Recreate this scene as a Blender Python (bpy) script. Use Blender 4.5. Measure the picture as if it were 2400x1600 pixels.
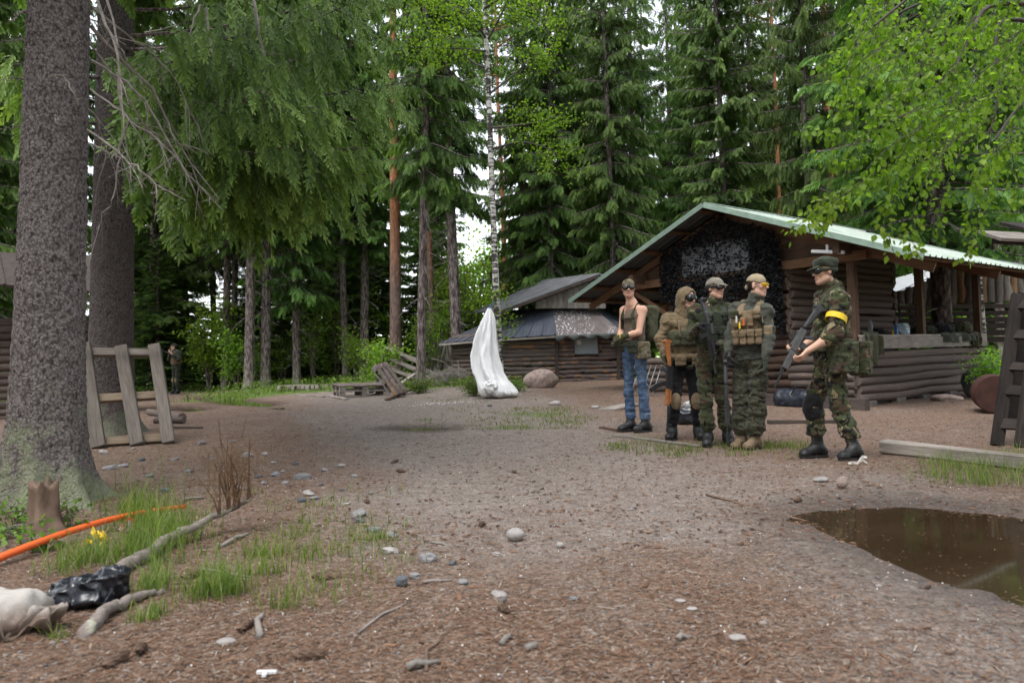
import bpy, math, random
import numpy as np
from mathutils import Matrix, Vector
R = math.radians
random.seed(7)
rng = np.random.default_rng(11)
S = bpy.context.scene
for o in list(bpy.data.objects): bpy.data.objects.remove(o)

# ---------------------------------------------------------------- camera
F = 1700.0; CAMZ = 0.87
PITCH = math.atan(67/1700); ROLL = 0.0188
CFW = np.array([0, math.cos(PITCH), math.sin(PITCH)])
_r0 = np.array([1., 0, 0]); _u0 = np.array([0, -math.sin(PITCH), math.cos(PITCH)])
CRT = _r0*math.cos(ROLL) - _u0*math.sin(ROLL)
CUP = _u0*math.cos(ROLL) + _r0*math.sin(ROLL)
cd = bpy.data.cameras.new('camera'); cam = bpy.data.objects.new('camera', cd)
S.collection.objects.link(cam)
cam.matrix_world = Matrix(((CRT[0], CUP[0], -CFW[0], 0), (CRT[1], CUP[1], -CFW[1], 0), (CRT[2], CUP[2], -CFW[2], CAMZ), (0, 0, 0, 1)))
cd.sensor_width = 36; cd.lens = F/2400*36; cd.clip_start = 0.05; cd.clip_end = 2000
cd.dof.use_dof = True; cd.dof.focus_distance = 8.0; cd.dof.aperture_fstop = 3.2
S.camera = cam

# ---------------------------------------------------------------- sky, sun, exposure
W = bpy.data.worlds.new('World'); S.world = W; W.use_nodes = True
nt = W.node_tree; nt.nodes.clear()
SUN_EL, SUN_AZ = R(64), R(215)
sky = nt.nodes.new('ShaderNodeTexSky'); sky.sky_type = 'NISHITA'; sky.sun_disc = False
sky.sun_elevation = SUN_EL; sky.sun_rotation = SUN_AZ; sky.dust_density = 1.0; sky.air_density = 1.0; sky.ozone_density = 1.0
hs = nt.nodes.new('ShaderNodeHueSaturation'); hs.inputs['Saturation'].default_value = 0.22; hs.inputs['Value'].default_value = 1.0
bg = nt.nodes.new('ShaderNodeBackground'); bg.inputs[1].default_value = 0.15
wo = nt.nodes.new('ShaderNodeOutputWorld')
nt.links.new(sky.outputs[0], hs.inputs['Color']); nt.links.new(hs.outputs[0], bg.inputs[0]); nt.links.new(bg.outputs[0], wo.inputs[0])
sl = bpy.data.lights.new('sun', 'SUN'); sl.energy = 1.2; sl.angle = R(35); sl.color = (1, .97, .92)
so = bpy.data.objects.new('sun', sl); S.collection.objects.link(so)
sd = Vector((math.sin(SUN_AZ)*math.cos(SUN_EL), math.cos(SUN_AZ)*math.cos(SUN_EL), math.sin(SUN_EL)))
so.rotation_euler = sd.to_track_quat('Z', 'Y').to_euler()
S.view_settings.view_transform = 'Standard'; S.view_settings.look = 'None'
S.view_settings.exposure = 1.78; S.view_settings.gamma = 1.0; S.view_settings.use_curve_mapping = False
S.render.engine = 'CYCLES'
S.cycles.max_bounces = 8; S.cycles.diffuse_bounces = 6; S.cycles.glossy_bounces = 2; S.cycles.transmission_bounces = 4
S.cycles.transparent_max_bounces = 6; S.cycles.use_denoising = True

# ---------------------------------------------------------------- pixel / terrain helpers
def ray(px, py): return CFW*F + CRT*(px-1200) + CUP*(800-py)
def at(px, py, D):
    d = ray(px, py); return np.array([0, 0, CAMZ]) + d*(D/d[1])
def sst(a, b, x):
    t = np.clip((x-a)/(b-a), 0, 1); return t*t*(3-2*t)
_lat = np.random.default_rng(5).random((64, 64, 64)).astype(np.float32)
def vnoise(p):
    p = np.asarray(p, dtype=np.float32); i = np.floor(p).astype(np.int32); f = p-i; f = f*f*(3-2*f); i &= 63; j = (i+1) & 63
    x0, y0, z0 = i[..., 0], i[..., 1], i[..., 2]; x1, y1, z1 = j[..., 0], j[..., 1], j[..., 2]
    fx, fy, fz = f[..., 0], f[..., 1], f[..., 2]
    a = _lat[x0, y0, z0]*(1-fx)+_lat[x1, y0, z0]*fx; b = _lat[x0, y1, z0]*(1-fx)+_lat[x1, y1, z0]*fx
    c = _lat[x0, y0, z1]*(1-fx)+_lat[x1, y0, z1]*fx; d = _lat[x0, y1, z1]*(1-fx)+_lat[x1, y1, z1]*fx
    return ((a*(1-fy)+b*fy)*(1-fz)+(c*(1-fy)+d*fy)*fz)*2-1
def n2(x, y, s, o=0.): 
    x = np.asarray(x, dtype=np.float64); y = np.asarray(y, dtype=np.float64)
    return vnoise(np.stack([x*s+o+100, y*s+o*1.7+100, np.full_like(x*s, o+3.3)], -1))
def seg_dist(px_, py_, poly):
    """signed distance to a closed polygon (negative inside)"""
    px_ = np.asarray(px_, float); py_ = np.asarray(py_, float)
    best = np.full(px_.shape, 1e9); ins = np.zeros(px_.shape, bool); n = len(poly)
    for k in range(n):
        ax, ay = poly[k]; bx, by = poly[(k+1) % n]
        dx, dy = bx-ax, by-ay; t = np.clip(((px_-ax)*dx+(py_-ay)*dy)/(dx*dx+dy*dy+1e-9), 0, 1)
        best = np.minimum(best, np.hypot(px_-ax-t*dx, py_-ay-t*dy))
        c = ((ay > py_) != (by > py_)) & (px_ < (bx-ax)*(py_-ay)/((by-ay) if by != ay else 1e-9)+ax)
        ins ^= c
    return np.where(ins, -best, best)
def base_z(x, y):
    x = np.asarray(x, float); y = np.asarray(y, float)
    k = 0.015 + 0.015*sst(-9.5, -4, x) + 0.010*sst(-4, 0, x)
    z = k*(np.clip(y, 8, 26)-8) + 0.16*sst(19, 25, y)*sst(-10.8, -8.6, x)
    return z + 0.35*sst(30, 60, y)
def ground_pt(px, py, dz=0.):
    d = ray(px, py); o = np.array([0, 0, CAMZ]); t0, t1 = 1.0/d[1], 60.0/d[1]
    ts = np.linspace(t0, t1, 6000); P = o+ts[:, None]*d
    h = P[:, 2]-base_z(P[:, 0], P[:, 1])-dz
    k = np.argmax(h < 0) if (h < 0).any() else len(ts)-1
    return P[k]
POOLS = []   # (polygon, water level)
def pool(pts):
    w = [ground_pt(*p) for p in pts]; poly = [(p[0], p[1]) for p in w]
    POOLS.append((poly, min(p[2] for p in w)))
pool([(1885, 1208), (1960, 1195), (2060, 1188), (2180, 1192), (2300, 1203), (2420, 1215), (2620, 1250), (2700, 1340), (2560, 1425), (2400, 1398), (2300, 1372), (2200, 1345), (2110, 1310), (2020, 1275), (1940, 1240)])
pool([(455, 931), (500, 927), (560, 934), (640, 944), (630, 951), (560, 948), (490, 940)])
pool([(925, 1001), (985, 995), (1050, 998), (1040, 1005), (970, 1007)])
pool([(415, 959), (450, 954), (478, 957), (455, 963)])
def zg(x, y):
    x = np.asarray(x, float); y = np.asarray(y, float)
    z = base_z(x, y) + 0.022*n2(x, y, .8)*sst(1, 3, y) + 0.010*n2(x, y, 2.7, 7.) + 0.05*n2(x, y, .25, 3.)*sst(10, 20, y)
    for k, (poly, lv) in enumerate(POOLS):
        cx = np.mean([p[0] for p in poly]); cy = np.mean([p[1] for p in poly]); rad = max(math.hypot(p[0]-cx, p[1]-cy) for p in poly)+2
        m = np.hypot(x-cx, y-cy) < rad
        if not np.any(m): continue
        d = seg_dist(x, y, poly) + 0.05*n2(x, y, 5., 9.) + 0.05*n2(x, y, 1.6, 2.)
        w = 0.35 if k == 0 else 0.25
        tgt = lv - 0.02 + np.clip(d, -.35, .6)*(.11 if k == 0 else .12)
        z = np.where(m, z*(1-sst(w+.35, .0, d)) + np.minimum(tgt+0.004*n2(x, y, 9., 4.), z+.02)*sst(w+.35, .0, d), z)
    return z
def gz(x, y): return float(zg(np.array([x]), np.array([y]))[0])
def gp(px, py):
    p = ground_pt(px, py); return np.array([p[0], p[1], gz(p[0], p[1])])

# ---------------------------------------------------------------- mesh helpers
def link(o, parent=None):
    S.collection.objects.link(o)
    if parent is not None: o.parent = parent
    return o
def tag(o, label=None, cat=None, group=None, kind=None):
    if label: o['label'] = label
    if cat: o['category'] = cat
    if group: o['group'] = group
    if kind: o['kind'] = kind
    return o
def thing(name, loc, label, cat, rz=0., group=None):
    o = bpy.data.objects.new(name, None); o.empty_display_size = .2
    S.collection.objects.link(o); o.location = loc; o.rotation_euler = (0, 0, rz)
    return tag(o, label, cat, group)
def mesh_np(name, V, Fc, mat=None, smooth=False, col=None, mats=None, midx=None):
    """V (n,3); Fc: (m,k) array, or list of such arrays"""
    if not isinstance(Fc, list): Fc = [Fc]
    Fc = [np.asarray(f, dtype=np.int32) for f in Fc if len(f)]
    me = bpy.data.meshes.new(name); V = np.asarray(V, dtype=np.float32)
    me.vertices.add(len(V)); me.vertices.foreach_set('co', V.ravel())
    loops = np.concatenate([f.ravel() for f in Fc]); tot = np.concatenate([np.full(len(f), f.shape[1], np.int32) for f in Fc])
    me.loops.add(len(loops)); me.loops.foreach_set('vertex_index', loops)
    me.polygons.add(len(tot)); me.polygons.foreach_set('loop_start', np.concatenate([[0], np.cumsum(tot)[:-1]]).astype(np.int32))
    if midx is not None: me.polygons.foreach_set('material_index', np.asarray(midx, np.int32))
    me.polygons.foreach_set('use_smooth', np.full(len(tot), smooth, bool))
    for m in (mats or ([mat] if mat else [])): me.materials.append(m)
    if col is not None:
        a = me.attributes.new('tint', 'FLOAT', 'POINT'); a.data.foreach_set('value', np.asarray(col, np.float32))
    me.update(calc_edges=True)
    return me
def obj_np(name, V, Fc, mat=None, parent=None, smooth=False, col=None, mats=None, midx=None, loc=None):
    o = bpy.data.objects.new(name, mesh_np(name, V, Fc, mat, smooth, col, mats, midx))
    if loc is not None: o.location = loc
    return link(o, parent)
class MB:
    def __init__(s): s.v = []; s.q = []; s.t = []; s.n = 0; s.c = []
    def add(s, V, q=None, t=None, c=0.):
        V = np.asarray(V, float)
        s.v.append(V); s.c.append(np.full(len(V), c) if np.isscalar(c) else np.asarray(c))
        if q is not None and len(q): s.q.append(np.asarray(q, int)+s.n)
        if t is not None and len(t): s.t.append(np.asarray(t, int)+s.n)
        s.n += len(V); return s
    def box(s, c, h, rot=None, c_=0., taper=None):
        V = np.array([[x, y, z] for x in (-1, 1) for y in (-1, 1) for z in (-1, 1)], float)*np.asarray(h)
        if taper is not None: V[:, :2] *= np.where(V[:, 2:3] > 0, taper, 1.)
        if rot is not None: V = V@np.asarray(rot).T
        return s.add(V+np.asarray(c), [[0, 1, 3, 2], [4, 6, 7, 5], [0, 4, 5, 1], [2, 3, 7, 6], [0, 2, 6, 4], [1, 5, 7, 3]], c=c_)
    def tube(s, pts, rad, n=8, caps=True, c_=0., jit=0.):
        V, q, t = tube(pts, rad, n, caps, jit); return s.add(V, q, t, c_)
    def beam(s, a, b, w, h, up=(0, 0, 1), c_=0.):
        a = np.asarray(a, float); b = np.asarray(b, float); d = b-a; L = np.linalg.norm(d); d /= L
        up = np.asarray(up, float); sd = np.cross(d, up); sd /= np.linalg.norm(sd)+1e-9; u2 = np.cross(sd, d)
        return s.box((a+b)/2, (L/2, w/2, h/2), np.stack([d, sd, u2], 1), c_)
    def build(s, name, mat, parent=None, smooth=False, loc=None, bevel=0.):
        V = np.concatenate(s.v); F_ = []
        if s.q: F_.append(np.concatenate(s.q))
        if s.t: F_.append(np.concatenate(s.t))
        o = obj_np(name, V, F_, mat, parent, smooth, np.concatenate(s.c), loc=loc)
        if bevel:
            b = o.modifiers.new('bevel', 'BEVEL'); b.width = bevel; b.segments = 1; b.limit_method = 'ANGLE'
        return o
def tube(pts, rad, n=8, caps=True, jit=0.):
    P = np.asarray(pts, float); k = len(P); rad = np.full(k, rad) if np.isscalar(rad) else np.asarray(rad, float)
    T = np.gradient(P, axis=0); T /= np.linalg.norm(T, axis=1)[:, None]+1e-9
    ref = np.array([0, 0, 1.]) if abs(T[0, 2]) < .9 else np.array([1., 0, 0])
    N = []; u = np.cross(T[0], ref); u /= np.linalg.norm(u)
    for i in range(k):
        u = u-T[i]*np.dot(u, T[i]); u /= np.linalg.norm(u)+1e-9; N.append(u)
    N = np.array(N); B = np.cross(T, N); a = np.arange(n)*2*math.pi/n
    r = rad[:, None]*np.ones(n)
    if jit: r = r*(1+jit*rng.standard_normal((k, n)))
    V = P[:, None]+r[..., None]*(np.cos(a)[None, :, None]*N[:, None]+np.sin(a)[None, :, None]*B[:, None])
    V = V.reshape(-1, 3); i = np.arange(k-1)[:, None]*n; j = np.arange(n)[None]; j2 = (j+1) % n
    q = np.stack([i+j, i+j2, i+n+j2, i+n+j], -1).reshape(-1, 4); t = []
    if caps:
        V = np.concatenate([V, P[:1], P[-1:]]); c0 = k*n
        t = [[c0, (m+1) % n, m] for m in range(n)]+[[c0+1, (k-1)*n+m, (k-1)*n+(m+1) % n] for m in range(n)]
    return V, q, t
def scatter(TV, TF, pos, mats, scale):
    """copies of a template, joined: pos (N,3), mats (N,3,3) columns = axes, scale (N,) -> V, F"""
    N = len(pos); M = len(TV)
    V = np.einsum('nij,mj->nmi', mats, TV)*np.asarray(scale)[:, None, None]+pos[:, None]
    Fc = TF[None]+(np.arange(N)*M)[:, None, None]
    return V.reshape(-1, 3), Fc.reshape(-1, TF.shape[1])
def frames(d, up):
    """orthonormal frames: x along d, z near up"""
    x = d/(np.linalg.norm(d, axis=-1, keepdims=True)+1e-9); y = np.cross(up, x); y /= np.linalg.norm(y, axis=-1, keepdims=True)+1e-9
    return np.stack([x, y, np.cross(x, y)], -1)
def copy_tree(o, parent=None):
    c = o.copy(); S.collection.objects.link(c); c.parent = parent
    for ch in list(o.children): copy_tree(ch, c)
    return c
def ico(sub, seed, size, amp=.25, fr=1.6, flat=1.):
    import bmesh
    bm = bmesh.new(); bmesh.ops.create_icosphere(bm, subdivisions=sub, radius=1.)
    V = np.array([v.co[:] for v in bm.verts]); Fc = np.array([[v.index for v in f.verts] for f in bm.faces]); bm.free()
    V = V*(1+amp*vnoise(V*fr+seed*7.3+50)[:, None]+amp*.3*vnoise(V*fr*3+seed*3.1+50)[:, None])
    return V*np.asarray(size)*np.array([1, 1, flat]), Fc

# ---------------------------------------------------------------- materials
class NT:
    def __init__(s, name):
        s.m = bpy.data.materials.new(name); s.m.use_nodes = True; s.t = s.m.node_tree; s.t.nodes.clear()
        s.out = s.t.nodes.new('ShaderNodeOutputMaterial')
    def n(s, typ, **kw):
        nd = s.t.nodes.new('ShaderNode'+typ)
        for k, v in kw.items():
            if k == 'ins':
                for a, b in v.items():
                    if hasattr(b, 'is_linked') or hasattr(b, 'links'): s.t.links.new(b, nd.inputs[a])
                    else: nd.inputs[a].default_value = b
            else: setattr(nd, k, v)
        return nd
    def coord(s, what='Object', scale=(1, 1, 1)):
        tc = s.n('TexCoord'); mp = s.n('Mapping', ins={'Vector': tc.outputs[what], 'Scale': scale}); return mp.outputs[0]
    def noise(s, vec, scale, detail=4, rough=.6, dist=0.): return s.n('TexNoise', ins={'Vector': vec, 'Scale': scale, 'Detail': detail, 'Roughness': rough, 'Distortion': dist}).outputs[0]
    def ramp(s, fac, stops, interp='LINEAR'):
        r = s.n('ValToRGB', ins={'Fac': fac}); r.color_ramp.interpolation = interp; e = r.color_ramp.elements
        while len(e) < len(stops): e.new(0.5)
        for el, (p, c) in zip(e, stops): el.position = p; el.color = (*c, 1) if len(c) == 3 else c
        return r.outputs[0]
    def mix(s, fac, a, b, mode='MIX'):
        m = s.n('Mix', data_type='RGBA', blend_type=mode)
        for k, v in ((0, fac), (6, a), (7, b)):
            if hasattr(v, 'links'): s.t.links.new(v, m.inputs[k])
            else: m.inputs[k].default_value = v if k == 0 else (*v, 1)
        return m.outputs[2]
    def math(s, op, a, b=0.):
        m = s.n('Math', operation=op)
        for k, v in ((0, a), (1, b)):
            if hasattr(v, 'links'): s.t.links.new(v, m.inputs[k])
            else: m.inputs[k].default_value = v
        return m.outputs[0]
    def attr(s, name): return s.n('Attribute', attribute_name=name)
    def rand(s): return s.n('ObjectInfo').outputs['Random']
    def bump(s, h, strength=.4, dist=.02): return s.n('Bump', ins={'Height': h, 'Strength': strength, 'Distance': dist}).outputs[0]
    def bsdf(s, col, rough=.8, normal=None, spec=.3, **kw):
        i = {'Base Color': col if hasattr(col, 'links') else (*col, 1), 'Roughness': rough, 'Specular IOR Level': spec}
        if normal is not None: i['Normal'] = normal
        i.update(kw); b = s.n('BsdfPrincipled', ins=i); s.t.links.new(b.outputs[0], s.out.inputs[0]); return s.m
def sc(c, k): return tuple(min(1, x*k) for x in c)
def simple(name, c, rough=.8, var=.25, scale=6., bump=.25, bscale=40., spec=.3, stretch=(1, 1, 1), rnd=.2, c2=None, metal=0., coord='Object', bd=.01):
    t = NT(name); v = t.coord(coord, stretch)
    f = t.noise(v, scale, 5, .65)
    col = t.ramp(f, [(.3, sc(c, 1-var)), (.7, c2 or sc(c, 1+var))])
    if rnd:
        k = t.n('MapRange', ins={'Value': t.rand(), 'To Min': 1-rnd, 'To Max': 1+rnd}).outputs[0]
        col = t.mix(1., col, t.n('CombineXYZ', ins={0: k, 1: k, 2: k}).outputs[0], 'MULTIPLY')
    nm = t.bump(t.noise(v, bscale, 4, .6), bump, bd) if bump else None
    return t.bsdf(col, rough, nm, spec, Metallic=metal)
def wood(name, c, c2, rough=.85, grain=(1, 14, 14), scale=3., rnd=.25, knots=True, bump=.5):
    t = NT(name); v = t.coord('Object', grain)
    of = t.n('VectorMath', operation='ADD', ins={0: v, 1: t.n('CombineXYZ', ins={0: t.math('MULTIPLY', t.rand(), 37.), 1: t.math('MULTIPLY', t.rand(), 11.), 2: 0.}).outputs[0]}).outputs[0]
    f = t.noise(of, scale, 6, .7); col = t.ramp(f, [(.28, c), (.52, tuple((a+b)/2 for a, b in zip(c, c2))), (.75, c2)])
    f2 = t.noise(t.coord('Object', (1.3, 2, 2)), 2.2, 3, .5)
    col = t.mix(t.ramp(f2, [(.45, (0, 0, 0)), (.75, (.55, .55, .55))]), col, sc(c, .55))
    k = t.n('MapRange', ins={'Value': t.rand(), 'To Min': 1-rnd, 'To Max': 1+rnd}).outputs[0]
    col = t.mix(1., col, t.n('CombineXYZ', ins={0: k, 1: k, 2: k}).outputs[0], 'MULTIPLY')
    return t.bsdf(col, rough, t.bump(f, bump, .01), .25)
# ================================================================ ground
def ground_mat():
    t = NT('forest_dirt'); v = t.coord('Object')
    big = t.noise(v, .55, 5, .6); mid = t.noise(v, 2.3, 5, .65, .4); fine = t.noise(v, 34., 8, .75); vf = t.noise(v, 130., 3, .7)
    warp = t.n('VectorMath', operation='ADD', ins={0: v, 1: t.n('VectorMath', operation='SCALE', ins={0: t.n('TexNoise', ins={'Vector': v, 'Scale': 40., 'Detail': 2.}).outputs[1], 'Scale': .03}).outputs[0]}).outputs[0]
    vs = t.n('TexVoronoi', ins={'Vector': warp, 'Scale': 95.}); sp = t.n('SeparateColor', ins={'Color': vs.outputs['Color']})
    litter = t.ramp(fine, [(.30, (.050, .032, .025)), (.46, (.150, .098, .073)), (.58, (.235, .165, .128)), (.74, (.37, .29, .24))])
    litter = t.mix(.62, litter, t.ramp(sp.outputs[0], [(0, (.040, .025, .018)), (.3, (.14, .078, .050)), (.55, (.24, .125, .075)), (.75, (.30, .20, .145)), (.93, (.34, .285, .25)), (1., (.50, .46, .43))]))
    grit = t.ramp(fine, [(.30, (.115, .094, .084)), (.46, (.235, .196, .175)), (.58, (.315, .270, .245)), (.75, (.44, .395, .37))])
    grit = t.mix(.42, grit, t.ramp(sp.outputs[0], [(0, (.075, .055, .045)), (.25, (.19, .14, .115)), (.5, (.28, .205, .165)), (.8, (.33, .285, .26)), (1., (.50, .47, .45))]))
    lane = t.attr('lane').outputs['Fac']
    m = t.math('ADD', t.math('ADD', t.math('MULTIPLY', mid, .8), t.math('MULTIPLY', big, .7)), t.math('SUBTRACT', t.math('MULTIPLY', lane, .60), .58))
    m = t.ramp(m, [(.18, (0, 0, 0)), (.66, (1, 1, 1))])
    col = t.mix(m, litter, grit)
    vo = t.n('TexVoronoi', ins={'Vector': v, 'Scale': 42.}); sep = t.n('SeparateColor', ins={'Color': vo.outputs['Color']})
    peb = t.ramp(sep.outputs[0], [(.86, (0, 0, 0)), (.88, (1, 1, 1))]); inside = t.ramp(vo.outputs['Distance'], [(.22, (1, 1, 1)), (.34, (0, 0, 0))])
    pm = t.math('MULTIPLY', t.math('MULTIPLY', peb, inside), .8)
    col = t.mix(pm, col, t.ramp(sep.outputs[1], [(0, (.10, .085, .085)), (.5, (.25, .23, .235)), (1., (.40, .38, .375))]))
    # dark and rust-brown scraps of every size
    for (scl, seed, th, cols) in ((26., 3., .80, [(0, (.045, .030, .022)), (.6, (.13, .070, .042)), (1., (.26, .13, .075))]), (58., 9., .70, [(0, (.050, .034, .026)), (.5, (.17, .088, .052)), (1., (.30, .17, .10))])):
        vv = t.n('TexVoronoi', ins={'Vector': t.n('VectorMath', operation='ADD', ins={0: warp, 1: (seed, seed*2, 0.)}).outputs[0], 'Scale': scl}); sq = t.n('SeparateColor', ins={'Color': vv.outputs['Color']})
        mk = t.math('MULTIPLY', t.ramp(sq.outputs[0], [(th, (0, 0, 0)), (th+.01, (1, 1, 1))]), t.ramp(vv.outputs['Distance'], [(.24, (1, 1, 1)), (.42, (0, 0, 0))]))
        col = t.mix(t.math('MULTIPLY', mk, .85), col, t.ramp(sq.outputs[1], cols))
    tone = t.ramp(t.noise(v, 9., 9, .8), [(.32, (.60, .57, .56)), (.5, (.98, .97, .96)), (.68, (1.28, 1.25, 1.22))])
    col = t.mix(1., t.mix(1., col, tone, 'MULTIPLY'), (.86, .885, .895), 'MULTIPLY')
    wet = t.attr('wet').outputs['Fac']
    col = t.mix(t.math('MULTIPLY', wet, .9), col, t.mix(1., col, (.36, .32, .31), 'MULTIPLY'))
    moss = t.attr('moss').outputs['Fac']
    mm = t.ramp(t.math('ADD', t.math('MULTIPLY', t.noise(v, 1.3, 6, .7), .8), t.math('SUBTRACT', moss, .55)), [(.35, (0, 0, 0)), (.6, (1, 1, 1))])
    green = t.ramp(t.noise(v, 14., 5, .7), [(.3, (.045, .070, .016)), (.55, (.11, .165, .035)), (.8, (.18, .24, .06))])
    col = t.mix(mm, col, green)
    h = t.math('ADD', t.math('ADD', t.math('MULTIPLY', fine, .6), t.math('MULTIPLY', sp.outputs[1], .3)), t.math('ADD', t.math('MULTIPLY', vf, .3), t.math('MULTIPLY', pm, .5)))
    rg = t.math('SUBTRACT', .95, t.math('MULTIPLY', wet, .2))
    return t.bsdf(col, rg, t.bump(h, 1., .022), .3)
def grid_axis(segs):
    out = [segs[0][0]]
    for a, b, st in segs:
        n = max(1, int(round((b-a)/st))); out += list(np.linspace(a, b, n+1)[1:])
    return np.array(out)
gx = grid_axis([(-400, -60, 40), (-60, -16, 2.), (-16, -8, .35), (-8, -3.5, .12), (-3.5, 5, .085), (5, 12, .2), (12, 20, .6), (20, 60, 3.), (60, 400, 40)])
gy = grid_axis([(-60, -6, 6.), (-6, .8, .5), (.8, 6.5, .06), (6.5, 14, .12), (14, 28, .3), (28, 70, 2.), (70, 600, 40)])
GX, GY = np.meshgrid(gx, gy); V = np.stack([GX, GY, zg(GX, GY)], -1).reshape(-1, 3)
# fine unevenness near the camera
near = sst(9, 5, V[:, 1])*sst(.5, 1.2, V[:, 1]); V[:, 2] += near*(.006*n2(V[:, 0], V[:, 1], 6.5, 3.)+.004*n2(V[:, 0], V[:, 1], 14., 8.))
nx, ny = len(gx), len(gy); ii = (np.arange(ny-1)[:, None]*nx+np.arange(nx-1)[None]).ravel()
ground = obj_np('ground', V, np.stack([ii, ii+1, ii+nx+1, ii+nx], 1), ground_mat(), smooth=True)
tag(ground, 'brown forest floor of needle litter and grey trodden dirt', kind='structure')
def add_attr(o, name, val):
    a = o.data.attributes.new(name, 'FLOAT', 'POINT'); a.data.foreach_set('value', np.asarray(val, np.float32))
x, y = V[:, 0], V[:, 1]
# the lane runs from the camera's right towards the gap between pallets and the bag, with another arm by the puddle
def lane_f(x, y):
    c1 = 0.35+.0*y+np.where(y > 6, -.42*(y-6), 0.)*.6; w1 = 1.3+.14*y
    l1 = sst(1.15, .25, np.abs(x-c1)/w1)
    c2 = 1.9+.05*y; l2 = sst(1.3, .3, np.abs(x-c2-.0)/1.1)*sst(6.5, 4., y)
    return np.maximum(l1*sst(2.6, 4.2, y), l2)
add_attr(ground, 'lane', lane_f(x, y))
wet = np.zeros(len(V))
for k, (poly, lv) in enumerate(POOLS):
    wet = np.maximum(wet, sst(.75 if k == 0 else .5, 0., seg_dist(x, y, poly)+.15*n2(x, y, 2., 6.)))
add_attr(ground, 'wet', wet)
def moss_f(x, y):
    edge = 19.0+1.2*n2(x, y*0, .35, 4.)
    m = sst(edge-1., edge+2.2, y)*sst(-10.2, -8.4, x)
    m = np.maximum(m, sst(25.8, 27.5, y)); m = np.maximum(m, sst(-13, -15.5, x)*sst(14, 20, y))
    m = np.where((x > 1.2) & (y < 20.5), m*sst(20., 21., y), m)
    m = np.maximum(m, .75*sst(10.5, 13., x)*sst(7, 10, y))
    for (px, py, r, s) in ((1250, 972, .9, .62), (1190, 1003, .6, .6), (1640, 1035, .55, .55), (1330, 966, .5, .5)):
        p = ground_pt(px, py); m = np.maximum(m, s*sst(1.2, .2, np.hypot((x-p[0])*.7, y-p[1])/r))
    return m
add_attr(ground, 'moss', moss_f(x, y))
# water
t = NT('muddy_water'); v = t.coord('Object')
WATER = t.bsdf(t.ramp(t.noise(v, 1.6, 3), [(.3, (.028, .018, .010)), (.7, (.042, .028, .016))]), .05, t.bump(t.noise(v, 7., 2), .015, .01), .5)
for k, (poly, lv) in enumerate(POOLS):
    cx = np.mean([p[0] for p in poly]); cy = np.mean([p[1] for p in poly])
    pts = np.array([[cx+(a-cx)*1.3, cy+(b-cy)*1.3, lv-.012] for a, b in poly]); n = len(pts)
    o = obj_np('puddle_water', np.concatenate([pts, [[cx, cy, lv-.012]]]), np.array([[i, (i+1) % n, n] for i in range(n)]), WATER)
    tag(o, ['large brown muddy puddle beside the path in front of the cabin', 'long shallow puddle in the path near the distant soldier', 'small dark puddle in the middle of the clearing', 'tiny puddle beyond the leaning wooden frame'][k], kind='structure')
# ================================================================ trees
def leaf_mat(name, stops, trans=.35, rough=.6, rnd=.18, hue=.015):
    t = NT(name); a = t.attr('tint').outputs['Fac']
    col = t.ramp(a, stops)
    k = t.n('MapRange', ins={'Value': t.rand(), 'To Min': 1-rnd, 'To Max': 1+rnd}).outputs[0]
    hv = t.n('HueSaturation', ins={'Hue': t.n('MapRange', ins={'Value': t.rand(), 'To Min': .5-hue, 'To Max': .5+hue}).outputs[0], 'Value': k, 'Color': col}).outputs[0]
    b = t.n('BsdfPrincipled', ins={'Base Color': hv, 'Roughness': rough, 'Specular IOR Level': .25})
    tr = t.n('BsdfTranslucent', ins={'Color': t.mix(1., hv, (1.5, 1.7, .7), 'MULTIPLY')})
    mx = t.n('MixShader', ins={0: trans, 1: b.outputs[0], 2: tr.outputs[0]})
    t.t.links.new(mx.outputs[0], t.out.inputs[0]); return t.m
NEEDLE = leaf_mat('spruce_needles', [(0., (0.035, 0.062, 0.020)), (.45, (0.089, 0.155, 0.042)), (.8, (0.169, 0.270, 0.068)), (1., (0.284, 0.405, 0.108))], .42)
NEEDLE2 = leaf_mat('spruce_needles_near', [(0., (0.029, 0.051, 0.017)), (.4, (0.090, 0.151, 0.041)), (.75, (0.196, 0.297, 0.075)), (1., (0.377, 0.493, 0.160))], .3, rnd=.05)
PINE = leaf_mat('pine_needles', [(0., (.035, .065, .022)), (1., (.12, .19, .06))], .25)
BIRCHLEAF = leaf_mat('birch_leaves', [(0., (.055, .098, .011)), (.5, (.122, .198, .020)), (1., (.235, .325, .048))], .55, .45)
SHRUBLEAF = leaf_mat('shrub_leaves', [(0., (0.083, 0.143, 0.022)), (.5, (0.165, 0.275, 0.039)), (1., (0.297, 0.429, 0.077))], .5, .5)
HERB = leaf_mat('herb_leaves', [(0., (.045, .075, .014)), (.5, (.10, .17, .03)), (1., (.18, .27, .06))], .4, .6)

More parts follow.
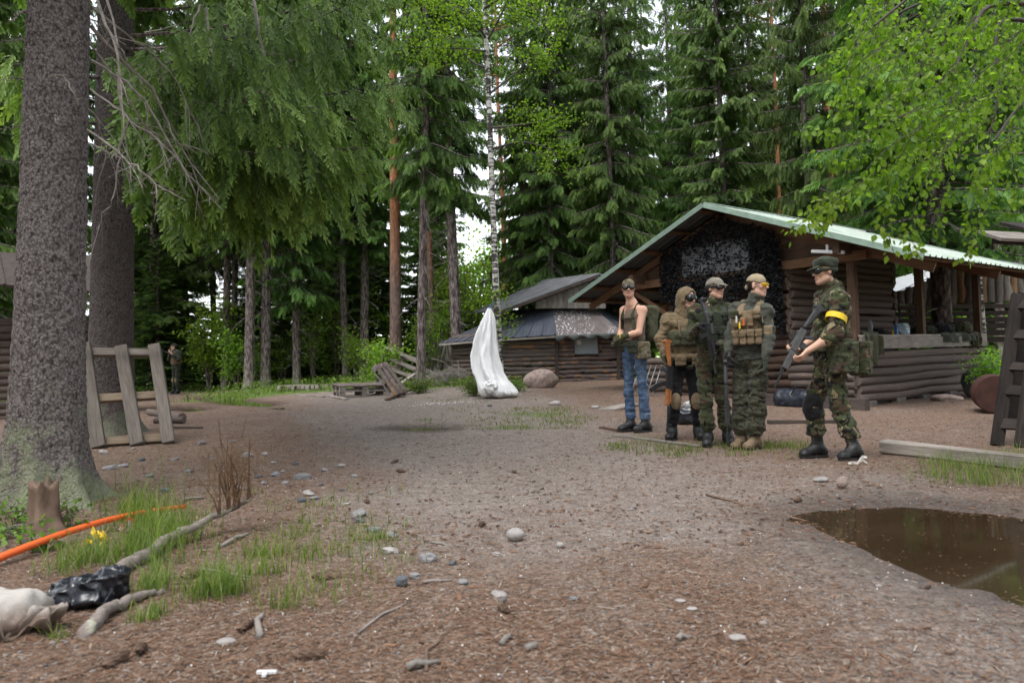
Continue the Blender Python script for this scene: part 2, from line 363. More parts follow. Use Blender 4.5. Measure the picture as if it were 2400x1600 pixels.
def bark_mat(name, c1, c2, c3, scale=(9, 9, 3.2), lich=(.30, .33, .22), lich_amt=.35, lich_z=1.6, crack=1., depth=.03):
    t = NT(name); v = t.coord('Object', scale)
    of = t.n('VectorMath', operation='ADD', ins={0: v, 1: t.n('CombineXYZ', ins={0: t.math('MULTIPLY', t.rand(), 50.), 1: 0., 2: t.math('MULTIPLY', t.rand(), 20.)}).outputs[0]}).outputs[0]
    vo = t.n('TexVoronoi', ins={'Vector': t.n('VectorMath', operation='ADD', ins={0: of, 1: t.n('TexNoise', ins={'Vector': of, 'Scale': 1.7, 'Detail': 3.}).outputs[1]}).outputs[0], 'Scale': 1.6, 'Randomness': 1.}, feature='F1')
    n = t.noise(of, 2.2, 6, .7); nn = t.noise(of, 11., 4, .6)
    h = t.math('ADD', t.math('MULTIPLY', vo.outputs['Distance'], -1.0*crack), t.math('ADD', t.math('MULTIPLY', n, .9), t.math('MULTIPLY', nn, .35)))
    col = t.ramp(t.math('ADD', h, .35), [(.12, c1), (.45, c2), (.85, c3)])
    z = t.n('SeparateXYZ', ins={0: t.n('TexCoord').outputs['Object']}).outputs[2]
    lz = t.n('MapRange', ins={'Value': z, 'From Min': 0., 'From Max': lich_z, 'To Min': .22, 'To Max': -.12}).outputs[0]
    lm = t.ramp(t.math('ADD', t.noise(t.coord('Object', (1, 1, .7)), 5.5, 6, .75), lz), [(.56, (0, 0, 0)), (.70, (lich_amt,)*3)])
    col = t.mix(lm, col, lich)
    return t.bsdf(col, .95, t.bump(h, 1., depth), .15)
BARK_SP = bark_mat('spruce_bark', (0.052, 0.040, 0.038), (0.144, 0.115, 0.108), (0.310, 0.265, 0.253))
BARK_SPN = bark_mat('spruce_bark_near', (0.039, 0.033, 0.032), (0.139, 0.120, 0.115), (0.304, 0.270, 0.261), scale=(33, 33, 25.), crack=.8, lich=(0.258, 0.281, 0.182), lich_amt=.9, lich_z=1.1, depth=.022)
BARK_SP2 = bark_mat('spruce_bark_second', (0.034, 0.028, 0.026), (0.079, 0.066, 0.062), (0.144, 0.124, 0.120), scale=(30, 30, 20.), crack=.75, lich=(0.204, 0.228, 0.144), lich_amt=.4, lich_z=.9, depth=.022)
BARK_PINE = bark_mat('pine_bark_low', (.05, .036, .032), (.15, .11, .095), (.30, .22, .185), scale=(7, 7, 2.2), lich_amt=.1)
BARK_DEAD = simple('dead_twig_bark', (.20, .18, .165), .9, .35, 14., .4, rnd=.1)
t = NT('pine_bark'); v = t.coord('Object', (8, 8, 2.6)); z = t.n('SeparateXYZ', ins={0: t.n('TexCoord').outputs['Object']}).outputs[2]
n = t.noise(v, 2., 6, .7); low = t.ramp(n, [(.3, (.045, .033, .03)), (.55, (.15, .105, .09)), (.8, (.28, .205, .175))]); up = t.ramp(n, [(.3, (.16, .065, .03)), (.6, (.36, .165, .085)), (.8, (.46, .26, .16))])
col = t.mix(t.ramp(t.math('ADD', t.math('MULTIPLY', z, .1), t.math('MULTIPLY', t.noise(v, .5, 3), .25)), [(.42, (0, 0, 0)), (.72, (1, 1, 1))]), low, up)
PINE_BARK = t.bsdf(col, .95, t.bump(n, 1., .03), .15)
t = NT('orange_pine_bark'); v = t.coord('Object', (8, 8, 2.6)); n = t.noise(v, 2., 6, .7)
PINE_ORANGE = t.bsdf(t.ramp(n, [(.3, (.17, .07, .035)), (.6, (.42, .20, .10)), (.8, (.52, .31, .19))]), .95, t.bump(n, 1., .03), .15)
t = NT('birch_bark'); v = t.coord('Object', (3.5, 3.5, 16)); n = t.noise(v, 1.3, 4, .6); n3 = t.noise(t.coord('Object', (5, 5, 2.2)), 1.2, 5, .65)
m = t.ramp(t.math('ADD', t.math('MULTIPLY', n, .55), t.math('MULTIPLY', n3, .5)), [(.485, (0, 0, 0)), (.55, (1, 1, 1))])
z = t.n('SeparateXYZ', ins={0: t.n('TexCoord').outputs['Object']}).outputs[2]
BIRCH_BARK = t.bsdf(t.mix(m, (.50, .485, .46), (.045, .038, .035)), .75, t.bump(n, .4, .01), .25)

# ---- frond templates: x along the twig, y sideways, z up; unit length
def frond(nsh, seed, droop=.3, wid=.075, ser=False, spread=.9):
    r = np.random.default_rng(seed); V = []; Q = []; C = []
    def shoot(p, d, L, w, c0, c1):
        d = d/np.linalg.norm(d); s = np.cross(d, [0, 0, 1.]); s /= np.linalg.norm(s)+1e-9
        s = s*math.cos(.5*r.standard_normal())+np.cross(s, d)*math.sin(.5*r.standard_normal())
        b = len(V); sag = np.array([0, 0, -.12*L])
        if not ser:
            V.extend([p, p+d*L*.45+s*w, p+d*L+sag, p+d*L*.45-s*w]); C.extend([c0, (c0+c1)/2, c1, (c0+c1)/2]); Q.append([b, b+1, b+2, b+3])
        else:
            s2 = np.cross(s, d); nn = max(8, int(L/.017))
            for i in range(nn):
                u = (i+.3)/nn; a0 = p+d*L*u+sag*u*u; an = r.uniform(-1.3, 1.3)+(math.pi if i % 2 else 0.); o_ = s*math.cos(an)+s2*math.sin(an)*.6
                nl = w*(1.15-.35*u)*r.uniform(.8, 1.2); b = len(V); tip = a0+d*nl*.75+o_*nl; bw = d*.0085
                V.extend([a0-bw, a0+bw, tip]); cc = c0+(c1-c0)*u; C.extend([cc-.1, cc-.05, cc+.15]); Q.append([b, b+1, b+2])
    P = lambda x: np.array([x, .05*math.sin(3*x+seed), -droop*x*x])
    for i in range(nsh):
        x = .04+.92*i/nsh; sd = 1 if i % 2 else -1
        L = (.42*(1-x)**.8+.10)*r.uniform(.75, 1.2)
        d = np.array([.75+.25*x, sd*spread*(1-.35*x), -.25-.5*r.random()*droop-.15*r.random()])
        shoot(P(x), d, L, wid*r.uniform(.8, 1.15), .15+.25*x+.15*r.random(), .45+.35*x+.2*r.random())
    shoot(P(.55), P(1.)-P(.55), .5, wid, .4, .95)
    shoot(P(.0), P(.6)-P(.0), .62, wid*.8, .1, .4)
    return np.array(V), np.array(Q), np.array(C)
FRONDS = [frond(17, s, .35, .052) for s in range(4)]
FRONDS_S = [frond(9, s+20, .5) for s in range(2)]
def hero_frond(seed, n=13, wid=.030):
    """a hanging tassel: an axis with short shoots on both sides, needles standing off in points"""
    r = np.random.default_rng(seed); V, Q, C = [], [], []
    P = lambda x: np.array([x, .05*math.sin(2.5*x+seed), -.10*x*x])
    def kite(p, d, L, w, c0, c1):
        d = d/np.linalg.norm(d); s_ = np.cross(d, [0, 0, 1.]); s_ /= np.linalg.norm(s_)+1e-9; q_ = np.cross(s_, d); s_ = s_*.9+q_*r.uniform(-.6, .6)
        for (u0, u1, w0) in ((0., .55, 1.), (.38, 1., .8)):
            b = len(V); V.extend([p+d*L*u0, p+d*L*(u0+(u1-u0)*.62)+s_*w*w0, p+d*L*u1, p+d*L*(u0+(u1-u0)*.62)-s_*w*w0]); Q.append([b, b+1, b+2, b+3]); C.extend([c0+(c1-c0)*u0, c0+(c1-c0)*(u0+u1)/2, c0+(c1-c0)*u1, c0+(c1-c0)*(u0+u1)/2])
    for i in range(n):
        x = .05+.86*i/n
        for sd in (-1, 1):
            L = (.19*(1-x)**.5+.07)*r.uniform(.7, 1.25); d = np.array([.85, sd*r.uniform(.35, .8), r.uniform(-.35, .3)]); kite(P(x), d, L, wid*r.uniform(.7, 1.2), .1+.3*x+.1*r.random(), .45+.4*x+.2*r.random())
    kite(P(0), P(.5)-P(0), .55, wid, .0, .3); kite(P(.5), P(1.)-P(.5), .55, wid*1.1, .3, .9)
    return np.array(V), np.array(Q), np.array(C)
HERO = [hero_frond(s+40) for s in range(5)]

def spruce_arrays(seed, H=22., cb=3., Lmax=2.6, dens=1., hang=.5, tr=.2, lowdead=True, profile=.8, top=None):
    """one spruce: trunk mesh data, dead branches, crown arrays"""
    r = np.random.default_rng(seed); tops = top or H
    # trunk
    zz = np.concatenate([[-.3, 0, .12, .3, .6], np.arange(1.2, tops, 1.2), [tops]]); rad = tr*(1-.9*np.clip(zz, 0, H)/H)**.9+.0; rad += tr*.55*np.exp(-np.clip(zz, 0, 9)/.22)
    bend = np.stack([.12*np.sin(zz*.23+seed)-.12*math.sin(seed), .1*np.sin(zz*.19+seed*2)-.1*math.sin(seed*2), zz], 1)
    TR = tube(bend, rad, 10, False)
    axis = lambda z: np.array([np.interp(z, zz, bend[:, 0]), np.interp(z, zz, bend[:, 1]), z])
    bp, bd_, bl, fpos, fdir, fup, fsc, ftint = [], [], [], [], [], [], [], []
    W = MB(); DB = MB()
    if lowdead:
        z = .8
        while z < cb+1.5:
            for k in range(2):
                az = r.uniform(0, 6.28); L = r.uniform(.3, 1.5)*min(1., .3+z/cb); d = np.array([math.cos(az), math.sin(az), r.uniform(-.35, .1)]); a = axis(z)
                s_ = np.array([0, 0, -1.])*L*.25; rr = .010
                DB.tube([a, a+d*L*.5+s_*.3, a+d*L+s_], [rr, rr*.7, rr*.25], 3, False)
                for q in range(3):
                    t0 = r.uniform(.3, .9); b = a+d*L*t0+s_*t0*t0; e = d+r.standard_normal(3)*.6; e[2] -= .3; DB.tube([b, b+e*L*.25], [rr*.5, rr*.2], 3, False)
            z += r.uniform(.15, .4)
    z = cb
    while z < H-.3:
        hrel = (z-cb)/(H-cb); nb = 5 if hrel < .8 else 4; az0 = r.uniform(0, 6.28)
        for k in range(nb):
            az = az0+k*2*math.pi/nb+r.uniform(-.35, .35); zb_ = z+r.uniform(-.28, .28)
            L = Lmax*((1-hrel)**profile)*r.uniform(.65, 1.12)*(.55+.45*min(1, (z-cb)/1.5+.35))
            if L < .15: continue
            a = axis(zb_); out = np.array([math.cos(az), math.sin(az), 0])
            ns = 6; ts = np.linspace(0, 1, ns+1)
            rise = .12+.5*hrel; sag = (.55-.5*hrel)*L*.55
            pts = a[None]+out[None]*(ts*L)[:, None]; pts[:, 2] += rise*L*ts-sag*2.0*ts**1.5+sag*.75*ts**3
            W.tube(pts, .028*(.4+L/2.6)*(1-.85*ts), 3, False)
            m = max(4, int(L/.112*dens*(1. if z < 12 else .48 if z < 17 else .26)))
            for side in (-1, 1):
                tt = (np.arange(m)+r.random(m)*.8)/m*.86+.14
                p = np.stack([np.interp(tt, ts, pts[:, c]) for c in range(3)], 1)
                sidev = np.array([-out[1], out[0], 0])*side
                fl = (.20+.34*L/2.6*(1-tt)+.10*tt)*(1.0+.25*r.standard_normal(m).clip(-1.5, 1.5))*1.15
                hg = hang*r.uniform(.5, 1.5, m)
                d = out[None]*(.45+.45*tt[:, None])+r.standard_normal((m, 3))*.10+sidev[None]*(.85-.45*tt[:, None])*r.uniform(.4, 1.2, (m, 1))+np.array([0, 0, -1.])[None]*hg[:, None]+r.standard_normal((m, 3))*.12
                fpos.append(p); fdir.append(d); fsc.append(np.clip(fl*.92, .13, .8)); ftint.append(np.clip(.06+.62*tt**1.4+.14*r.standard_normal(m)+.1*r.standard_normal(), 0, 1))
        z += r.uniform(.32, .50)*(1 if z < 16 else 1.25)
    return TR, W, DB, np.concatenate(fpos), np.concatenate(fdir), np.concatenate(fsc), np.concatenate(ftint), seed
def build_crown(data, fronds, mat, name='crown', shift=None, zmax=None):
    TR, W, DB, p, d, s_, ti, seed = data; r = np.random.default_rng(seed+99)
    up = np.array([0, 0, 1.])[None]+r.standard_normal((len(p), 3))*.35; M = frames(d, up)
    which = r.integers(0, len(fronds), len(p)); Vs, Qs, Cs = [], [], []; n = 0
    if zmax: keep = p[:, 2] < zmax
    else: keep = np.ones(len(p), bool)
    for k, (TV, TQ, TC) in enumerate(fronds):
        w = (which == k) & keep
        V, Q = scatter(TV, TQ, p[w], M[w], s_[w]); Vs.append(V); Qs.append(Q+n); n += len(V)
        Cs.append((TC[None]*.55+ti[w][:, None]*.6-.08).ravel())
    return mesh_np(name, np.concatenate(Vs), np.concatenate(Qs), mat, False, np.clip(np.concatenate(Cs), 0, 1))
def wood_mesh(B, name, mat):
    V = np.concatenate(B.v); return mesh_np(name, V, [np.concatenate(B.q)], mat)
def spruce_proto(seed, **kw):
    D = spruce_arrays(seed, **kw); tm = mesh_np('trunk', D[0][0], D[0][1], BARK_SP, True)
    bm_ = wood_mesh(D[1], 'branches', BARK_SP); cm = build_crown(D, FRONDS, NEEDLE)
    dm = wood_mesh(D[2], 'dead_branches', BARK_DEAD) if D[2].v else None
    return tm, bm_, cm, dm
PROTO = {
 'full': spruce_proto(1, H=25., cb=1.3, Lmax=2.6, dens=.95, hang=.45, tr=.17, profile=.62),
 'mid': spruce_proto(2, H=28., cb=3.2, Lmax=2.6, dens=.95, hang=.55, tr=.18, profile=.6),
 'high': spruce_proto(3, H=28., cb=5.2, Lmax=2.4, dens=.95, hang=.6, tr=.19, profile=.55),
 'dense': spruce_proto(4, H=24., cb=1.6, Lmax=3.0, dens=1.1, hang=.35, tr=.18, profile=.65),
 'hang': spruce_proto(5, H=27., cb=2.0, Lmax=2.5, dens=1.0, hang=1.15, tr=.19, profile=.5),
}
def tree_objs(name, meshes, loc, rz, sxy, sz, label, cat, group, lean=(0, 0)):
    o = thing(name, loc, label, cat, rz, group); o.scale = (sxy, sxy, sz); o.rotation_euler = (lean[0], lean[1], rz)
    for m in meshes:
        if m is not None:
            c = link(bpy.data.objects.new(m.name.split('.')[0], m), o)
            if c.name[:5] != 'trunk': c['kind'] = 'stuff'
    return o
def spruce(kind, px, D, width_px=None, sz=1., label='', lean=(0, 0), rz=None, group=None, sxy=None):
    x = (px-1200)/1700*D; p = at(px, 867, D); x = p[0]; y = p[1]
    tr = {'full': .17, 'mid': .18, 'high': .19, 'dense': .18, 'hang': .19}[kind]
    if sxy is None: sxy = (width_px/1700*D/2)/(tr*.96) if width_px else 1.
    return tree_objs('spruce_tree', PROTO[kind], (x, y, gz(x, y)-.05), rz if rz is not None else rng.uniform(0, 6.28), sxy, sz, label, 'spruce tree', group, lean)
# ---- the forest: x position in the photo (2400 px wide), distance, trunk width in px
GF = 'trunks at the forest edge behind the clearing'
LR = ROLL*.6
FOREST = [
 ('full', 396, 33, 8, 'slim spruce with branches to the ground behind the distant soldier'),
 ('high', 507, 30, 13, 'pale thin spruce trunk just left of a darker pair behind the rowan sapling'),
 ('high', 527, 27, 16, 'straight dark spruce trunk standing beside the rowan sapling'),
 ('high', 546, 28, 13, 'narrow spruce trunk close behind the straight dark one by the rowan sapling'),
 ('high', 583, 23.5, 21, 'thick spruce with flared foot, first of the three at the path edge'),
 ('high', 622, 24, 20, 'thick spruce, middle of the three with flared feet at the path edge'),
 ('mid', 696, 24.5, 17, 'dark spruce standing behind the flat open pallet'),
 ('high', 709, 33, 10, 'thin spruce trunk peeking out behind the spruce by the flat pallet'),
 ('high', 753, 40, 6, 'very thin dark trunk deep in the wood above the pale stone'),
 ('mid', 765, 31, 9, 'thin grey spruce trunk on the mossy bank'),
 ('high', 779, 33, 7, 'thinnest grey trunk on the mossy bank'),
 ('high', 811, 26, 15, 'spruce with peeling twigs standing behind the pallet stack'),
 ('high', 853, 26.5, 19, 'grey spruce trunk left of the big pine behind the pallets'),
 ('high', 603, 34, 8, 'thin trunk showing between the thick spruces at the path edge'),
 ('high', 682, 36, 8, 'faint thin trunk deep in the wood by the yellow tape'),
 ('mid', 903, 32, 12, 'dark spruce half hidden behind the big pine'),
 ('high', 984, 18.5, 15, 'slender grey spruce trunk beside the tilted pallets'),
 ('high', 1075, 23.0, 24, 'stout grey spruce with bare dead twigs behind the corner of the small hut'),
 ('mid', 1226, 27, 14, 'spruce standing just right of the birch behind the hut roof'),
 ('mid', 1290, 25, 16, 'dark spruce rising behind the ridge of the small hut'),
 ('full', 1390, 30, 14, 'bushy spruce between hut and cabin roofs'),
 ('high', 1500, 26, 14, 'tall spruce with a bare gap of trunk above the cabin roof'),
 ('hang', 1580, 33, 14, 'drooping spruce far behind the ridge of the cabin'),
 ('dense', 1712, 22.5, 16, 'broad dark green spruce behind the cabin ridge'),
 ('hang', 1915, 21, 13, 'pendulous pale spruce behind the right slope of the cabin roof'),
 ('full', 1835, 34, 13, 'spruce showing between the dark and the pendulous one'),
 ('mid', 2213, 16.0, 42, 'thick grey spruce trunk standing right behind the porch counter'),
 ('high', 2345, 22, 13, 'spruce trunk at the far right above the palisade'),
 ('hang', 1345, 27, 13, 'drooping spruce above the upper roof of the small hut'),
 ('mid', 1445, 23.5, 13, 'spruce rising just left of the cabin ridge'),
 ('mid', 1625, 27, 14, 'spruce directly behind the cabin apex'),
 ('hang', 2015, 26, 13, 'drooping spruce left of the hanging birch leaves'),
 ('full', 1775, 27, 13, 'bushy spruce right of the broad dark one'),
 ('mid', 2120, 25, 16, 'spruce half hidden by hanging birch leaves above the cabin roof'),
]
for i, (k, px, D, w, lab) in enumerate(FOREST):
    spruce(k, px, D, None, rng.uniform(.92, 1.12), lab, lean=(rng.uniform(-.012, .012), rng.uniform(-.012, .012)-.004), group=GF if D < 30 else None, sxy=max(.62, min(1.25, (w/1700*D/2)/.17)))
# rows deeper in the wood, enough to close the view
GB = 'spruces standing deep in the wood'
k = 0
for (px, D) in [(-60, 19), (20, 24), (90, 30), (150, 23), (330, 38), (355, 29), (440, 36), (560, 44), (660, 40), (735, 46), (830, 42), (945, 40), (1000, 42), (1270, 38), (1330, 42), (1440, 40), (1530, 44), (1650, 38), (1760, 42), (1880, 44), (1990, 33), (2070, 40), (2180, 34), (2270, 28), (2300, 40), (2390, 32), (2470, 24), (2440, 40),
                (300, 50), (600, 58), (860, 62), (1400, 54), (1610, 54), (1820, 56), (2150, 52), (100, 46), (-100, 34), (2540, 34)]:
    kind = ['full', 'mid', 'hang', 'high', 'full', 'dense'][k % 6]
    if 400 < px < 1060 and D > 37 and k % 2: k += 1; continue
    if 400 < px < 1060: kind = 'high'
    if 1040 < px < 1230 : kind = 'high'
    spruce(kind, px, D, sz=rng.uniform(.85, 1.1), sxy=rng.uniform(.8, 1.1), label='dark spruce standing deep in the wood', group=GB); k += 1

GY = 'young spruces between the trunks'
for k, (px, D) in enumerate([(318, 30), (352, 36), (372, 27.5), (428, 30), (452, 34), (500, 37), (566, 30), (598, 29), (634, 35), (664, 28), (672, 44), (722, 30), (742, 38), (786, 29), (820, 36), (838, 31), (876, 30), (893, 36), (952, 33), (990, 29), (1005, 38), (1046, 31), (1060, 38), (1245, 31), (1310, 33), (1420, 34), (1480, 36), (2060, 30), (2250, 30), (2330, 26), (2400, 27), (610, 48), (930, 48)]):
    if D > 31.5 and px < 1200: continue
    spruce(['full', 'hang', 'full', 'dense'][k % 4], px, D, sz=rng.uniform(.20, .38), sxy=rng.uniform(.5, .8), label='young light green spruce growing between the taller trunks', group=GY)
# ---- pines: tall bare trunks, small crown far up
PINE_TOP = []
def pine(px, D, w, bark, label, H=19., lean=(0, 0)):
    p = at(px, 867, D); r0 = w/1700*D/2; zz = np.concatenate([[-.3, 0, .3], np.arange(1., H, 1.), [H]]); rad = r0*(1-.75*np.clip(zz, 0, H)/H)+r0*.3*np.exp(-np.clip(zz, 0, 9)/.3)
    o = thing('pine_tree', (p[0], p[1], gz(p[0], p[1])-.05), label, 'pine tree', 0, 'pines in the wood'); o.rotation_euler = (lean[0], lean[1], rng.uniform(0, 6))
    bend = np.stack([.10*np.sin(zz*.3+px), .10*np.sin(zz*.21+px*2), zz], 1); bend[:, :2] -= bend[1, :2]
    V, q, _ = tube(bend, rad, 12, False); obj_np('trunk', V, q, bark, o, True)
    if not PINE_TOP:
        r = np.random.default_rng(927); fp, fd, fs, ft = [], [], [], []; B = MB()
        for k in range(26):
            z = 19.*r.uniform(.66, 1.); az = r.uniform(0, 6.28); L = r.uniform(.8, 2.4)*(1.25-z/19.*.6); a = np.array([0, 0, z]); d = np.array([math.cos(az), math.sin(az), r.uniform(.1, .6)])
            B.tube([a, a+d*L*.6, a+d*L], [.05, .03, .012], 4, False)
            c = a+d*L*r.uniform(.55, 1.05, (60, 1))+r.standard_normal((60, 3))*.28; fp.append(c); fd.append(r.standard_normal((60, 3))+[0, 0, .5]); fs.append(r.uniform(.18, .32, 60)); ft.append(r.uniform(.1, .8, 60))
        PINE_TOP.append(mesh_np('branches', np.concatenate(B.v), np.concatenate(B.q), PINE_ORANGE))
        PINE_TOP.append(build_crown((None, None, None, np.concatenate(fp), np.concatenate(fd), np.concatenate(fs), np.concatenate(ft), 927), FRONDS_S, PINE))
    for m in PINE_TOP: c = tag(link(bpy.data.objects.new(m.name.split('.')[0], m), o), kind='stuff'); c.scale = (1, 1, H/19.)
    return o
pine(927, 23.5, 29, PINE_BARK, 'big pine with reddish upper bark behind the tilted pallets', 21., (0, -.012))
pine(1017, 26, 17, PINE_BARK, 'pine with reddish bark between the slender spruce and the hut', 20.)
pine(1181, 33, 14, PINE_ORANGE, 'slim bright orange pine trunk just right of the birch', 20., (0, .0))
pine(1166, 38, 9, PINE_ORANGE, 'thinnest orange pine trunk hugging the birch', 19.)
pine(1830, 26, 13, PINE_ORANGE, 'orange pine trunk behind the cabin ridge', 19.)
pine(1962, 23, 21, PINE_ORANGE, 'orange pine trunk rising above the right roof slope', 20., (0, .012))
pine(1690, 40, 9, PINE_ORANGE, 'distant orange pine trunk behind the broad dark spruce', 19.)

# ---- leafy trees and bushes
LEAF_V = np.array([[0, 0, 0], [.32, .34, .05], [.62, .30, .0], [1, 0, -.1], [.62, -.30, .0], [.32, -.34, .05], [.5, 0, -.06]], float)
LEAF_Q = np.array([[0, 6, 2, 1], [6, 3, 2, 2], [0, 5, 4, 6], [6, 4, 3, 3]])
LEAF_T = np.array([[0, 6, 1], [1, 6, 2], [6, 3, 2], [0, 5, 6], [5, 4, 6], [6, 4, 3]])
SML_T = np.array([[0, 1, 2], [0, 2, 3]]); SML_V = np.array([[0, 0, 0], [.5, .38, .08], [1, 0, 0], [.5, -.38, .08]], float)
def leaf_cloud(centers, n_each, spread, size, seed, tmpl='small', flat=.6, down=.4):
    r = np.random.default_rng(seed); c = np.repeat(np.asarray(centers, float), n_each, 0); N = len(c)
    p = c+r.standard_normal((N, 3))*np.array([spread, spread, spread*flat]); d = r.standard_normal((N, 3)); d[:, 2] -= down
    M = frames(d, np.array([0, 0, 1.])+r.standard_normal((N, 3))*.6); TV, TF = (SML_V, SML_T) if tmpl == 'small' else (LEAF_V, LEAF_T)
    V, Q = scatter(TV, TF, p, M, size*r.uniform(.7, 1.25, N)); ti = np.clip(np.repeat(r.uniform(.15, .85, N), len(TV))+.1*r.standard_normal(N*len(TV)), 0, 1)
    return V, Q, ti
def bush(name, px, py, D, h, w, n, size, label, mat=None, cat='bush', group=None, stems=5, seed=0, base=None, tree_h=None):
    p = at(px, py, D) if base is None else base; x, y = p[0], p[1]; z = gz(x, y)
    r = np.random.default_rng(seed+int(px)); o = thing(name, (x, y, z), label, cat, 0, group); B = MB(); C = []
    for s_ in range(stems):
        az = r.uniform(0, 6.28); top = np.array([math.cos(az)*w*r.uniform(.2, .9), math.sin(az)*w*r.uniform(.2, .9), h*r.uniform(.6, 1.)]); mid = top*.5+np.array([0, 0, .08*h])
        B.tube([[0, 0, -.05], mid, top], [.012*h/1.2+.003, .008*h/1.2+.002, .003], 4, False)
        for q in range(9):
            t_ = r.uniform(.25, 1.); b = (mid*2*t_ if t_ < .5 else mid+(top-mid)*(2*t_-1)); e = b+r.standard_normal(3)*np.array([w*.3, w*.3, h*.08]); e[2] = max(e[2], .03)
            B.tube([b, e], [.004, .0015], 3, False); C += [e, (b+e)/2]
    tag(obj_np('stems', np.concatenate(B.v), np.concatenate(B.q), BARK_SP, o), kind='stuff')
    V, Q, ti = leaf_cloud(C, max(1, n//len(C)), .10*w+.05, size, seed+3); tag(obj_np('leaves', V, Q, mat or SHRUBLEAF, o, col=ti), kind='stuff')
    return o
bush('rowan_sapling', 488, 867, 26.8, 3.5, .95, 2600, .11, 'bright green rowan sapling right of the distant soldier', cat='sapling', stems=9)
bush('rowan_sapling', 555, 867, 26., 2.3, .9, 1300, .11, 'lower bright sapling among the trunks right of the tall rowan', cat='sapling', stems=7)
bush('bush', 885, 867, 21., 1.6, .8, 1500, .09, 'leafy bush leaning over the tilted pallets under the big pine', stems=8)
bush('bush', 640, 867, 30., 2.0, 1.3, 1200, .10, 'leafy bush among thin trunks by the yellow tape', stems=8)
bush('bush', 760, 867, 34., 2.4, 2.0, 1800, .12, 'wide leafy bush on the mossy bank above the pale stone', stems=9)
bush('bush', 960, 867, 29., 3.6, 1.6, 2600, .12, 'tall bright leafy bush between the big pine and the slender spruce', stems=9)
bush('bush', 1035, 867, 27., 4.0, 1.3, 2400, .12, 'tall light green sapling in front of the brush fence', stems=8)
bush('bush', 1110, 867, 35., 5.5, 2.4, 3200, .16, 'light green thicket behind the left corner of the hut roof', stems=10)
bush('bush', 1165, 867, 46., 10., 4.5, 4600, .24, 'pale sunlit thicket far behind the birch trunk', stems=12)
bush('bush', 1100, 867, 30., 5.2, 1.6, 2600, .14, 'tall pale leafy sapling right of the stout grey spruce', stems=10)
bush('bush', 830, 867, 40., 4.0, 3.0, 2600, .18, 'bright thicket deep in the wood left of the big pine', stems=10)
bush('bush', 690, 867, 44., 4.0, 3.0, 2200, .18, 'bright thicket deep in the wood above the yellow tape', stems=10)
bush('bush', 420, 867, 31., 1.6, 1.4, 1500, .10, 'low green bush behind the distant soldier', stems=8)
for (px, D, h_, w_, lab) in ((436, 28.5, 2.6, .9, 'bright leafy sapling behind the tall rowan on the path side'), (603, 26.5, 1.7, .8, 'light green bush between the two thick spruces at the path edge'), (662, 27.5, 2.2, .9, 'light green bush left of the spruce by the flat pallet'), (735, 27., 2.6, 1., 'airy green sapling right of the spruce by the flat pallet'), (790, 28., 3.2, 1., 'airy green sapling behind the pallet stack'), (835, 25., 2.0, .7, 'light green bush between the trunks left of the big pine'), (1000, 24.5, 2.6, .8, 'light green bush right of the slender grey spruce'), (1050, 25.5, 3.2, .9, 'airy green sapling left of the stout grey spruce')):
    bush('bush', px, 867, D, h_, w_, 1100, .085, lab, stems=8)
bush('bush', 345, 867, 34., 4.5, 2.0, 2000, .14, 'green thicket left of the distant soldier', stems=9)
bush('bush', 980, 895, 17.8, .35, .35, 900, .05, 'low bilberry bush at the foot of the slender grey spruce', mat=HERB, stems=12)
bush('bush', 1112, 915, 15.9, .38, .32, 900, .05, 'low bilberry bush left of the hanging white bag', mat=HERB, stems=12)
bush('bush', 1215, 917, 16.6, .22, .25, 500, .045, 'low bilberry bush between white bag and boulder', mat=HERB, stems=10)
bush('bush', 2318, 850, 12.6, .95, .35, 1100, .06, 'bright leafy bush against the birch by the porch counter', stems=9)
bush('bush', 2080, 867, 30., 6., 2.5, 2500, .16, 'leafy thicket showing through above the cabin roof', stems=10)
bush('bush', 1420, 867, 27., 2.2, 1.4, 1200, .11, 'leafy bush seen under the left eave of the cabin', stems=8)

# far undergrowth that closes the view under the crowns
r = np.random.default_rng(91); N = 15000; ang = r.uniform(-1.0, 1.0, N); dist = r.uniform(44, 78, N); x = np.tan(ang*.75)*dist; y = dist; hgt = (1.2+2.2*(n2(x, y, .12, 3.)*.5+.5))*r.random(N)**.8
P = np.stack([x, y, zg(x, y)+hgt], 1); d = r.standard_normal((N, 3)); V, Q = scatter(SML_V, SML_T, P, frames(d, np.array([0, 0, 1.])+r.standard_normal((N, 3))*.6), r.uniform(.25, .6, N)); tag(obj_np('undergrowth', V, Q, SHRUBLEAF, None, col=np.repeat(r.uniform(0, .8, N), 4)), 'far leafy undergrowth deep between the trunks', 'undergrowth', kind='stuff')
r = np.random.default_rng(92); N = 5000; x = r.uniform(11, 30, N); y = r.uniform(22, 34, N); P = np.stack([x, y, zg(x, y)+1.6*r.random(N)], 1); V, Q = scatter(SML_V, SML_T, P, frames(r.standard_normal((N, 3)), np.array([0, 0, 1.])+r.standard_normal((N, 3))*.6), r.uniform(.14, .3, N)); tag(obj_np('undergrowth', V, Q, SHRUBLEAF, None, col=np.repeat(r.uniform(0, .8, N), 4)), 'leafy undergrowth behind the palisade', 'undergrowth', kind='stuff')

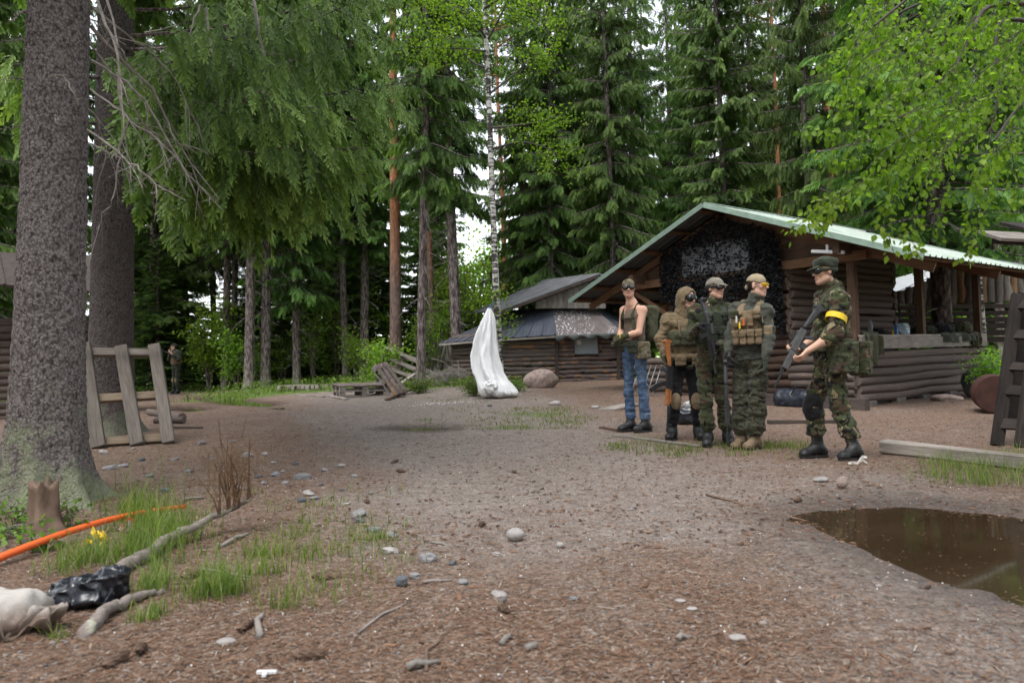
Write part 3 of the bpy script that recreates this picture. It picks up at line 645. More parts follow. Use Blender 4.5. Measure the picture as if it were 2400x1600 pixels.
# unseen spruces added behind and beside the camera to block low sky light
for k, (x_, y_) in enumerate([(-9, -6), (-4, -9.5), (1.5, -8), (6.5, -7.5), (11.5, -5), (-14, -2.5), (16, -1), (-11, 3.5), (18, 6), (-7, -15), (3, -15), (10, -13), (-17, -9), (18, -9), (-17, 8)]):
    tree_objs('spruce_tree', PROTO[['full', 'dense', 'mid', 'hang'][k % 4]], (x_, y_, gz(x_, y_)-.05), k*1.3, rng.uniform(.95, 1.2), rng.uniform(.9, 1.05), 'spruce of the wood behind the viewer', 'spruce tree', 'spruces around the clearing outside the view')
# ================================================================ buildings
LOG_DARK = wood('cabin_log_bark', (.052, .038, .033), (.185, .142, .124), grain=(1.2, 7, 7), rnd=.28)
LOG_IN = wood('cabin_log_inner', (.026, .016, .012), (.075, .046, .033), grain=(1.2, 7, 7), rnd=.22)  # darker copy of the log bark, with the under-roof shade put into its colour
def peeled(name, amt):
    t = NT(name); v = t.coord('Object', (1.5, 6, 6)); off = t.n('CombineXYZ', ins={0: t.math('MULTIPLY', t.rand(), 60.), 1: t.math('MULTIPLY', t.rand(), 13.), 2: 0.}).outputs[0]
    vv = t.n('VectorMath', operation='ADD', ins={0: v, 1: off}).outputs[0]; f = t.noise(vv, 3., 6, .7)
    col = t.ramp(f, [(.3, (.055, .043, .040)), (.55, (.155, .125, .115)), (.8, (.29, .25, .235))])
    p = t.noise(t.n('VectorMath', operation='ADD', ins={0: t.coord('Object', (2.2, .6, .6)), 1: off}).outputs[0], 1.5, 3, .5)
    col = t.mix(t.ramp(p, [(amt, (0, 0, 0)), (amt+.04, (1, 1, 1))]), col, t.ramp(f, [(.3, (.24, .115, .05)), (.7, (.46, .27, .15))]))
    return t.bsdf(col, .9, t.bump(f, .7, .015), .2)
LOG_HUT = peeled('hut_log_bark', .58)
LOG_END = simple('log_end_grain', (.13, .10, .085), .9, .4, 9., .4)
PLANK_GREY = wood('weathered_plank', (.14, .12, .105), (.37, .335, .30), grain=(1, 16, 16))
PLANK_BROWN = wood('brown_board', (.050, .030, .020), (.15, .090, .060), grain=(1, 16, 16))
PLANK_DARK = wood('dark_board', (.035, .027, .024), (.095, .075, .066), grain=(1, 14, 14))
PLANK_BLACK = wood('blackened_board', (.014, .011, .010), (.042, .034, .030), grain=(1, 14, 14))
FRAME_WOOD = wood('frame_wood', (.095, .080, .070), (.245, .215, .19), grain=(1, 16, 16))
PLANK_NEW = wood('fresh_board', (.19, .140, .100), (.38, .30, .225), grain=(1, 16, 16))
PURLIN = wood('purlin_wood', (.075, .040, .022), (.20, .11, .062), grain=(1, 14, 14))
t = NT('green_roof_paint'); v = t.coord('Object', (1, 1, 1)); st = t.noise(t.coord('Object', (.5, 9, 1)), 2.5, 5, .7); n = t.noise(v, 7., 5, .7)
col = t.ramp(st, [(.32, (.20, .27, .215)), (.5, (.31, .375, .325)), (.66, (.50, .53, .50))])
col = t.mix(t.ramp(n, [(.60, (0, 0, 0)), (.72, (.7, .7, .7))]), col, (.30, .22, .16))
GREEN_ROOF = t.bsdf(col, .55, t.bump(n, .15, .005), .4)
ROOF_UNDER = simple('roof_underside', (.085, .088, .095), .6, .3, 5., .2, spec=.4)
GREEN_TRIM = simple('green_trim', (.19, .265, .215), .5, .2, 5., .1, spec=.4)
t = NT('blue_black_sheet'); st = t.noise(t.coord('Object', (.6, 8, 8)), 2.5, 5, .7)
BLUE_ROOF = t.bsdf(t.ramp(st, [(.3, (.035, .040, .055)), (.6, (.075, .085, .11)), (.8, (.13, .13, .14))]), .5, None, .45)
t = NT('rusty_blue_sheet'); st = t.noise(t.coord('Object', (.6, 8, 8)), 2.5, 5, .7); n = t.noise(t.coord('Object', (1.2, 4, 4)), 3., 6, .75)
RUST_ROOF = t.bsdf(t.mix(t.ramp(n, [(.55, (0, 0, 0)), (.62, (.8, .8, .8))]), t.ramp(st, [(.3, (.035, .040, .055)), (.7, (.085, .095, .12))]), (.16, .075, .045)), .55, None, .4)
t = NT('peeling_brown_roof'); n = t.noise(t.coord('Object', (3.2, 9, 1)), 2.2, 6, .75); g = t.noise(t.coord('Object'), 1.1, 3)
pm = t.math('MULTIPLY', t.ramp(n, [(.555, (0, 0, 0)), (.575, (1, 1, 1))]), t.ramp(g, [(.46, (0, 0, 0)), (.53, (1, 1, 1))]))
PEEL_ROOF = t.bsdf(t.mix(pm, t.ramp(t.noise(t.coord('Object'), 5., 5), [(.3, (.085, .070, .068)), (.7, (.15, .125, .12))]), (.62, .63, .66)), .6, t.bump(pm, .3, .005), .3)
TARP = simple('dark_tarp', (.045, .055, .05), .45, .4, 4., .5, 9., .5)
GREY_PANE = simple('dusty_pane', (.25, .29, .31), .25, .15, 3., .05, spec=.5, rnd=0)
PALE_SHEET = simple('pale_metal_sheet', (.62, .64, .66), .45, .1, 3., .1, spec=.5, rnd=.05)

# log meshes along local x, unit length, unit radius (shared)
def log_mesh(name, mat, seed, n=10, k=5, taper=.92):
    r = np.random.default_rng(seed); xs = np.linspace(0, 1, k)
    P = np.stack([xs, .15*r.standard_normal(k), .15*r.standard_normal(k)], 1); a = np.arange(n)*2*math.pi/n
    rad = (1+(taper-1)*xs)[:, None]*(1+.08*r.standard_normal((k, n)))
    V = P[:, None]+np.stack([np.zeros((k, n)), rad*np.cos(a), rad*np.sin(a)], -1); V = V.reshape(-1, 3)
    i = np.arange(k-1)[:, None]*n; j = np.arange(n)[None]; j2 = (j+1) % n
    q = np.stack([i+j, i+j2, i+n+j2, i+n+j], -1).reshape(-1, 4); V = np.concatenate([V, P[:1], P[-1:]]); c = k*n
    t = np.array([[c, (m+1) % n, m] for m in range(n)]+[[c+1, (k-1)*n+m, (k-1)*n+(m+1) % n] for m in range(n)])
    # separate verts for the caps keep their edges sharp
    me = mesh_np(name, V, [q, t], smooth=True, mats=[mat, LOG_END], midx=[0]*len(q)+[1]*len(t))
    sm = np.array([True]*len(q)+[False]*len(t)); me.polygons.foreach_set('use_smooth', sm); return me
def log_set(mat): return [log_mesh('log', mat, s) for s in range(4)]
LM_DARK, LM_IN, LM_HUT = log_set(LOG_DARK), log_set(LOG_IN), log_set(LOG_HUT)
POLEM = wood('palisade_pole', (.17, .148, .138), (.45, .41, .385), grain=(1.2, 8, 8), rnd=.3); LM_POLE = log_set(POLEM)
POLE_O = wood('peeled_pole', (.30, .17, .095), (.50, .33, .22), grain=(1.2, 8, 8)); LM_POLEO = log_set(POLE_O)
def log(a, b, rad, parent, meshes, name='log', squash=1.):
    a = Vector(a); b = Vector(b)
    if rng.random() < .5: a, b = b, a
    d = b-a; o = bpy.data.objects.new(name, meshes[rng.integers(0, len(meshes))])
    q = d.to_track_quat('X', 'Z'); o.rotation_mode = 'QUATERNION'; o.rotation_quaternion = q @ Matrix.Rotation(0., 3, 'X').to_quaternion()
    o.location = a; o.scale = (d.length, rad, rad*squash); return link(o, parent)
def board(a, b, w, h, parent, mat, name='board', up=(0, 0, 1), bevel=.0, jit=.0):
    """a plank from a to b (its own object, grain along x)"""
    a = np.asarray(a, float); b = np.asarray(b, float); d = b-a; L = np.linalg.norm(d); d /= L; up = np.asarray(up, float)
    s_ = np.cross(up, d); s_ /= np.linalg.norm(s_)+1e-9; u = np.cross(d, s_)
    B = MB(); V = np.array([[x, y, z] for x in (-1, 1) for y in (-1, 1) for z in (-1, 1)], float)*np.array([L/2, w/2, h/2])
    if jit: V += rng.uniform(-jit, jit, V.shape)
    B.add(V, [[0, 1, 3, 2], [4, 6, 7, 5], [0, 4, 5, 1], [2, 3, 7, 6], [0, 2, 6, 4], [1, 5, 7, 3]])
    o = B.build(name, mat, parent, bevel=bevel or min(.004, h*.2))
    M = Matrix((( d[0], s_[0], u[0], (a+b)[0]/2), (d[1], s_[1], u[1], (a+b)[1]/2), (d[2], s_[2], u[2], (a+b)[2]/2), (0, 0, 0, 1)))
    o.matrix_local = M; return o
def sheet(name, o0, along, across, mat_top, mat_bot, parent, pitch=.2, rib=.024, thick=.006, wav=False, nl=1, sag=0.):
    """a profiled metal sheet: ribs run along 'along', spread over 'across' (vectors from corner o0)"""
    o0 = np.asarray(o0, float); al = np.asarray(along, float); ac = np.asarray(across, float); Wd = np.linalg.norm(ac); L = np.linalg.norm(al)
    nrm = np.cross(al, ac); nrm /= np.linalg.norm(nrm)
    if nrm[2] < 0: nrm = -nrm
    pr = []
    x = 0.
    if wav:
        for x in np.arange(0, Wd+1e-6, pitch/6): pr.append((x, rib*.5*(1+math.sin(x/pitch*2*math.pi))))
    else:
        k = int(round(Wd/pitch)); p_ = Wd/k
        for i in range(k):
            b = i*p_; pr += [(b, 0), (b+p_*.70, 0), (b+p_*.78, rib), (b+p_*.92, rib)]
        pr.append((Wd, 0))
    pr = np.array(pr); n = len(pr); V = []
    xd = al/L; yd = ac/Wd
    for lay in (0, 1):
        for m in range(nl+1):
            s_ = m/nl; V.append(np.stack([np.full(n, s_*L), pr[:, 0], pr[:, 1]-lay*thick-sag*math.sin(math.pi*s_)], 1))
    V = np.concatenate(V); q = []; mi = []; lay_n = n*(nl+1)
    for lay in (0, 1):
        for m in range(nl):
            for i in range(n-1):
                b = lay*lay_n+m*n+i; q.append([b, b+1, b+n+1, b+n]); mi.append(lay)
    for i in range(n-1):
        for (e) in (0, nl*n): q.append([e+i, e+i+1, lay_n+e+i+1, lay_n+e+i]); mi.append(0)
    for m in range(nl):
        for e in (0, n-1): q.append([m*n+e, (m+1)*n+e, lay_n+(m+1)*n+e, lay_n+m*n+e]); mi.append(0)
    o = obj_np(name, V, np.array(q), parent=parent, mats=[mat_top, mat_bot], midx=mi)
    o.matrix_local = Matrix(((xd[0], yd[0], nrm[0], o0[0]), (xd[1], yd[1], nrm[1], o0[1]), (xd[2], yd[2], nrm[2], o0[2]), (0, 0, 0, 1))); return o

# ---------------------------------------------------------------- the big cabin
CA = 0.9165
cab = thing('log_cabin', (5.698, 12.0, 0), 'log cabin with green metal roof, open porch counter and camouflage netting on its gable', 'cabin', -CA)
cab.rotation_euler = (0.0188, 0, -CA); cab.rotation_mode = 'XYZ'
cab.matrix_world = Matrix.Translation((5.698, 12.0, 0)) @ Matrix.Rotation(-CA, 4, 'Z') @ Matrix.Rotation(.0188, 4, 'X')
XR, ZR, ZE, WE = -2.472, 3.936, 2.435, 3.86
SL = (ZR-ZE)/WE; YF, YB = -.60, 6.3
def roof_z(x): return ZR-SL*abs(x-XR)
LR_ = .074; xl0, xl1 = -3.85, -1.2
def wall_logs(x0, x1, y0, y1, z0, z1, meshes, parent, over=.0, rad=LR_, cut=None):
    z = z0+rad; k = 0
    while z < z1:
        a = [x0, y0, z]; b = [x1, y1, z]
        dx = np.array([x1-x0, y1-y0]); dx = dx/np.linalg.norm(dx); ov = over*(1 if k % 2 == 0 else .35)
        a0, b0 = np.array(a), np.array(b); a0[:2] -= dx*ov; b0[:2] += dx*ov
        if cut is not None:
            r_ = cut(z)
            if r_ is None: break
            a0[0] = max(a0[0], r_[0]); b0[0] = min(b0[0], r_[1])
            if b0[0]-a0[0] < .25: break
        log(a0, b0, rad*rng.uniform(.97, 1.1), parent, meshes, squash=1.02); z += rad*1.88; k += 1
wall_logs(0, 0, .06, 5.16, .23, 1.09, LM_DARK, cab, .05)
wall_logs(xl1, -.06, 0, 0, .17, 1.06, LM_DARK, cab, .04)
wall_logs(-4.5, xl0, 0, 0, .23, 1.1, LM_DARK, cab, .05)
wall_logs(-4.5, -4.5, .1, 4.5, .23, 1.1, LM_DARK, cab, .05)
# room walls
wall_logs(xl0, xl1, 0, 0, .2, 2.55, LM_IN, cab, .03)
wall_logs(xl1, xl1, .1, 3.9, .26, 3.3, LM_DARK, cab, .10)
wall_logs(xl0, xl0, .1, 3.9, .26, 3.3, LM_DARK, cab, .14)
wall_logs(xl0, xl1, 3.9, 3.9, .2, 3.4, LM_DARK, cab, .1)
# gable boards over the tie beam
z = 2.74; k = 0
while z < ZR-.25:
    hw = (ZR-.14-z-.09)/SL
    board([XR-hw, .02*(k % 2), z+.085], [XR+hw, .02*(k % 2), z+.085], .03, .172, cab, PLANK_BROWN, 'gable_board'); z += .176; k += 1
board([-4.75, -.07, 2.64], [.3, -.07, 2.64], .10, .16, cab, PURLIN, 'tie_beam')
# counter: plank face and top
board([.085, -.02, 1.205], [.085, 5.2, 1.205], .045, .20, cab, PLANK_GREY, 'counter_plank', jit=.006)
board([-.12, .0, 1.325], [-.12, 5.2, 1.325], .46, .035, cab, PLANK_GREY, 'counter_top')
for (y_, l_) in ((0., 1.), (2.46, 1.), (5.1, 1.)):
    board([-.02 if y_ else -.02, y_+.02, 1.10 if y_ == 0 else 1.34], [-.02, y_+.02, 2.66], .125, .125, cab, PLANK_BROWN, 'post', up=(1, 0, 0))
board([-4.5, 4.4, .3], [-4.5, 4.4, 2.66], .125, .125, cab, PLANK_BROWN, 'post', up=(1, 0, 0))
for x_ in (0., -4.5):
    board([x_, -.5, 2.75], [x_, 5.9, 2.75], .12, .17, cab, PLANK_BROWN, 'eave_beam')
board([XR, .1, 3.68], [XR, 6.0, 3.68], .12, .18, cab, PLANK_BROWN, 'ridge_beam')
for y_ in (-.04, 2.5, 5.1):
    for s_ in (-1, 1):
        board([XR+s_*.05, y_+.03*s_*0, ZR-.20], [XR+s_*(WE-.1), y_, ZE-.14], .05, .15, cab, PURLIN, 'rafter', up=(-s_*SL, 0, 1))
for s_ in (-1, 1):
    for d_ in (.12, .85, 1.6, 2.35, 3.1, 3.7):
        x_ = XR+s_*d_; board([x_, YF+.04, roof_z(x_)-.055], [x_, YB-.05, roof_z(x_)-.055], .10, .05, cab, PURLIN, 'purlin', up=(s_*SL, 0, 1))
# roof sheets (each its own piece), ridge cap, rake trims
for s_ in (-1, 1):
    y_ = YF; k = 0
    while y_ < YB-.2:
        ex = rng.uniform(-.03, .06) if k else 0.
        al = np.array([s_*(WE+ex), 0, -SL*(WE+ex)]); sheet('roof_sheet', [XR, y_, ZR+.004*(k % 2)], al, [0, 1.0, 0], GREEN_ROOF, ROOF_UNDER, cab, .2, .028, nl=4, sag=rng.uniform(0, .015))
        y_ += .985; k += 1
B = MB(); 
for s_ in (-1, 1):
    B.add([[XR, YF-.02, ZR+.045], [XR+s_*.22, YF-.02, ZR+.045-.22*SL], [XR+s_*.22, YB+.02, ZR+.045-.22*SL], [XR, YB+.02, ZR+.045]], [[0, 1, 2, 3]])
    B.add([[XR, YF-.02, ZR+.038], [XR+s_*.22, YF-.02, ZR+.038-.22*SL], [XR+s_*.22, YB+.02, ZR+.038-.22*SL], [XR, YB+.02, ZR+.038]], [[0, 1, 2, 3]])
B.build('ridge_cap', GREEN_TRIM, cab)
for s_ in (-1, 1):
    board([XR, YF-.03, ZR-.02], [XR+s_*WE, YF-.03, ZE-.02], .012, .10, cab, GREEN_TRIM, 'rake_trim', up=(s_*SL, 0, 1))
# braces under the left eave, foundation
board([-3.9, -.04, 1.95], [-4.9, -.04, 2.55], .06, .09, cab, PURLIN, 'brace')
BLOCK = simple('foundation_block', (.13, .115, .105), .95, .3, 5., .5)
for (x_, y_) in ((0, .25), (0, 1.3), (0, 2.3), (.02, 3.4), (0, 4.9), (-1.2, .1), (-3.8, .1), (-4.4, .2)):
    g_ = cab.matrix_world @ Vector((x_, y_, 0)); zb_ = gz(g_.x, g_.y)-g_.z
    B = MB(); B.box((0, 0, 0), (.11, .16, (.24-zb_+.05)/2)); o = B.build('foundation_block', BLOCK, cab, bevel=.01); o.location = (x_, y_, (.24+zb_-.05)/2)
board([-.09, 0.1, .20], [-.09, 5.1, .20], .12, .1, cab, PLANK_DARK, 'sill_beam')
# grey board behind the netting
B = MB(); B.box((-2.62, -.125, 2.96), (.80, .012, .30)); B.build('grey_panel', simple('grey_panel_paint', (.20, .205, .215), .6, .3, 4., .1, rnd=0), cab)
# ---- camouflage net hanging on the gable
NETM = simple('net_garnish', (.010, .011, .013), .75, .5, 9., .2, spec=.15, rnd=0)
net = thing('camouflage_net', cab.matrix_world @ Vector((-2.5, -.2, 0)), 'black leafy camouflage net draped over the cabin gable', 'net')
net.matrix_world = cab.matrix_world.copy()
r = np.random.default_rng(3); P = []
def net_pts(n, x0, x1, ztop, zbot, dens=lambda x, z: 1.):
    out = []
    while len(out) < n:
        x_ = r.uniform(x0, x1); zt = min(ztop(x_), roof_z(x_)-.2); zb_ = zbot(x_); z_ = r.uniform(zb_, zt)
        if r.random() < dens(x_, z_): out.append([x_, -.19-.05*r.random()-.06*math.sin(x_*7)*.5-.10*max(0, (2.0-z_))*0, z_])
    return np.array(out)
hole = lambda x_, z_: .36 if (-3.4 < x_ < -1.85 and 2.66 < z_ < 3.22) else 1.
P.append(net_pts(4300, -3.95, -1.25, lambda x_: 3.75, lambda x_: 2.12+.14*math.sin(x_*6)-.35*(x_ > -1.55), hole))
P.append(net_pts(1300, -1.62, -1.18, lambda x_: 3.1, lambda x_: 1.55+.15*math.sin(x_*17)))
P = np.concatenate(P); N = len(P); d = r.standard_normal((N, 3)); d[:, 2] -= .7; d[:, 1] *= .5
M = frames(d, r.standard_normal((N, 3))); TV = np.array([[0, 0, 0], [.3, .5, .12], [1, .35, -.05], [.8, -.15, .1], [.35, -.45, -.06]]); TF = np.array([[0, 4, 3], [0, 3, 1], [1, 3, 2]])
V, Q = scatter(TV, TF, P, M, r.uniform(.032, .070, N)); o = obj_np('net_garnish', V, Q, NETM, net); tag(o, kind='stuff')
B = MB()
for k in range(26):
    x_ = -3.95+k*.105; B.tube([[x_, -.16, min(3.6, roof_z(x_)-.2)], [x_+.03, -.175, 2.8], [x_, -.16, 2.2]], .003, 3, False)
for k in range(18):
    z_ = 2.2+k*.07; B.tube([[-3.9, -.165, z_], [-2.5, -.175, z_-.04], [-1.3, -.165, z_]], .003, 3, False)
o = B.build('net_cords', NETM, net); tag(o, kind='stuff')
# strip light under the right rake
lt = thing('strip_light', (0, 0, 0), 'white strip light fixed under the right edge of the cabin roof', 'lamp'); lt.matrix_world = cab.matrix_world @ Matrix.Translation((-.18, -.42, 2.72))
WHITE_PL = simple('white_plastic', (.72, .73, .74), .4, .05, 4., 0., spec=.5, rnd=0)
B = MB(); B.box((0, 0, 0), (.28, .035, .028), Matrix.Rotation(R(10), 3, 'Y')); B.build('housing', WHITE_PL, lt, bevel=.01)
B = MB(); B.box((0, 0, .07), (.02, .02, .05)); B.build('bracket', WHITE_PL, lt)

# step beam and bits in front of the gable
def local(x_, y_, z_=0.): return np.array((cab.matrix_world @ Vector((x_, y_, z_)))[:])
def ground_board(name, a, b, w, h, mat, label, cat, sink=.0, group=None):
    a = np.asarray(a, float); b = np.asarray(b, float); za = gz(a[0], a[1]); zb_ = gz(b[0], b[1])
    t_ = thing(name, (a[0], a[1], za), label, cat, 0, group)
    o = board((0, 0, h/2-sink), (b[0]-a[0], b[1]-a[1], zb_-za+h/2-sink), w, h, t_, mat, 'plank', jit=.006); return t_
a, b = local(-1.35, -.62), local(.42, -.55)
ground_board('step_beam', a, b, .16, .19, PLANK_DARK, 'squared dark step beam lying along the front of the cabin', 'beam')
ground_board('plank', gp(1800, 996), gp(2000, 994), .10, .05, PLANK_DARK, 'dark plank lying on the ground behind the two rightmost people', 'plank')
ground_board('plank', gp(1438, 1021), gp(1640, 1047), .09, .03, PLANK_GREY, 'thin grey plank lying in front of the man in jeans', 'plank')
ground_board('plank', gp(1408, 1003), gp(1450, 1010), .07, .03, PLANK_BROWN, 'short brown slat at the toes of the man in jeans', 'plank')
ground_board('plank', gp(1420, 962), gp(1478, 950), .34, .03, PLANK_GREY, 'wide pale board lying flat behind the man in jeans', 'plank')

# ---------------------------------------------------------------- the small hut
H0 = at(1300, 890, 20.5); hx, hy = H0[0], H0[1]; hz = gz(hx, hy)
hut = thing('log_hut', (hx, hy, 0), 'low log hut with dark sheet roofs and a small window behind the boulder', 'hut')
def hl(px, py, D): p = at(px, py, D); return np.array([p[0]-hx, p[1]-hy, p[2]])
Q_ = [hl(1062, 870, 22.4), hl(1170, 870, 20.7), hl(1305, 870, 20.3), hl(1449, 870, 20.6), hl(1520, 870, 22.8), hl(1330, 870, 26.), hl(1120, 870, 25.5)]
ZB, ZT = hz-.05, hz+1.36; LRH = .064
WIN = (hl(1347, 810, 20.3)[0], hl(1402, 810, 20.3)[0], hl(1370, 829, 20.3)[2], hl(1370, 791, 20.3)[2])
for k in range(len(Q_)):
    a, b = Q_[k], Q_[(k+1) % len(Q_)]; z = ZB+LRH; m = 0
    while z < ZT:
        a0 = np.array([a[0], a[1], z]); b0 = np.array([b[0], b[1], z+.01*rng.standard_normal()])
        if k == 2 and WIN[2]-.02 < z < WIN[3]+.03:
            t0 = (WIN[0]-.02-a[0])/(b[0]-a[0]); t1 = (WIN[1]+.02-a[0])/(b[0]-a[0])
            log(a0, a0+(b0-a0)*t0, LRH, hut, LM_HUT); log(a0+(b0-a0)*t1, b0, LRH, hut, LM_HUT)
        elif k in (1, 2) and rng.random() < .55:
            t0 = rng.uniform(.3, .7); log(a0, a0+(b0-a0)*t0, LRH*rng.uniform(.9, 1.1), hut, LM_HUT); log(a0+(b0-a0)*(t0+.005), b0, LRH*rng.uniform(.9, 1.1), hut, LM_HUT)
        else: log(a0, b0, LRH*rng.uniform(.93, 1.12), hut, LM_HUT if k in (1, 2) else LM_DARK)
        z += LRH*1.9; m += 1
for k in range(1, 5):
    p = Q_[k]; board([p[0], p[1]-.05, ZB], [p[0], p[1]-.05, ZT], .09, .09, hut, PLANK_DARK, 'corner_post', up=(1, 0, 0))
wz = (WIN[2]+WIN[3])/2; wx = (WIN[0]+WIN[1])/2; wy = (Q_[2][1]+Q_[3][1])/2-.03
B = MB(); B.box((0, 0, 0), ((WIN[1]-WIN[0])/2, .012, (WIN[3]-WIN[2])/2)); win = B.build('window', GREY_PANE, hut, loc=(wx, wy, wz))
hw, hh = (WIN[1]-WIN[0])/2, (WIN[3]-WIN[2])/2
for (c, h_) in (((-hw-.02, -.01, 0), (.022, .03, hh+.04)), ((hw+.02, -.01, 0), (.022, .03, hh+.04)), ((0, -.01, hh+.02), (hw, .03, .02)), ((0, -.01, -hh-.02), (hw, .03, .02))):
    B = MB(); B.box(c, h_); B.build('window_frame', PLANK_DARK, win)
B = MB(); B.box((-hw+.13, -.016, hh-.13), (.06, .003, .06)); B.build('sticker', WHITE_PL, win)
# facets of the lower roof
ctr = np.mean(Q_, 0); ZTOP = hl(1300, 722, 21.9)[2]; ring = [np.array([c[0]*.48+ctr[0]*.52, c[1]*.48+ctr[1]*.52, 0]) for c in Q_]
eav = [np.array([ctr[0]+(c[0]-ctr[0])*1.13, ctr[1]+(c[1]-ctr[1])*1.13, 0]) for c in Q_]
ring[1] = hl(1238, 727, 21.6); ring[2] = hl(1297, 723, 21.2); ring[3] = hl(1393, 723, 21.4); ring[0] = hl(1205, 727, 22.6); ring[4] = hl(1420, 733, 23.)
def facet(name, e0, e1, t0, t1, mat, ribs, parent, rib=.03, th=.02):
    """roof facet with raised seams: e0-e1 along the eave, t0-t1 above"""
    e0, e1, t0, t1 = map(lambda v_: np.asarray(v_, float), (e0, e1, t0, t1)); n_ = np.cross(e1-e0, t0-e0); n_ /= np.linalg.norm(n_); n_ = n_ if n_[2] > 0 else -n_
    us = []
    for i in range(ribs):
        b = i/ribs; us += [(b, 0), (b+.86/ribs, 0), (b+.89/ribs, 1), (b+.97/ribs, 1)]
    us.append((1, 0)); V = []
    for lay in (0, 1):
        for (p, q) in ((e0, e1), (t0, t1)): V += [p+(q-p)*u+n_*(rib*h_-lay*th) for u, h_ in us]
    n = len(us); F_ = []
    for lay in (0, 1):
        o_ = lay*2*n; F_ += [[o_+i, o_+i+1, o_+n+i+1, o_+n+i] for i in range(n-1)]
    F_ += [[i, i+1, 2*n+i+1, 2*n+i] for i in range(n-1)]+[[0, n, 3*n, 2*n], [n-1, 2*n-1, 4*n-1, 3*n-1]]
    V = np.array(V); x_ = (e1-e0)/np.linalg.norm(e1-e0); y_ = np.cross(n_, x_); Rm = np.stack([y_, x_, n_], 1)
    if np.linalg.det(Rm) < 0: Rm[:, 2] *= 1; Rm[:, 1] *= -1
    o = obj_np(name, (V-e0)@Rm, np.array(F_), mat, parent); M = np.eye(4); M[:3, :3] = Rm; M[:3, 3] = e0; o.matrix_local = Matrix(M.tolist()); return o
ZEV = ZT+.02
def ev(px, py, D): return hl(px, py, D)
facet('roof_panel', ev(1030, 804, 22.3), ev(1177, 792, 20.2), ring[0], ring[1], RUST_ROOF, 7, hut)
facet('roof_panel', ev(1172, 793, 20.2), ev(1304, 784, 19.8), ring[1]+[0, 0, .01], ring[2], BLUE_ROOF, 4, hut)
facet('roof_panel', ev(1301, 786, 19.85), ev(1462, 780, 20.2), ring[2]+[0, 0, .01], ring[3], PEEL_ROOF, 1, hut, .01)
facet('roof_panel', ev(1462, 780, 20.2), ev(1545, 786, 22.6), ring[3], ring[4], BLUE_ROOF, 4, hut)
facet('roof_panel', ev(1545, 786, 22.6), ev(1340, 792, 26.5), ring[4], hl(1330, 728, 24.), BLUE_ROOF, 4, hut)
facet('roof_panel', ev(1340, 792, 26.5), ev(1090, 798, 26.2), hl(1330, 728, 24.), ring[0], BLUE_ROOF, 4, hut)
for (a_, b_) in ((ev(1030, 808, 22.3), ev(1177, 796, 20.2)), (ev(1177, 797, 20.22), ev(1304, 789, 19.83))):
    board(a_, b_, .05, .05, hut, PLANK_GREY, 'eave_board')
# sagging tarp edge over the window side
r = np.random.default_rng(8); n = 26; V = []
e0, e1 = ev(1301, 787, 19.8), ev(1462, 781, 20.15)
for i in range(n):
    p = e0+(e1-e0)*i/(n-1); dr = .09+.05*math.sin(i*1.1)+.03*r.random()
    V += [p+[0, .12, .03], p+[0, -.03-.02*r.random(), -.005], p+[0, .01*r.standard_normal(), -dr]]
obj_np('tarp_edge', np.array(V), np.array([[3*i+c, 3*i+3+c, 3*i+4+c, 3*i+1+c] for i in range(n-1) for c in (0, 1)]), TARP, hut, True)
# upper gable: corrugated slope and grey vertical boards
R1, R2, E1, E2 = hl(1404, 641, 20.6), hl(1272, 657, 24.2), hl(1172, 727, 20.4), hl(1106, 734, 24.)
def wavy(name, e0, e1, t0, t1, mat, n_w, parent, amp=.03):
    e0, e1, t0, t1 = map(np.asarray, (e0, e1, t0, t1)); n_ = np.cross(e1-e0, t0-e0); n_ = n_/np.linalg.norm(n_); n_ = n_ if n_[2] > 0 else -n_
    m = n_w*6+1; V = []
    for lay in (0, 1):
        for (p, q) in ((e0, e1), (t0, t1)): V += [p+(q-p)*(i/(m-1))+n_*(amp*math.sin(i/6*2*math.pi)-lay*.012) for i in range(m)]
    F_ = []
    for lay in (0, 1): F_ += [[lay*2*m+i, lay*2*m+i+1, lay*2*m+m+i+1, lay*2*m+m+i] for i in range(m-1)]
    F_ += [[i, i+1, 2*m+i+1, 2*m+i] for i in range(m-1)]+[[m-1, 2*m-1, 4*m-1, 3*m-1], [0, m, 3*m, 2*m]]
    return obj_np(name, np.array(V), np.array(F_), mat, parent, True)
CORR = simple('weathered_corrugated', (.085, .088, .095), .55, .45, 3., .2, 20., .4)
for i in range(4):
    f0, f1 = i/4, (i+1)/4+.012
    wavy('roof_sheet', E1+(E2-E1)*f0+[0, 0, .008*(i % 2)], E1+(E2-E1)*f1, R1+(R2-R1)*f0+[0, 0, .008*(i % 2)], R1+(R2-R1)*f1, CORR, 5, hut)
E3, E4 = hl(1610, 735, 20.8), hl(1440, 738, 24.4)
wavy('roof_sheet', E3, E4, R1, R2, CORR, 18, hut)
gb0, gb1 = hl(1255, 721, 20.9), hl(1420, 721, 20.9); n = 13
for i in range(n):
    f0 = (i+.5)/n; p = gb0+(gb1-gb0)*f0; fr = (p[0]-E1[0])/(R1[0]-E1[0]); top = E1[2]+(R1[2]-E1[2])*min(1, fr)-.10
    if top-p[2] > .06: board([p[0], p[1]+.004*(i % 2), p[2]-.02], [p[0], p[1]+.004*(i % 2), top], np.linalg.norm(gb1-gb0)/n*.97, .02, hut, PLANK_GREY, 'gable_board', up=(0, 1, 0))
board(E1+[0, .03, -.06], R1+[0, .03, -.06], .05, .09, hut, PLANK_DARK, 'rake_board')

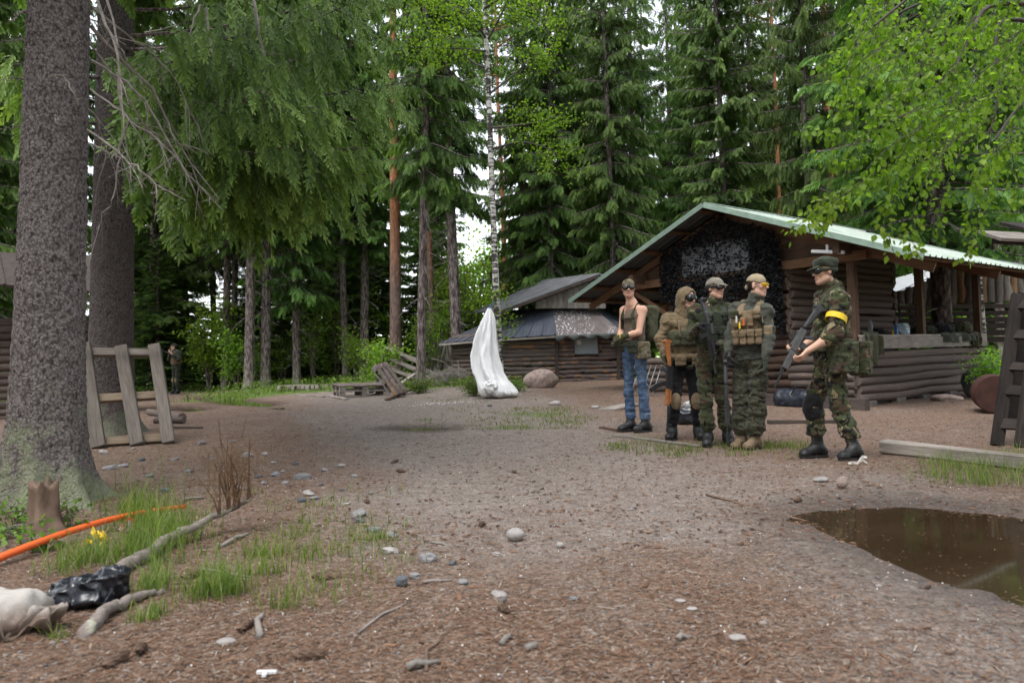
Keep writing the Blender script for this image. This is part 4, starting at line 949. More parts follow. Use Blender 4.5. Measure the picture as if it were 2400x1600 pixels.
# ---------------------------------------------------------------- palisade and sheds behind the porch
pal = thing('palisade_fence', (*at(2240, 870, 19)[:2], 0), 'tall fence of upright weathered poles behind the porch', 'fence')
po = np.array(pal.location)
def pl(px, py, D): return at(px, py, D)-po
r = np.random.default_rng(2); px = 2096
while px < 2470:
    D = 17.6+(px-2096)*-.004; wd = r.uniform(15, 19.5); yt = np.interp(px, [2090, 2200, 2215, 2400, 2500], [703, 652, 622, 612, 610])+r.uniform(-5, 5); yb = np.interp(px, [2096, 2200, 2400], [712, 713, 706])+r.uniform(-2, 2)
    a = pl(px, yb, D); b = pl(px+r.uniform(-3, 3), yt-8, D); b[1] = a[1]
    log(a, b, wd/1700*D/2*1.02, pal, LM_POLEO if r.random() < .045 else LM_POLE, 'pole'); px += wd
for (py) in (722, 738, 753, 768, 784, 800):
    board(pl(2085, py, 18.1), pl(2500, py-8, 17.), .03, r.uniform(.10, .14), pal, PLANK_DARK, 'slat')
for px in (2135, 2270, 2395):
    a = pl(px, 640, 18.2); a[2] = gz(a[0]+po[0], a[1]+po[1])-.1; b = pl(px, 690, 18.2); board(a, b, .1, .1, pal, PLANK_DARK, 'post', up=(0, 1, 0))
shed = thing('shed_roof', (*at(2140, 870, 21)[:2], 0), 'pale metal shed roof seen through the porch opening', 'shed'); so_ = np.array(shed.location)
A_, B_, C_, D_ = at(2060, 702, 20)-so_, at(2215, 640, 20.6)-so_, at(2040, 668, 23.5)-so_, at(2205, 622, 24)-so_
wavy('roof_sheet', A_, C_, B_, D_, PALE_SHEET, 9, shed, .015)
for p in (A_, B_, C_, D_): 
    g_ = gz(p[0]+so_[0], p[1]+so_[1]); board([p[0]*.95, p[1]+.1, g_-.1], [p[0]*.95, p[1]+.1, p[2]-.03], .1, .1, shed, PLANK_DARK, 'post', up=(0, 1, 0))
# dark shed far left behind the trunks
ls = thing('log_shed', (*at(200, 870, 14.5)[:2], 0), 'dark log shed half hidden behind the two big spruce trunks', 'shed'); lo = np.array(ls.location)
def ll(px, py, D): return at(px, py, D)-lo
zl = gz(lo[0], lo[1])
for k in range(13):
    a = ll(-140, 870, 14.2); b = ll(236, 870, 15.0); a[2] = b[2] = zl+.1+k*.15; log(a, b, .082, ls, LM_DARK)
    c = ll(150, 870, 18.); c[2] = a[2]; log(b, c, .08, ls, LM_DARK)
ra, rb = ll(-180, 652, 13.4), ll(318, 690, 14.4); rc, rd = ll(-180, 585, 16.), ll(280, 600, 17.)
facet('roof_panel', ra, rb, rc, rd, PLANK_DARK, 8, ls, .02, .05)
# ================================================================ the near trees
def big_trunk(r0, H, seed, flare, n=104, dz=.022, hi=3.6, roots=5, amp=1.):
    zz = np.concatenate([np.arange(-.12, hi, dz), np.arange(hi, H, .5)]); a = np.arange(n)*2*math.pi/n
    Z, A = np.meshgrid(zz, a, indexing='ij'); zc = np.clip(Z, 0, 99)
    rr = r0*(1-.75*zc/H)*(1+.03*np.sin(2*A+1)+.02*np.sin(3*A+seed))
    rid = .5+.5*np.cos(roots*A+seed+.8*np.sin(A*2+seed))
    rr = rr+flare*np.exp(-zc/.17)*(.30+.95*rid**1.6)+flare*.35*np.exp(-zc/.5)
    w = np.stack([np.cos(A)*13*r0+seed+60, np.sin(A)*13*r0+60, Z*9], -1)
    fl = vnoise(w*3.2)*.5+vnoise(w*6.5+9)*.5; fl = np.sign(fl)*np.abs(fl)**.6
    rr = rr+amp*(.0085*fl+.005*vnoise(w*11)+.005*vnoise(w*.9+4))
    V = np.stack([np.cos(A)*rr, np.sin(A)*rr, Z], -1).reshape(-1, 3)
    i = np.arange(len(zz)-1)[:, None]*n; j = np.arange(n)[None]; j2 = (j+1) % n
    return V, np.stack([i+j, i+j2, i+n+j2, i+n+j], -1).reshape(-1, 4)
def dead_limb(B, pts, r0, r, tw=6, lich=True):
    P = np.asarray(pts, float); m = 14; t = np.linspace(0, 1, len(P)); tt = np.linspace(0, 1, m)
    C = np.stack([np.interp(tt, t, P[:, k]) for k in range(3)], 1)+r.standard_normal((m, 3))*.008
    B.tube(C, r0*(1-.75*tt), 5, False, jit=.12)
    L = np.linalg.norm(P[-1]-P[0])
    for k in range(tw):
        u = r.uniform(.15, .95); i = int(u*(m-1)); d = (C[min(i+1, m-1)]-C[i]); d /= np.linalg.norm(d)+1e-9
        e = d*r.uniform(.2, .9)+r.standard_normal(3)*.55; e[2] -= .35; l = L*r.uniform(.08, .24); p1 = C[i]+e*l*.5; p2 = C[i]+e*l+np.array([0, 0, -.12*l])
        B.tube([C[i], p1, p2], [r0*.35, r0*.25, r0*.1], 3, False)
        for q in range(2):
            e2 = e*.5+r.standard_normal(3)*.6; B.tube([p1, p1+e2*l*.45], [r0*.18, r0*.08], 3, False)
r = np.random.default_rng(21)
# ---- nearest spruce at the left edge
p = at(108, 867, 5.15); T1 = np.array([p[0], p[1], gz(p[0], p[1])-.03])
t1 = thing('spruce_tree', T1, 'nearest thick spruce trunk with lichen on its flared foot, at the left edge', 'spruce tree')
t1.rotation_euler = (0, .022, 0)
V, q = big_trunk(.218, 19., 2, .19, roots=6); obj_np('trunk', V, q, BARK_SPN, t1, True)
DEADG = simple('dead_branch_bark', (.22, .195, .175), .9, .4, 20., .5, rnd=0)
def rel(px, py, D): return at(px, py, D)-T1
LIMBS = [
 ([(188, 135, 5.1), (282, 196, 5.2), (339, 261, 5.3), (408, 388, 5.4), (506, 486, 5.5)], .013),
 ([(188, 60, 5.1), (261, 139, 5.4), (343, 212, 5.6), (371, 278, 5.7), (408, 347, 5.7), (502, 465, 5.8)], .014),
 ([(188, 208, 5.1), (253, 253, 5.0), (343, 318, 5.0), (400, 370, 5.0)], .011),
 ([(188, 306, 5.1), (261, 355, 4.9), (310, 392, 4.8), (359, 433, 4.8), (416, 461, 4.8)], .011),
 ([(196, -30, 5.1), (224, 61, 4.9), (249, 110, 4.8), (257, 163, 4.8), (261, 229, 4.8), (275, 300, 4.8), (250, 370, 4.8)], .011),
 ([(205, -40, 5.1), (241, 53, 4.95), (253, 118, 4.9), (265, 245, 4.9), (278, 294, 4.9), (253, 351, 4.9), (245, 380, 4.9)], .010),
 ([(188, 330, 5.1), (265, 367, 5.0), (253, 440, 5.0), (229, 494, 5.0), (215, 537, 5.0)], .008),
 ([(188, 255, 5.1), (215, 285, 5.2), (230, 360, 5.3), (205, 470, 5.3), (190, 520, 5.3)], .007),
 ([(188, 20, 5.1), (300, 95, 5.6), (390, 180, 5.9), (460, 330, 6.1)], .011),
 ([(188, 100, 5.1), (330, 300, 5.7), (420, 400, 5.9), (500, 470, 6.0)], .009),
 ([(40, 30, 5.1), (20, 30, 4.9), (8, 50, 4.8)], .010), ([(40, 95, 5.1), (-20, 97, 5.)], .009), ([(40, 185, 5.1), (-20, 190, 5.)], .009), ([(40, 298, 5.1), (-20, 305, 5.)], .008),
 ([(118, 178, 4.93), (100, 175, 4.88), (84, 188, 4.86)], .008), ([(122, 176, 4.93), (140, 195, 4.86), (155, 225, 4.84), (163, 247, 4.83)], .008), ([(110, 268, 4.93), (112, 285, 4.88), (124, 295, 4.87)], .007)]
for (pts, r0) in LIMBS:
    B = MB(); dead_limb(B, [rel(*a) for a in pts], r0, r, 9 if len(pts) > 3 else 1); o = B.build('dead_branch', DEADG, t1)
for m in PROTO['high'][1:3]: tag(link(bpy.data.objects.new(m.name.split('.')[0], m), t1), kind='stuff')

# ---- second spruce: the long hanging green boughs come from it
p = at(258, 867, 10.4); T2 = np.array([p[0], p[1], gz(p[0], p[1])-.03])
t2 = thing('spruce_tree', T2, 'second thick spruce behind the leaning wooden frame, with long hanging green boughs', 'spruce tree')
t2.rotation_euler = (0, .012, 0)
V, q = big_trunk(.290, 21., 5, .18, n=90, dz=.03, hi=6.0, roots=5); obj_np('trunk', V, q, BARK_SP2, t2, True)
def boughs(seed, specs, fronds, hang, dens, parent, wood_r=.03):
    """specs: (start, end, sag) in the parent's space"""
    r = np.random.default_rng(seed); W = MB(); fp, fd, fs, ft = [], [], [], []
    for (a, b, sag) in specs:
        a = np.asarray(a, float); b = np.asarray(b, float); L = np.linalg.norm(b-a); ts = np.linspace(0, 1, 9); out = (b-a)*[1, 1, 0]; out /= np.linalg.norm(out)
        pts = a+(b-a)*ts[:, None]; pts[:, 2] += -sag*4*ts*(1-ts)*.5+.0*ts; pts += r.standard_normal((9, 3))*.02*ts[:, None]
        W.tube(pts, wood_r*(1-.85*ts), 4, False)
        m = int(L/.085*dens)
        for side in (-1, 1):
            tt = (np.arange(m)+r.random(m)*.8)/m*.66+.34; p = np.stack([np.interp(tt, ts, pts[:, c]) for c in range(3)], 1); sv = np.array([-out[1], out[0], 0])*side
            lat = r.uniform(0, 1, m)**1.3*(.10+.55*np.sin(np.clip(tt, 0, 1)*math.pi)**.7); p = p+sv*lat[:, None]+out*(lat*.55)[:, None]+np.array([0, 0, -1.])*(lat*.22)[:, None]
            hg = hang*r.uniform(.5, 1.6, m)
            d = out*(.25+.75*tt[:, None]**3)+sv*r.uniform(-.1, .45, (m, 1))+np.array([0, 0, -1.])*hg[:, None]+r.standard_normal((m, 3))*.14
            l = (.24+.40*np.sin(np.clip(tt*1.02, 0, 1)*math.pi)**.8)*r.uniform(.35, 1.5, m)
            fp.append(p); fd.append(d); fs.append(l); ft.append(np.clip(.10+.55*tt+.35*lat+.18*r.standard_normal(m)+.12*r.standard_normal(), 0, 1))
            for k in range(0, m, 3): W.tube([[np.interp(tt[k], ts, pts[:, c]) for c in range(3)], p[k]], [.007, .003], 3, False)
    Dt = (None, W, None, np.concatenate(fp), np.concatenate(fd), np.concatenate(fs), np.concatenate(ft), seed)
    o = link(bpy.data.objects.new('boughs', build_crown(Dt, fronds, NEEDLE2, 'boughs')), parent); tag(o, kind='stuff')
    o = obj_np('bough_wood', np.concatenate(W.v), np.concatenate(W.q), BARK_SP, parent); tag(o, kind='stuff')
def r2(px, py, D): return at(px, py, D)-T2
sp = []
for (sx, sz, ex, ey, eD, sag) in [
   (.1, 4.9, 950, 175, 7.6, .35), (.1, 4.2, 925, 235, 8.2, .3), (.1, 4.4, 860, 330, 7.4, .30), (.1, 3.9, 845, 395, 7.9, .25), (.1, 5.2, 905, 70, 8.2, .3),
   (.1, 4.6, 770, 230, 6.9, .30), (.1, 3.7, 800, 300, 8.6, .2), (.1, 3.5, 740, 380, 7.6, .25), (.1, 5.6, 830, -10, 7.4, .3), (.1, 4.1, 690, 330, 6.7, .25),
   (.1, 5.0, 700, 120, 6.6, .3), (.1, 5.8, 950, -60, 8.6, .3), (.1, 4.4, 620, 200, 6.3, .3), 
   (.0, 5.4, 560, 60, 6.4, .3), (.0, 5.7, 640, 60, 12., .4), (-.1, 4.5, 60, 200, 9.5, .3), (-.1, 5.2, -60, 100, 8.5, .3), (.0, 6.2, 760, -60, 9.8, .3), (.0, 4.5, 700, 240, 10.6, .3)]:
    sp.append(((sx, 0, sz), r2(ex, ey, eD), sag))
boughs(41, sp, HERO, 1.45, .80, t2)
for pts, r0 in (([(575, -20, 8.), (612, 139, 7.6), (637, 229, 7.5), (694, 322, 7.4)], .020), ([(455, 5, 8.), (430, 80, 7.6), (400, 140, 7.4), (345, 210, 7.3)], .010), ([(470, 15, 8.), (482, 110, 7.8), (486, 170, 7.7), (512, 262, 7.7)], .013), ([(330, 75, 8.5), (420, 50, 8.), (470, 0, 8)], .009)):
    B = MB(); dead_limb(B, [r2(*a) for a in pts], r0, r, 7); B.build('dead_branch', DEADG, t2)
for m in PROTO['high'][1:3]:
    c = tag(link(bpy.data.objects.new(m.name.split('.')[0], m), t2), kind='stuff'); c.scale = (1.2, 1.2, 1.); c.location.z = 1.8

# ---- birch with the white bag
p = at(1166, 867, 16.05); TB = np.array([p[0], p[1], gz(p[0], p[1])-.05])
tb = thing('birch_tree', TB, 'white birch trunk with the big white bag tied to it', 'birch tree')
def rb_(px, py, D=16.05): return at(px, py, D)-TB
def limb(pts, rad, parent, mat, name, n=8):
    P = np.asarray(pts, float); m = len(P)*5; t = np.linspace(0, 1, len(P)); tt = np.linspace(0, 1, m); C = np.stack([np.interp(tt, t, P[:, k]) for k in range(3)], 1)
    ker = np.ones(5)/5
    for k in range(3): C[2:-2, k] = np.convolve(C[:, k], ker, 'valid')
    V, q, _ = tube(C, np.interp(tt, [0, 1], rad), n, False); return obj_np(name, V, q, mat, parent, True)
limb([rb_(1175, 925), rb_(1168, 780), rb_(1161, 640), rb_(1152, 410), rb_(1147, 260), rb_(1139, 90), rb_(1133, -60), rb_(1128, -280)], (.082, .045), tb, BIRCH_BARK, 'trunk', 12)
DARKB = simple('birch_limb_bark', (.07, .06, .055), .9, .3, 10., .3)
BL = [[rb_(1143, 95), rb_(1172, 40, 15.8), rb_(1192, -5, 15.6), rb_(1230, -80, 15.4)], [rb_(1139, 90), rb_(1120, 60, 15.6), rb_(1090, 30, 15.2), rb_(1040, 20, 14.8)], [rb_(1140, 120), rb_(1090, 115, 15.4), rb_(1020, 112, 15.), rb_(960, 108, 14.6)],
      [rb_(1150, 300), rb_(1210, 295, 15.6), rb_(1265, 285, 15.3), rb_(1320, 268, 15.)], [rb_(1152, 350), rb_(1220, 330, 15.4), rb_(1280, 345, 15.1), rb_(1325, 375, 14.9)], [rb_(1135, 20), rb_(1180, -10, 15.), rb_(1260, 20, 14.6), rb_(1310, 70, 14.4)],
      [rb_(1145, 160), rb_(1110, 150, 16.8), rb_(1060, 90, 17.2), rb_(1000, 70, 17.6)], [rb_(1140, 60), rb_(1080, 20, 16), rb_(1010, -20, 16), rb_(950, 20, 16)], [rb_(1147, 220), rb_(1200, 180, 16.6), rb_(1250, 130, 17.), rb_(1290, 110, 17.)]]
C = []
rr = np.random.default_rng(5)
for k, L in enumerate(BL):
    limb(L, (.03, .006), tb, DARKB, 'limb', 5)
    L = np.array(L)
    for u in np.linspace(.45, 1., 16):
        i = min(int(u*3), 2); b = L[i]+(L[i+1]-L[i])*(u*3-i); C += [b+rr.standard_normal(3)*[.28, .3, .16]+[0, 0, -.05] for _ in range(3)]
for (px, py) in ((1130, 710), (1110, 700), (1150, 690), (1170, 705), (1180, 745), (1195, 760), (1160, 760), (1185, 790), (1140, 745), (1176, 680)): C += [rb_(px, py, 15.85), rb_(px+8, py-6, 15.9), rb_(px-9, py+5, 15.8)]
V, Q, ti = leaf_cloud(C, 13, .13, .065, 9, down=.6); o = obj_np('leaves', V, Q, BIRCHLEAF, tb, col=ti); tag(o, kind='stuff')

# ---- birch trunk behind the porch
p = at(2296, 867, 16.6); TC = np.array([p[0], p[1], gz(p[0], p[1])-.05])
tc = thing('birch_tree', TC, 'slim white birch trunk at the far end of the porch counter', 'birch tree')
limb([at(2308, 880, 16.6)-TC, at(2296, 740, 16.6)-TC, at(2288, 600, 16.6)-TC, at(2284, 450, 16.6)-TC, at(2279, 250, 16.6)-TC, at(2270, 0, 16.6)-TC, at(2262, -250, 16.6)-TC], (.11, .06), tc, BIRCH_BARK, 'trunk', 12)
V, Q, ti = leaf_cloud([at(px, py, d)-TC for px, py, d in zip(rr.uniform(2150, 2420, 90), rr.uniform(20, 480, 90), rr.uniform(15.6, 17.8, 90))], 24, .2, .06, 12, down=.5); o = obj_np('leaves', V, Q, BIRCHLEAF, tc, col=ti); tag(o, kind='stuff')

# ---- the near birch whose twigs hang in from the right
p = at(2780, 867, 4.7); TN = np.array([p[0], p[1], gz(p[0], p[1])-.05])
tn = thing('birch_tree', TN, 'near birch hanging bright green leafy twigs over the cabin roof from the right', 'birch tree')
def rn(px, py, D): return at(px, py, D)-TN
limb([[0, 0, -.05], [0, 0, 1.5], [-.05, 0, 3.2], [-.12, .05, 5.5], [-.2, .1, 8.]], (.12, .05), tn, BIRCH_BARK, 'trunk', 12)
MAIN = [[(2770, 80, 4.7), (2560, 20, 4.6), (2420, 10, 4.5), (2308, 8, 4.4), (2271, 94, 4.3), (2239, 155, 4.25), (2225, 260, 4.2)],
        [(2770, 160, 4.7), (2600, 100, 4.9), (2470, 60, 5.), (2345, 40, 5.0), (2330, 100, 4.95), (2345, 200, 4.9), (2320, 330, 4.9)],
        [(2770, -60, 4.7), (2560, -80, 4.2), (2360, -60, 3.9), (2160, -30, 3.8), (2050, 60, 3.8)],
        [(2770, 40, 4.7), (2600, -20, 5.3), (2300, -40, 5.6), (2120, 20, 5.6), (2020, 90, 5.6)],
        [(2770, 250, 4.7), (2600, 200, 4.4), (2480, 190, 4.2), (2400, 230, 4.1), (2330, 330, 4.05)]]
for L in MAIN: limb([rn(*a) for a in L], (.022, .006), tn, DARKB, 'limb', 6)
TWIGS = [[(2230, 180, 4.3), (2120, 250, 4.2), (2010, 300, 4.15), (1940, 308, 4.1), (1890, 302, 4.1)], [(2225, 260, 4.3), (2120, 330, 4.25), (2030, 365, 4.2), (1975, 380, 4.2), (1925, 362, 4.2)],
 [(2225, 270, 4.3), (2120, 360, 4.2), (2030, 420, 4.2), (1960, 455, 4.1), (1890, 492, 4.1)], [(2210, 300, 4.3), (2060, 400, 4.1), (1960, 468, 4.0), (1915, 500, 4.), (1855, 537, 4.)], [(2000, 440, 4.1), (1950, 490, 4.05), (1930, 520, 4.05), (1917, 538, 4.05)],
 [(2220, 330, 4.3), (2150, 400, 4.2), (2095, 460, 4.15), (2070, 520, 4.1), (2092, 580, 4.1)], [(2230, 330, 4.3), (2165, 430, 4.2), (2140, 500, 4.2), (2135, 560, 4.2), (2150, 592, 4.2)], [(2260, 330, 4.5), (2220, 430, 4.4), (2200, 490, 4.4), (2190, 545, 4.4)],
 [(2320, 330, 4.6), (2290, 430, 4.5), (2275, 500, 4.5), (2282, 560, 4.5), (2264, 608, 4.5)], [(2330, 340, 4.8), (2320, 430, 4.8), (2305, 500, 4.8), (2290, 545, 4.8)], [(2240, 150, 4.3), (2110, 190, 4.3), (2010, 200, 4.3), (1965, 215, 4.3)], [(2240, 140, 4.5), (2080, 120, 4.5), (2000, 130, 4.5), (1975, 150, 4.5)],
 [(2345, 200, 4.7), (2370, 330, 4.6), (2380, 430, 4.6), (2370, 500, 4.6)], [(2050, 60, 3.9), (2000, 120, 4.0), (1985, 170, 4.0), (2010, 205, 4.)], [(2120, 260, 4.4), (2050, 240, 4.4), (1990, 245, 4.4), (1955, 260, 4.4)], [(2225, 200, 4.2), (2150, 300, 4.1), (2090, 400, 4.1), (2080, 480, 4.1)]]
rr = np.random.default_rng(77)
for k in range(190):
    a = np.array([rr.uniform(2040, 2480), rr.uniform(-110, 330), rr.uniform(3.8, 5.9)]); l = rr.uniform(90, 190); dx = -rr.uniform(.2, 1.)*l; dy = rr.uniform(.35, 1.)*l
    if a[0] < 2120 and a[1] > 140: a[1] -= 150
    TWIGS.append([tuple(a), tuple(a+[dx*.4, dy*.25, 0]), tuple(a+[dx*.75, dy*.62, 0]), tuple(a+[dx*.9, dy, 0])])
LP, LD, LT = [], [], []; B = MB()
for k, L in enumerate(TWIGS):
    P = np.array([rn(*a) for a in L]); t = np.linspace(0, 1, len(P)); n = max(8, int(np.sum(np.linalg.norm(np.diff(P, axis=0), axis=1))/.026)); tt = np.linspace(0, 1, n); Cc = np.stack([np.interp(tt, t, P[:, c]) for c in range(3)], 1)
    B.tube(Cc[::2], .0035*(1-.7*tt[::2]), 3, False)
    for u, c in zip(tt, Cc):
        if u < .12: continue
        for _ in range(3 if k < 16 else 2 + (rr.random() < .3)):
            s_ = rr.standard_normal(3)*.6; s_[2] -= .55; o_ = s_/np.linalg.norm(s_)*rr.uniform(.008, .07); LP.append(c+o_); LD.append(s_+[0, 0, -.5]); LT.append(rr.uniform(.15, .9))
o = B.build('twigs', DARKB, tn); tag(o, kind='stuff')
LP, LD, LT = map(np.array, (LP, LD, LT)); LS = rr.uniform(.026, .050, len(LP)); LM = frames(LD, rr.standard_normal((len(LP), 3))+[0, -.4, .5])
# the leaves nearest to the camera's open background hang as single objects, the rest as one mass
scr = np.array([((l_+TN-[0, 0, CAMZ])@CRT/((l_+TN-[0, 0, CAMZ])@CFW)*F+1200, 800-(l_+TN-[0, 0, CAMZ])@CUP/((l_+TN-[0, 0, CAMZ])@CFW)*F) for l_ in LP])
low = np.argsort(-(scr[:, 1]-.55*(scr[:, 0]-1850)*.6)*(scr[:, 1] > 260))[:290]
msk = np.zeros(len(LP), bool); msk[low] = True
V, Q = scatter(LEAF_V, LEAF_T, LP[~msk], LM[~msk], LS[~msk]); o = obj_np('leaves', V, Q, BIRCHLEAF, tn, col=np.repeat(LT[~msk], 7)); tag(o, kind='stuff')
lmesh = [mesh_np('leaf', LEAF_V, LEAF_T, BIRCHLEAF, True, np.full(7, c)) for c in (.3, .5, .7, .85)]
for i in low:
    o = bpy.data.objects.new('leaf', lmesh[int(LT[i]*3.99)]); M = np.eye(4); M[:3, :3] = LM[i]*LS[i]; M[:3, 3] = LP[i]; o.parent = tn; o.matrix_local = Matrix(M.tolist()); S.collection.objects.link(o)
# ================================================================ people: bodies and clothes as smooth surfaces
class Field:
    def __init__(s, lo, hi, h):
        s.lo = np.asarray(lo, float); s.h = h; n = np.ceil((np.asarray(hi, float)-s.lo)/h).astype(int)+1; s.n = n
        s.ax = [(s.lo[k]+h*np.arange(n[k])).astype(np.float32) for k in range(3)]; s.d = np.full(tuple(n), 1e3, np.float32)
    def sub(s, lo, hi):
        sl = []
        for k in range(3):
            a = int(max(0, math.floor((lo[k]-s.lo[k])/s.h))); b = int(min(s.n[k], math.ceil((hi[k]-s.lo[k])/s.h)+1)); sl.append(slice(a, max(a, b)))
        return tuple(sl), s.ax[0][sl[0]][:, None, None], s.ax[1][sl[1]][None, :, None], s.ax[2][sl[2]][None, None, :]
    def comb(s, sl, di, k, cut):
        D = s.d[sl]
        if D.size == 0: return s
        if cut: s.d[sl] = np.maximum(D, -di) if not k else -s.smin(-D, di, k)
        else: s.d[sl] = np.minimum(D, di) if not k else s.smin(D, di, k)
        return s
    @staticmethod
    def smin(a, b, k):
        h = np.maximum(k-np.abs(a-b), 0)/k; return np.minimum(a, b)-h*h*k*.25
    def cone(s, a, b, ra, rb=None, k=.02, cut=False):
        a = np.asarray(a, float); b = np.asarray(b, float); rb = ra if rb is None else rb; m = max(ra, rb)+.05+k
        sl, x, y, z = s.sub(np.minimum(a, b)-m, np.maximum(a, b)+m); ba = b-a; L2 = float(ba@ba)+1e-12
        t = np.clip(((x-a[0])*ba[0]+(y-a[1])*ba[1]+(z-a[2])*ba[2])/L2, 0, 1)
        d = np.sqrt((x-a[0]-t*ba[0])**2+(y-a[1]-t*ba[1])**2+(z-a[2]-t*ba[2])**2)-(ra+(rb-ra)*t)
        return s.comb(sl, d.astype(np.float32), k, cut)
    def ell(s, c, r, Rm=None, k=.02, cut=False):
        c = np.asarray(c, float); r = np.asarray(r, float); m = r.max()+.05+k; sl, x, y, z = s.sub(c-m, c+m); Rm = np.eye(3) if Rm is None else Rm
        q = [((x-c[0])*Rm[0, i]+(y-c[1])*Rm[1, i]+(z-c[2])*Rm[2, i]) for i in range(3)]
        k0 = np.sqrt((q[0]/r[0])**2+(q[1]/r[1])**2+(q[2]/r[2])**2); k1 = np.sqrt((q[0]/r[0]**2)**2+(q[1]/r[1]**2)**2+(q[2]/r[2]**2)**2)+1e-6
        return s.comb(sl, (k0*(k0-1)/k1).astype(np.float32), k, cut)
    def box(s, c, h_, Rm=None, rad=.01, k=.01, cut=False):
        c = np.asarray(c, float); h_ = np.asarray(h_, float); m = np.linalg.norm(h_)+.05+k; sl, x, y, z = s.sub(c-m, c+m); Rm = np.eye(3) if Rm is None else Rm
        q = [np.abs((x-c[0])*Rm[0, i]+(y-c[1])*Rm[1, i]+(z-c[2])*Rm[2, i])-max(h_[i]-rad, .001) for i in range(3)]
        d = np.sqrt(sum(np.maximum(v_, 0)**2 for v_ in q))+np.minimum(np.maximum(np.maximum(q[0], q[1]), q[2]), 0)-rad
        return s.comb(sl, d.astype(np.float32), k, cut)
    def plane(s, p, n, k=0.):
        """keep the side the normal points away from"""
        n = np.asarray(n, float); n = n/np.linalg.norm(n); p = np.asarray(p, float)
        d = ((s.ax[0]-p[0])*n[0])[:, None, None]+((s.ax[1]-p[1])*n[1])[None, :, None]+((s.ax[2]-p[2])*n[2])[None, None, :]
        s.d = np.maximum(s.d, d.astype(np.float32)) if not k else -s.smin(-s.d, -d.astype(np.float32), k); return s
    def shell(s, th): s.d = np.abs(s.d+th)-th; return s
    def bumpy(s, amp, fr, seed=0., Rm=None, mask=None):
        idx = np.nonzero(np.abs(s.d) < .04); P = np.stack([s.ax[k][idx[k]] for k in range(3)], 1)
        q = P if Rm is None else P@Rm
        a = amp if mask is None else amp*mask(P)
        s.d[idx] += (a*(vnoise(q*np.asarray(fr)+seed+80)+1.1*(np.abs(vnoise(q*np.asarray(fr)*1.4+seed*2+90))-.3))).astype(np.float32); return s
    def mesh(s):
        d = s.d; ins = d < 0; nx, ny, nz = d.shape
        c = ins[:-1, :-1, :-1].astype(np.int8)
        for (i, j, k) in [(1, 0, 0), (0, 1, 0), (0, 0, 1), (1, 1, 0), (1, 0, 1), (0, 1, 1), (1, 1, 1)]: c = c+ins[i:nx-1+i, j:ny-1+j, k:nz-1+k]
        act = np.nonzero((c > 0) & (c < 8)); N = len(act[0]); idm = np.full((nx-1, ny-1, nz-1), -1, np.int32); idm[act] = np.arange(N)
        acc = np.zeros((N, 3)); cnt = np.zeros(N)
        corners = {(i, j, k): d[act[0]+i, act[1]+j, act[2]+k] for i in (0, 1) for j in (0, 1) for k in (0, 1)}
        for a in corners:
            for ax in range(3):
                if a[ax]: continue
                b = list(a); b[ax] = 1; da, db = corners[a], corners[tuple(b)]; m = (da < 0) != (db < 0); t = np.where(m, da/(da-db+1e-12), 0)
                p = np.repeat(np.array([a], float), N, 0); p[:, ax] += t; acc += p*m[:, None]; cnt += m
        V = s.lo+s.h*(np.stack(act, 1)+acc/np.maximum(cnt, 1)[:, None]); Q = []
        for ax in range(3):
            sh = [slice(None)]*3; sh[ax] = slice(0, -1); s2 = [slice(None)]*3; s2[ax] = slice(1, None)
            a, b = ins[tuple(sh)], ins[tuple(s2)]; e = np.nonzero(a != b); e = np.stack(e, 1); o1, o2 = (ax+1) % 3, (ax+2) % 3
            ok = (e[:, o1] > 0) & (e[:, o2] > 0) & (e[:, o1] < d.shape[o1]-1) & (e[:, o2] < d.shape[o2]-1); e = e[ok]
            if not len(e): continue
            def g(i, j): q = e.copy(); q[:, o1] -= i; q[:, o2] -= j; return idm[q[:, 0], q[:, 1], q[:, 2]]
            quad = np.stack([g(1, 1), g(0, 1), g(0, 0), g(1, 0)], 1); fl = ~a[tuple(e.T)]; quad[fl] = quad[fl][:, ::-1]; Q.append(quad)
        return V, np.concatenate(Q)
def yawR(deg, pitch=0., roll=0.):
    """columns: side (person's left), forward, up; yaw 0 faces the camera (-y), + turns towards +x"""
    a = R(deg); f = np.array([math.sin(a), -math.cos(a), 0]); u = np.array([0, 0, 1.]); l = np.cross(u, f)
    if pitch: c, s_ = math.cos(R(pitch)), math.sin(R(pitch)); f, u = f*c+u*s_, u*c-f*s_
    if roll: c, s_ = math.cos(R(roll)), math.sin(R(roll)); l, u = l*c+u*s_, u*c-l*s_
    return np.stack([l, f, u], 1)

# cloth, skin and gear materials
def cloth(name, stops=None, base=None, scale=9., dist=1.2, rough=.9, weave=260., seed=0., rnd=0.):
    t = NT(name); v = t.coord('Object'); vv = t.n('VectorMath', operation='ADD', ins={0: v, 1: (seed, seed*1.7, seed*.3)}).outputs[0]
    if stops:
        n1 = t.noise(vv, scale, 2, .5, dist); col = t.ramp(n1, stops[0], 'CONSTANT')
        if len(stops) > 1:
            n2_ = t.noise(t.n('VectorMath', operation='ADD', ins={0: vv, 1: (31., 7., 3.)}).outputs[0], scale*1.25, 2, .5, dist)
            for (th, c) in stops[1]: col = t.mix(t.ramp(n2_, [(th, (0, 0, 0)), (th+.012, (1, 1, 1))]), col, c); n2_ = t.noise(t.n('VectorMath', operation='ADD', ins={0: vv, 1: (13.+th*50, 2., 9.)}).outputs[0], scale*1.5, 2, .5, dist)
    else: col = t.ramp(t.noise(vv, 14., 5, .6), [(.3, sc(base, .8)), (.7, sc(base, 1.2))])
    h = t.math('ADD', t.noise(vv, 22., 4, .6), t.math('MULTIPLY', t.noise(vv, weave, 2), .12))
    return t.bsdf(col, rough, t.bump(h, .8, .02), .12, **{'Sheen Weight': .1})
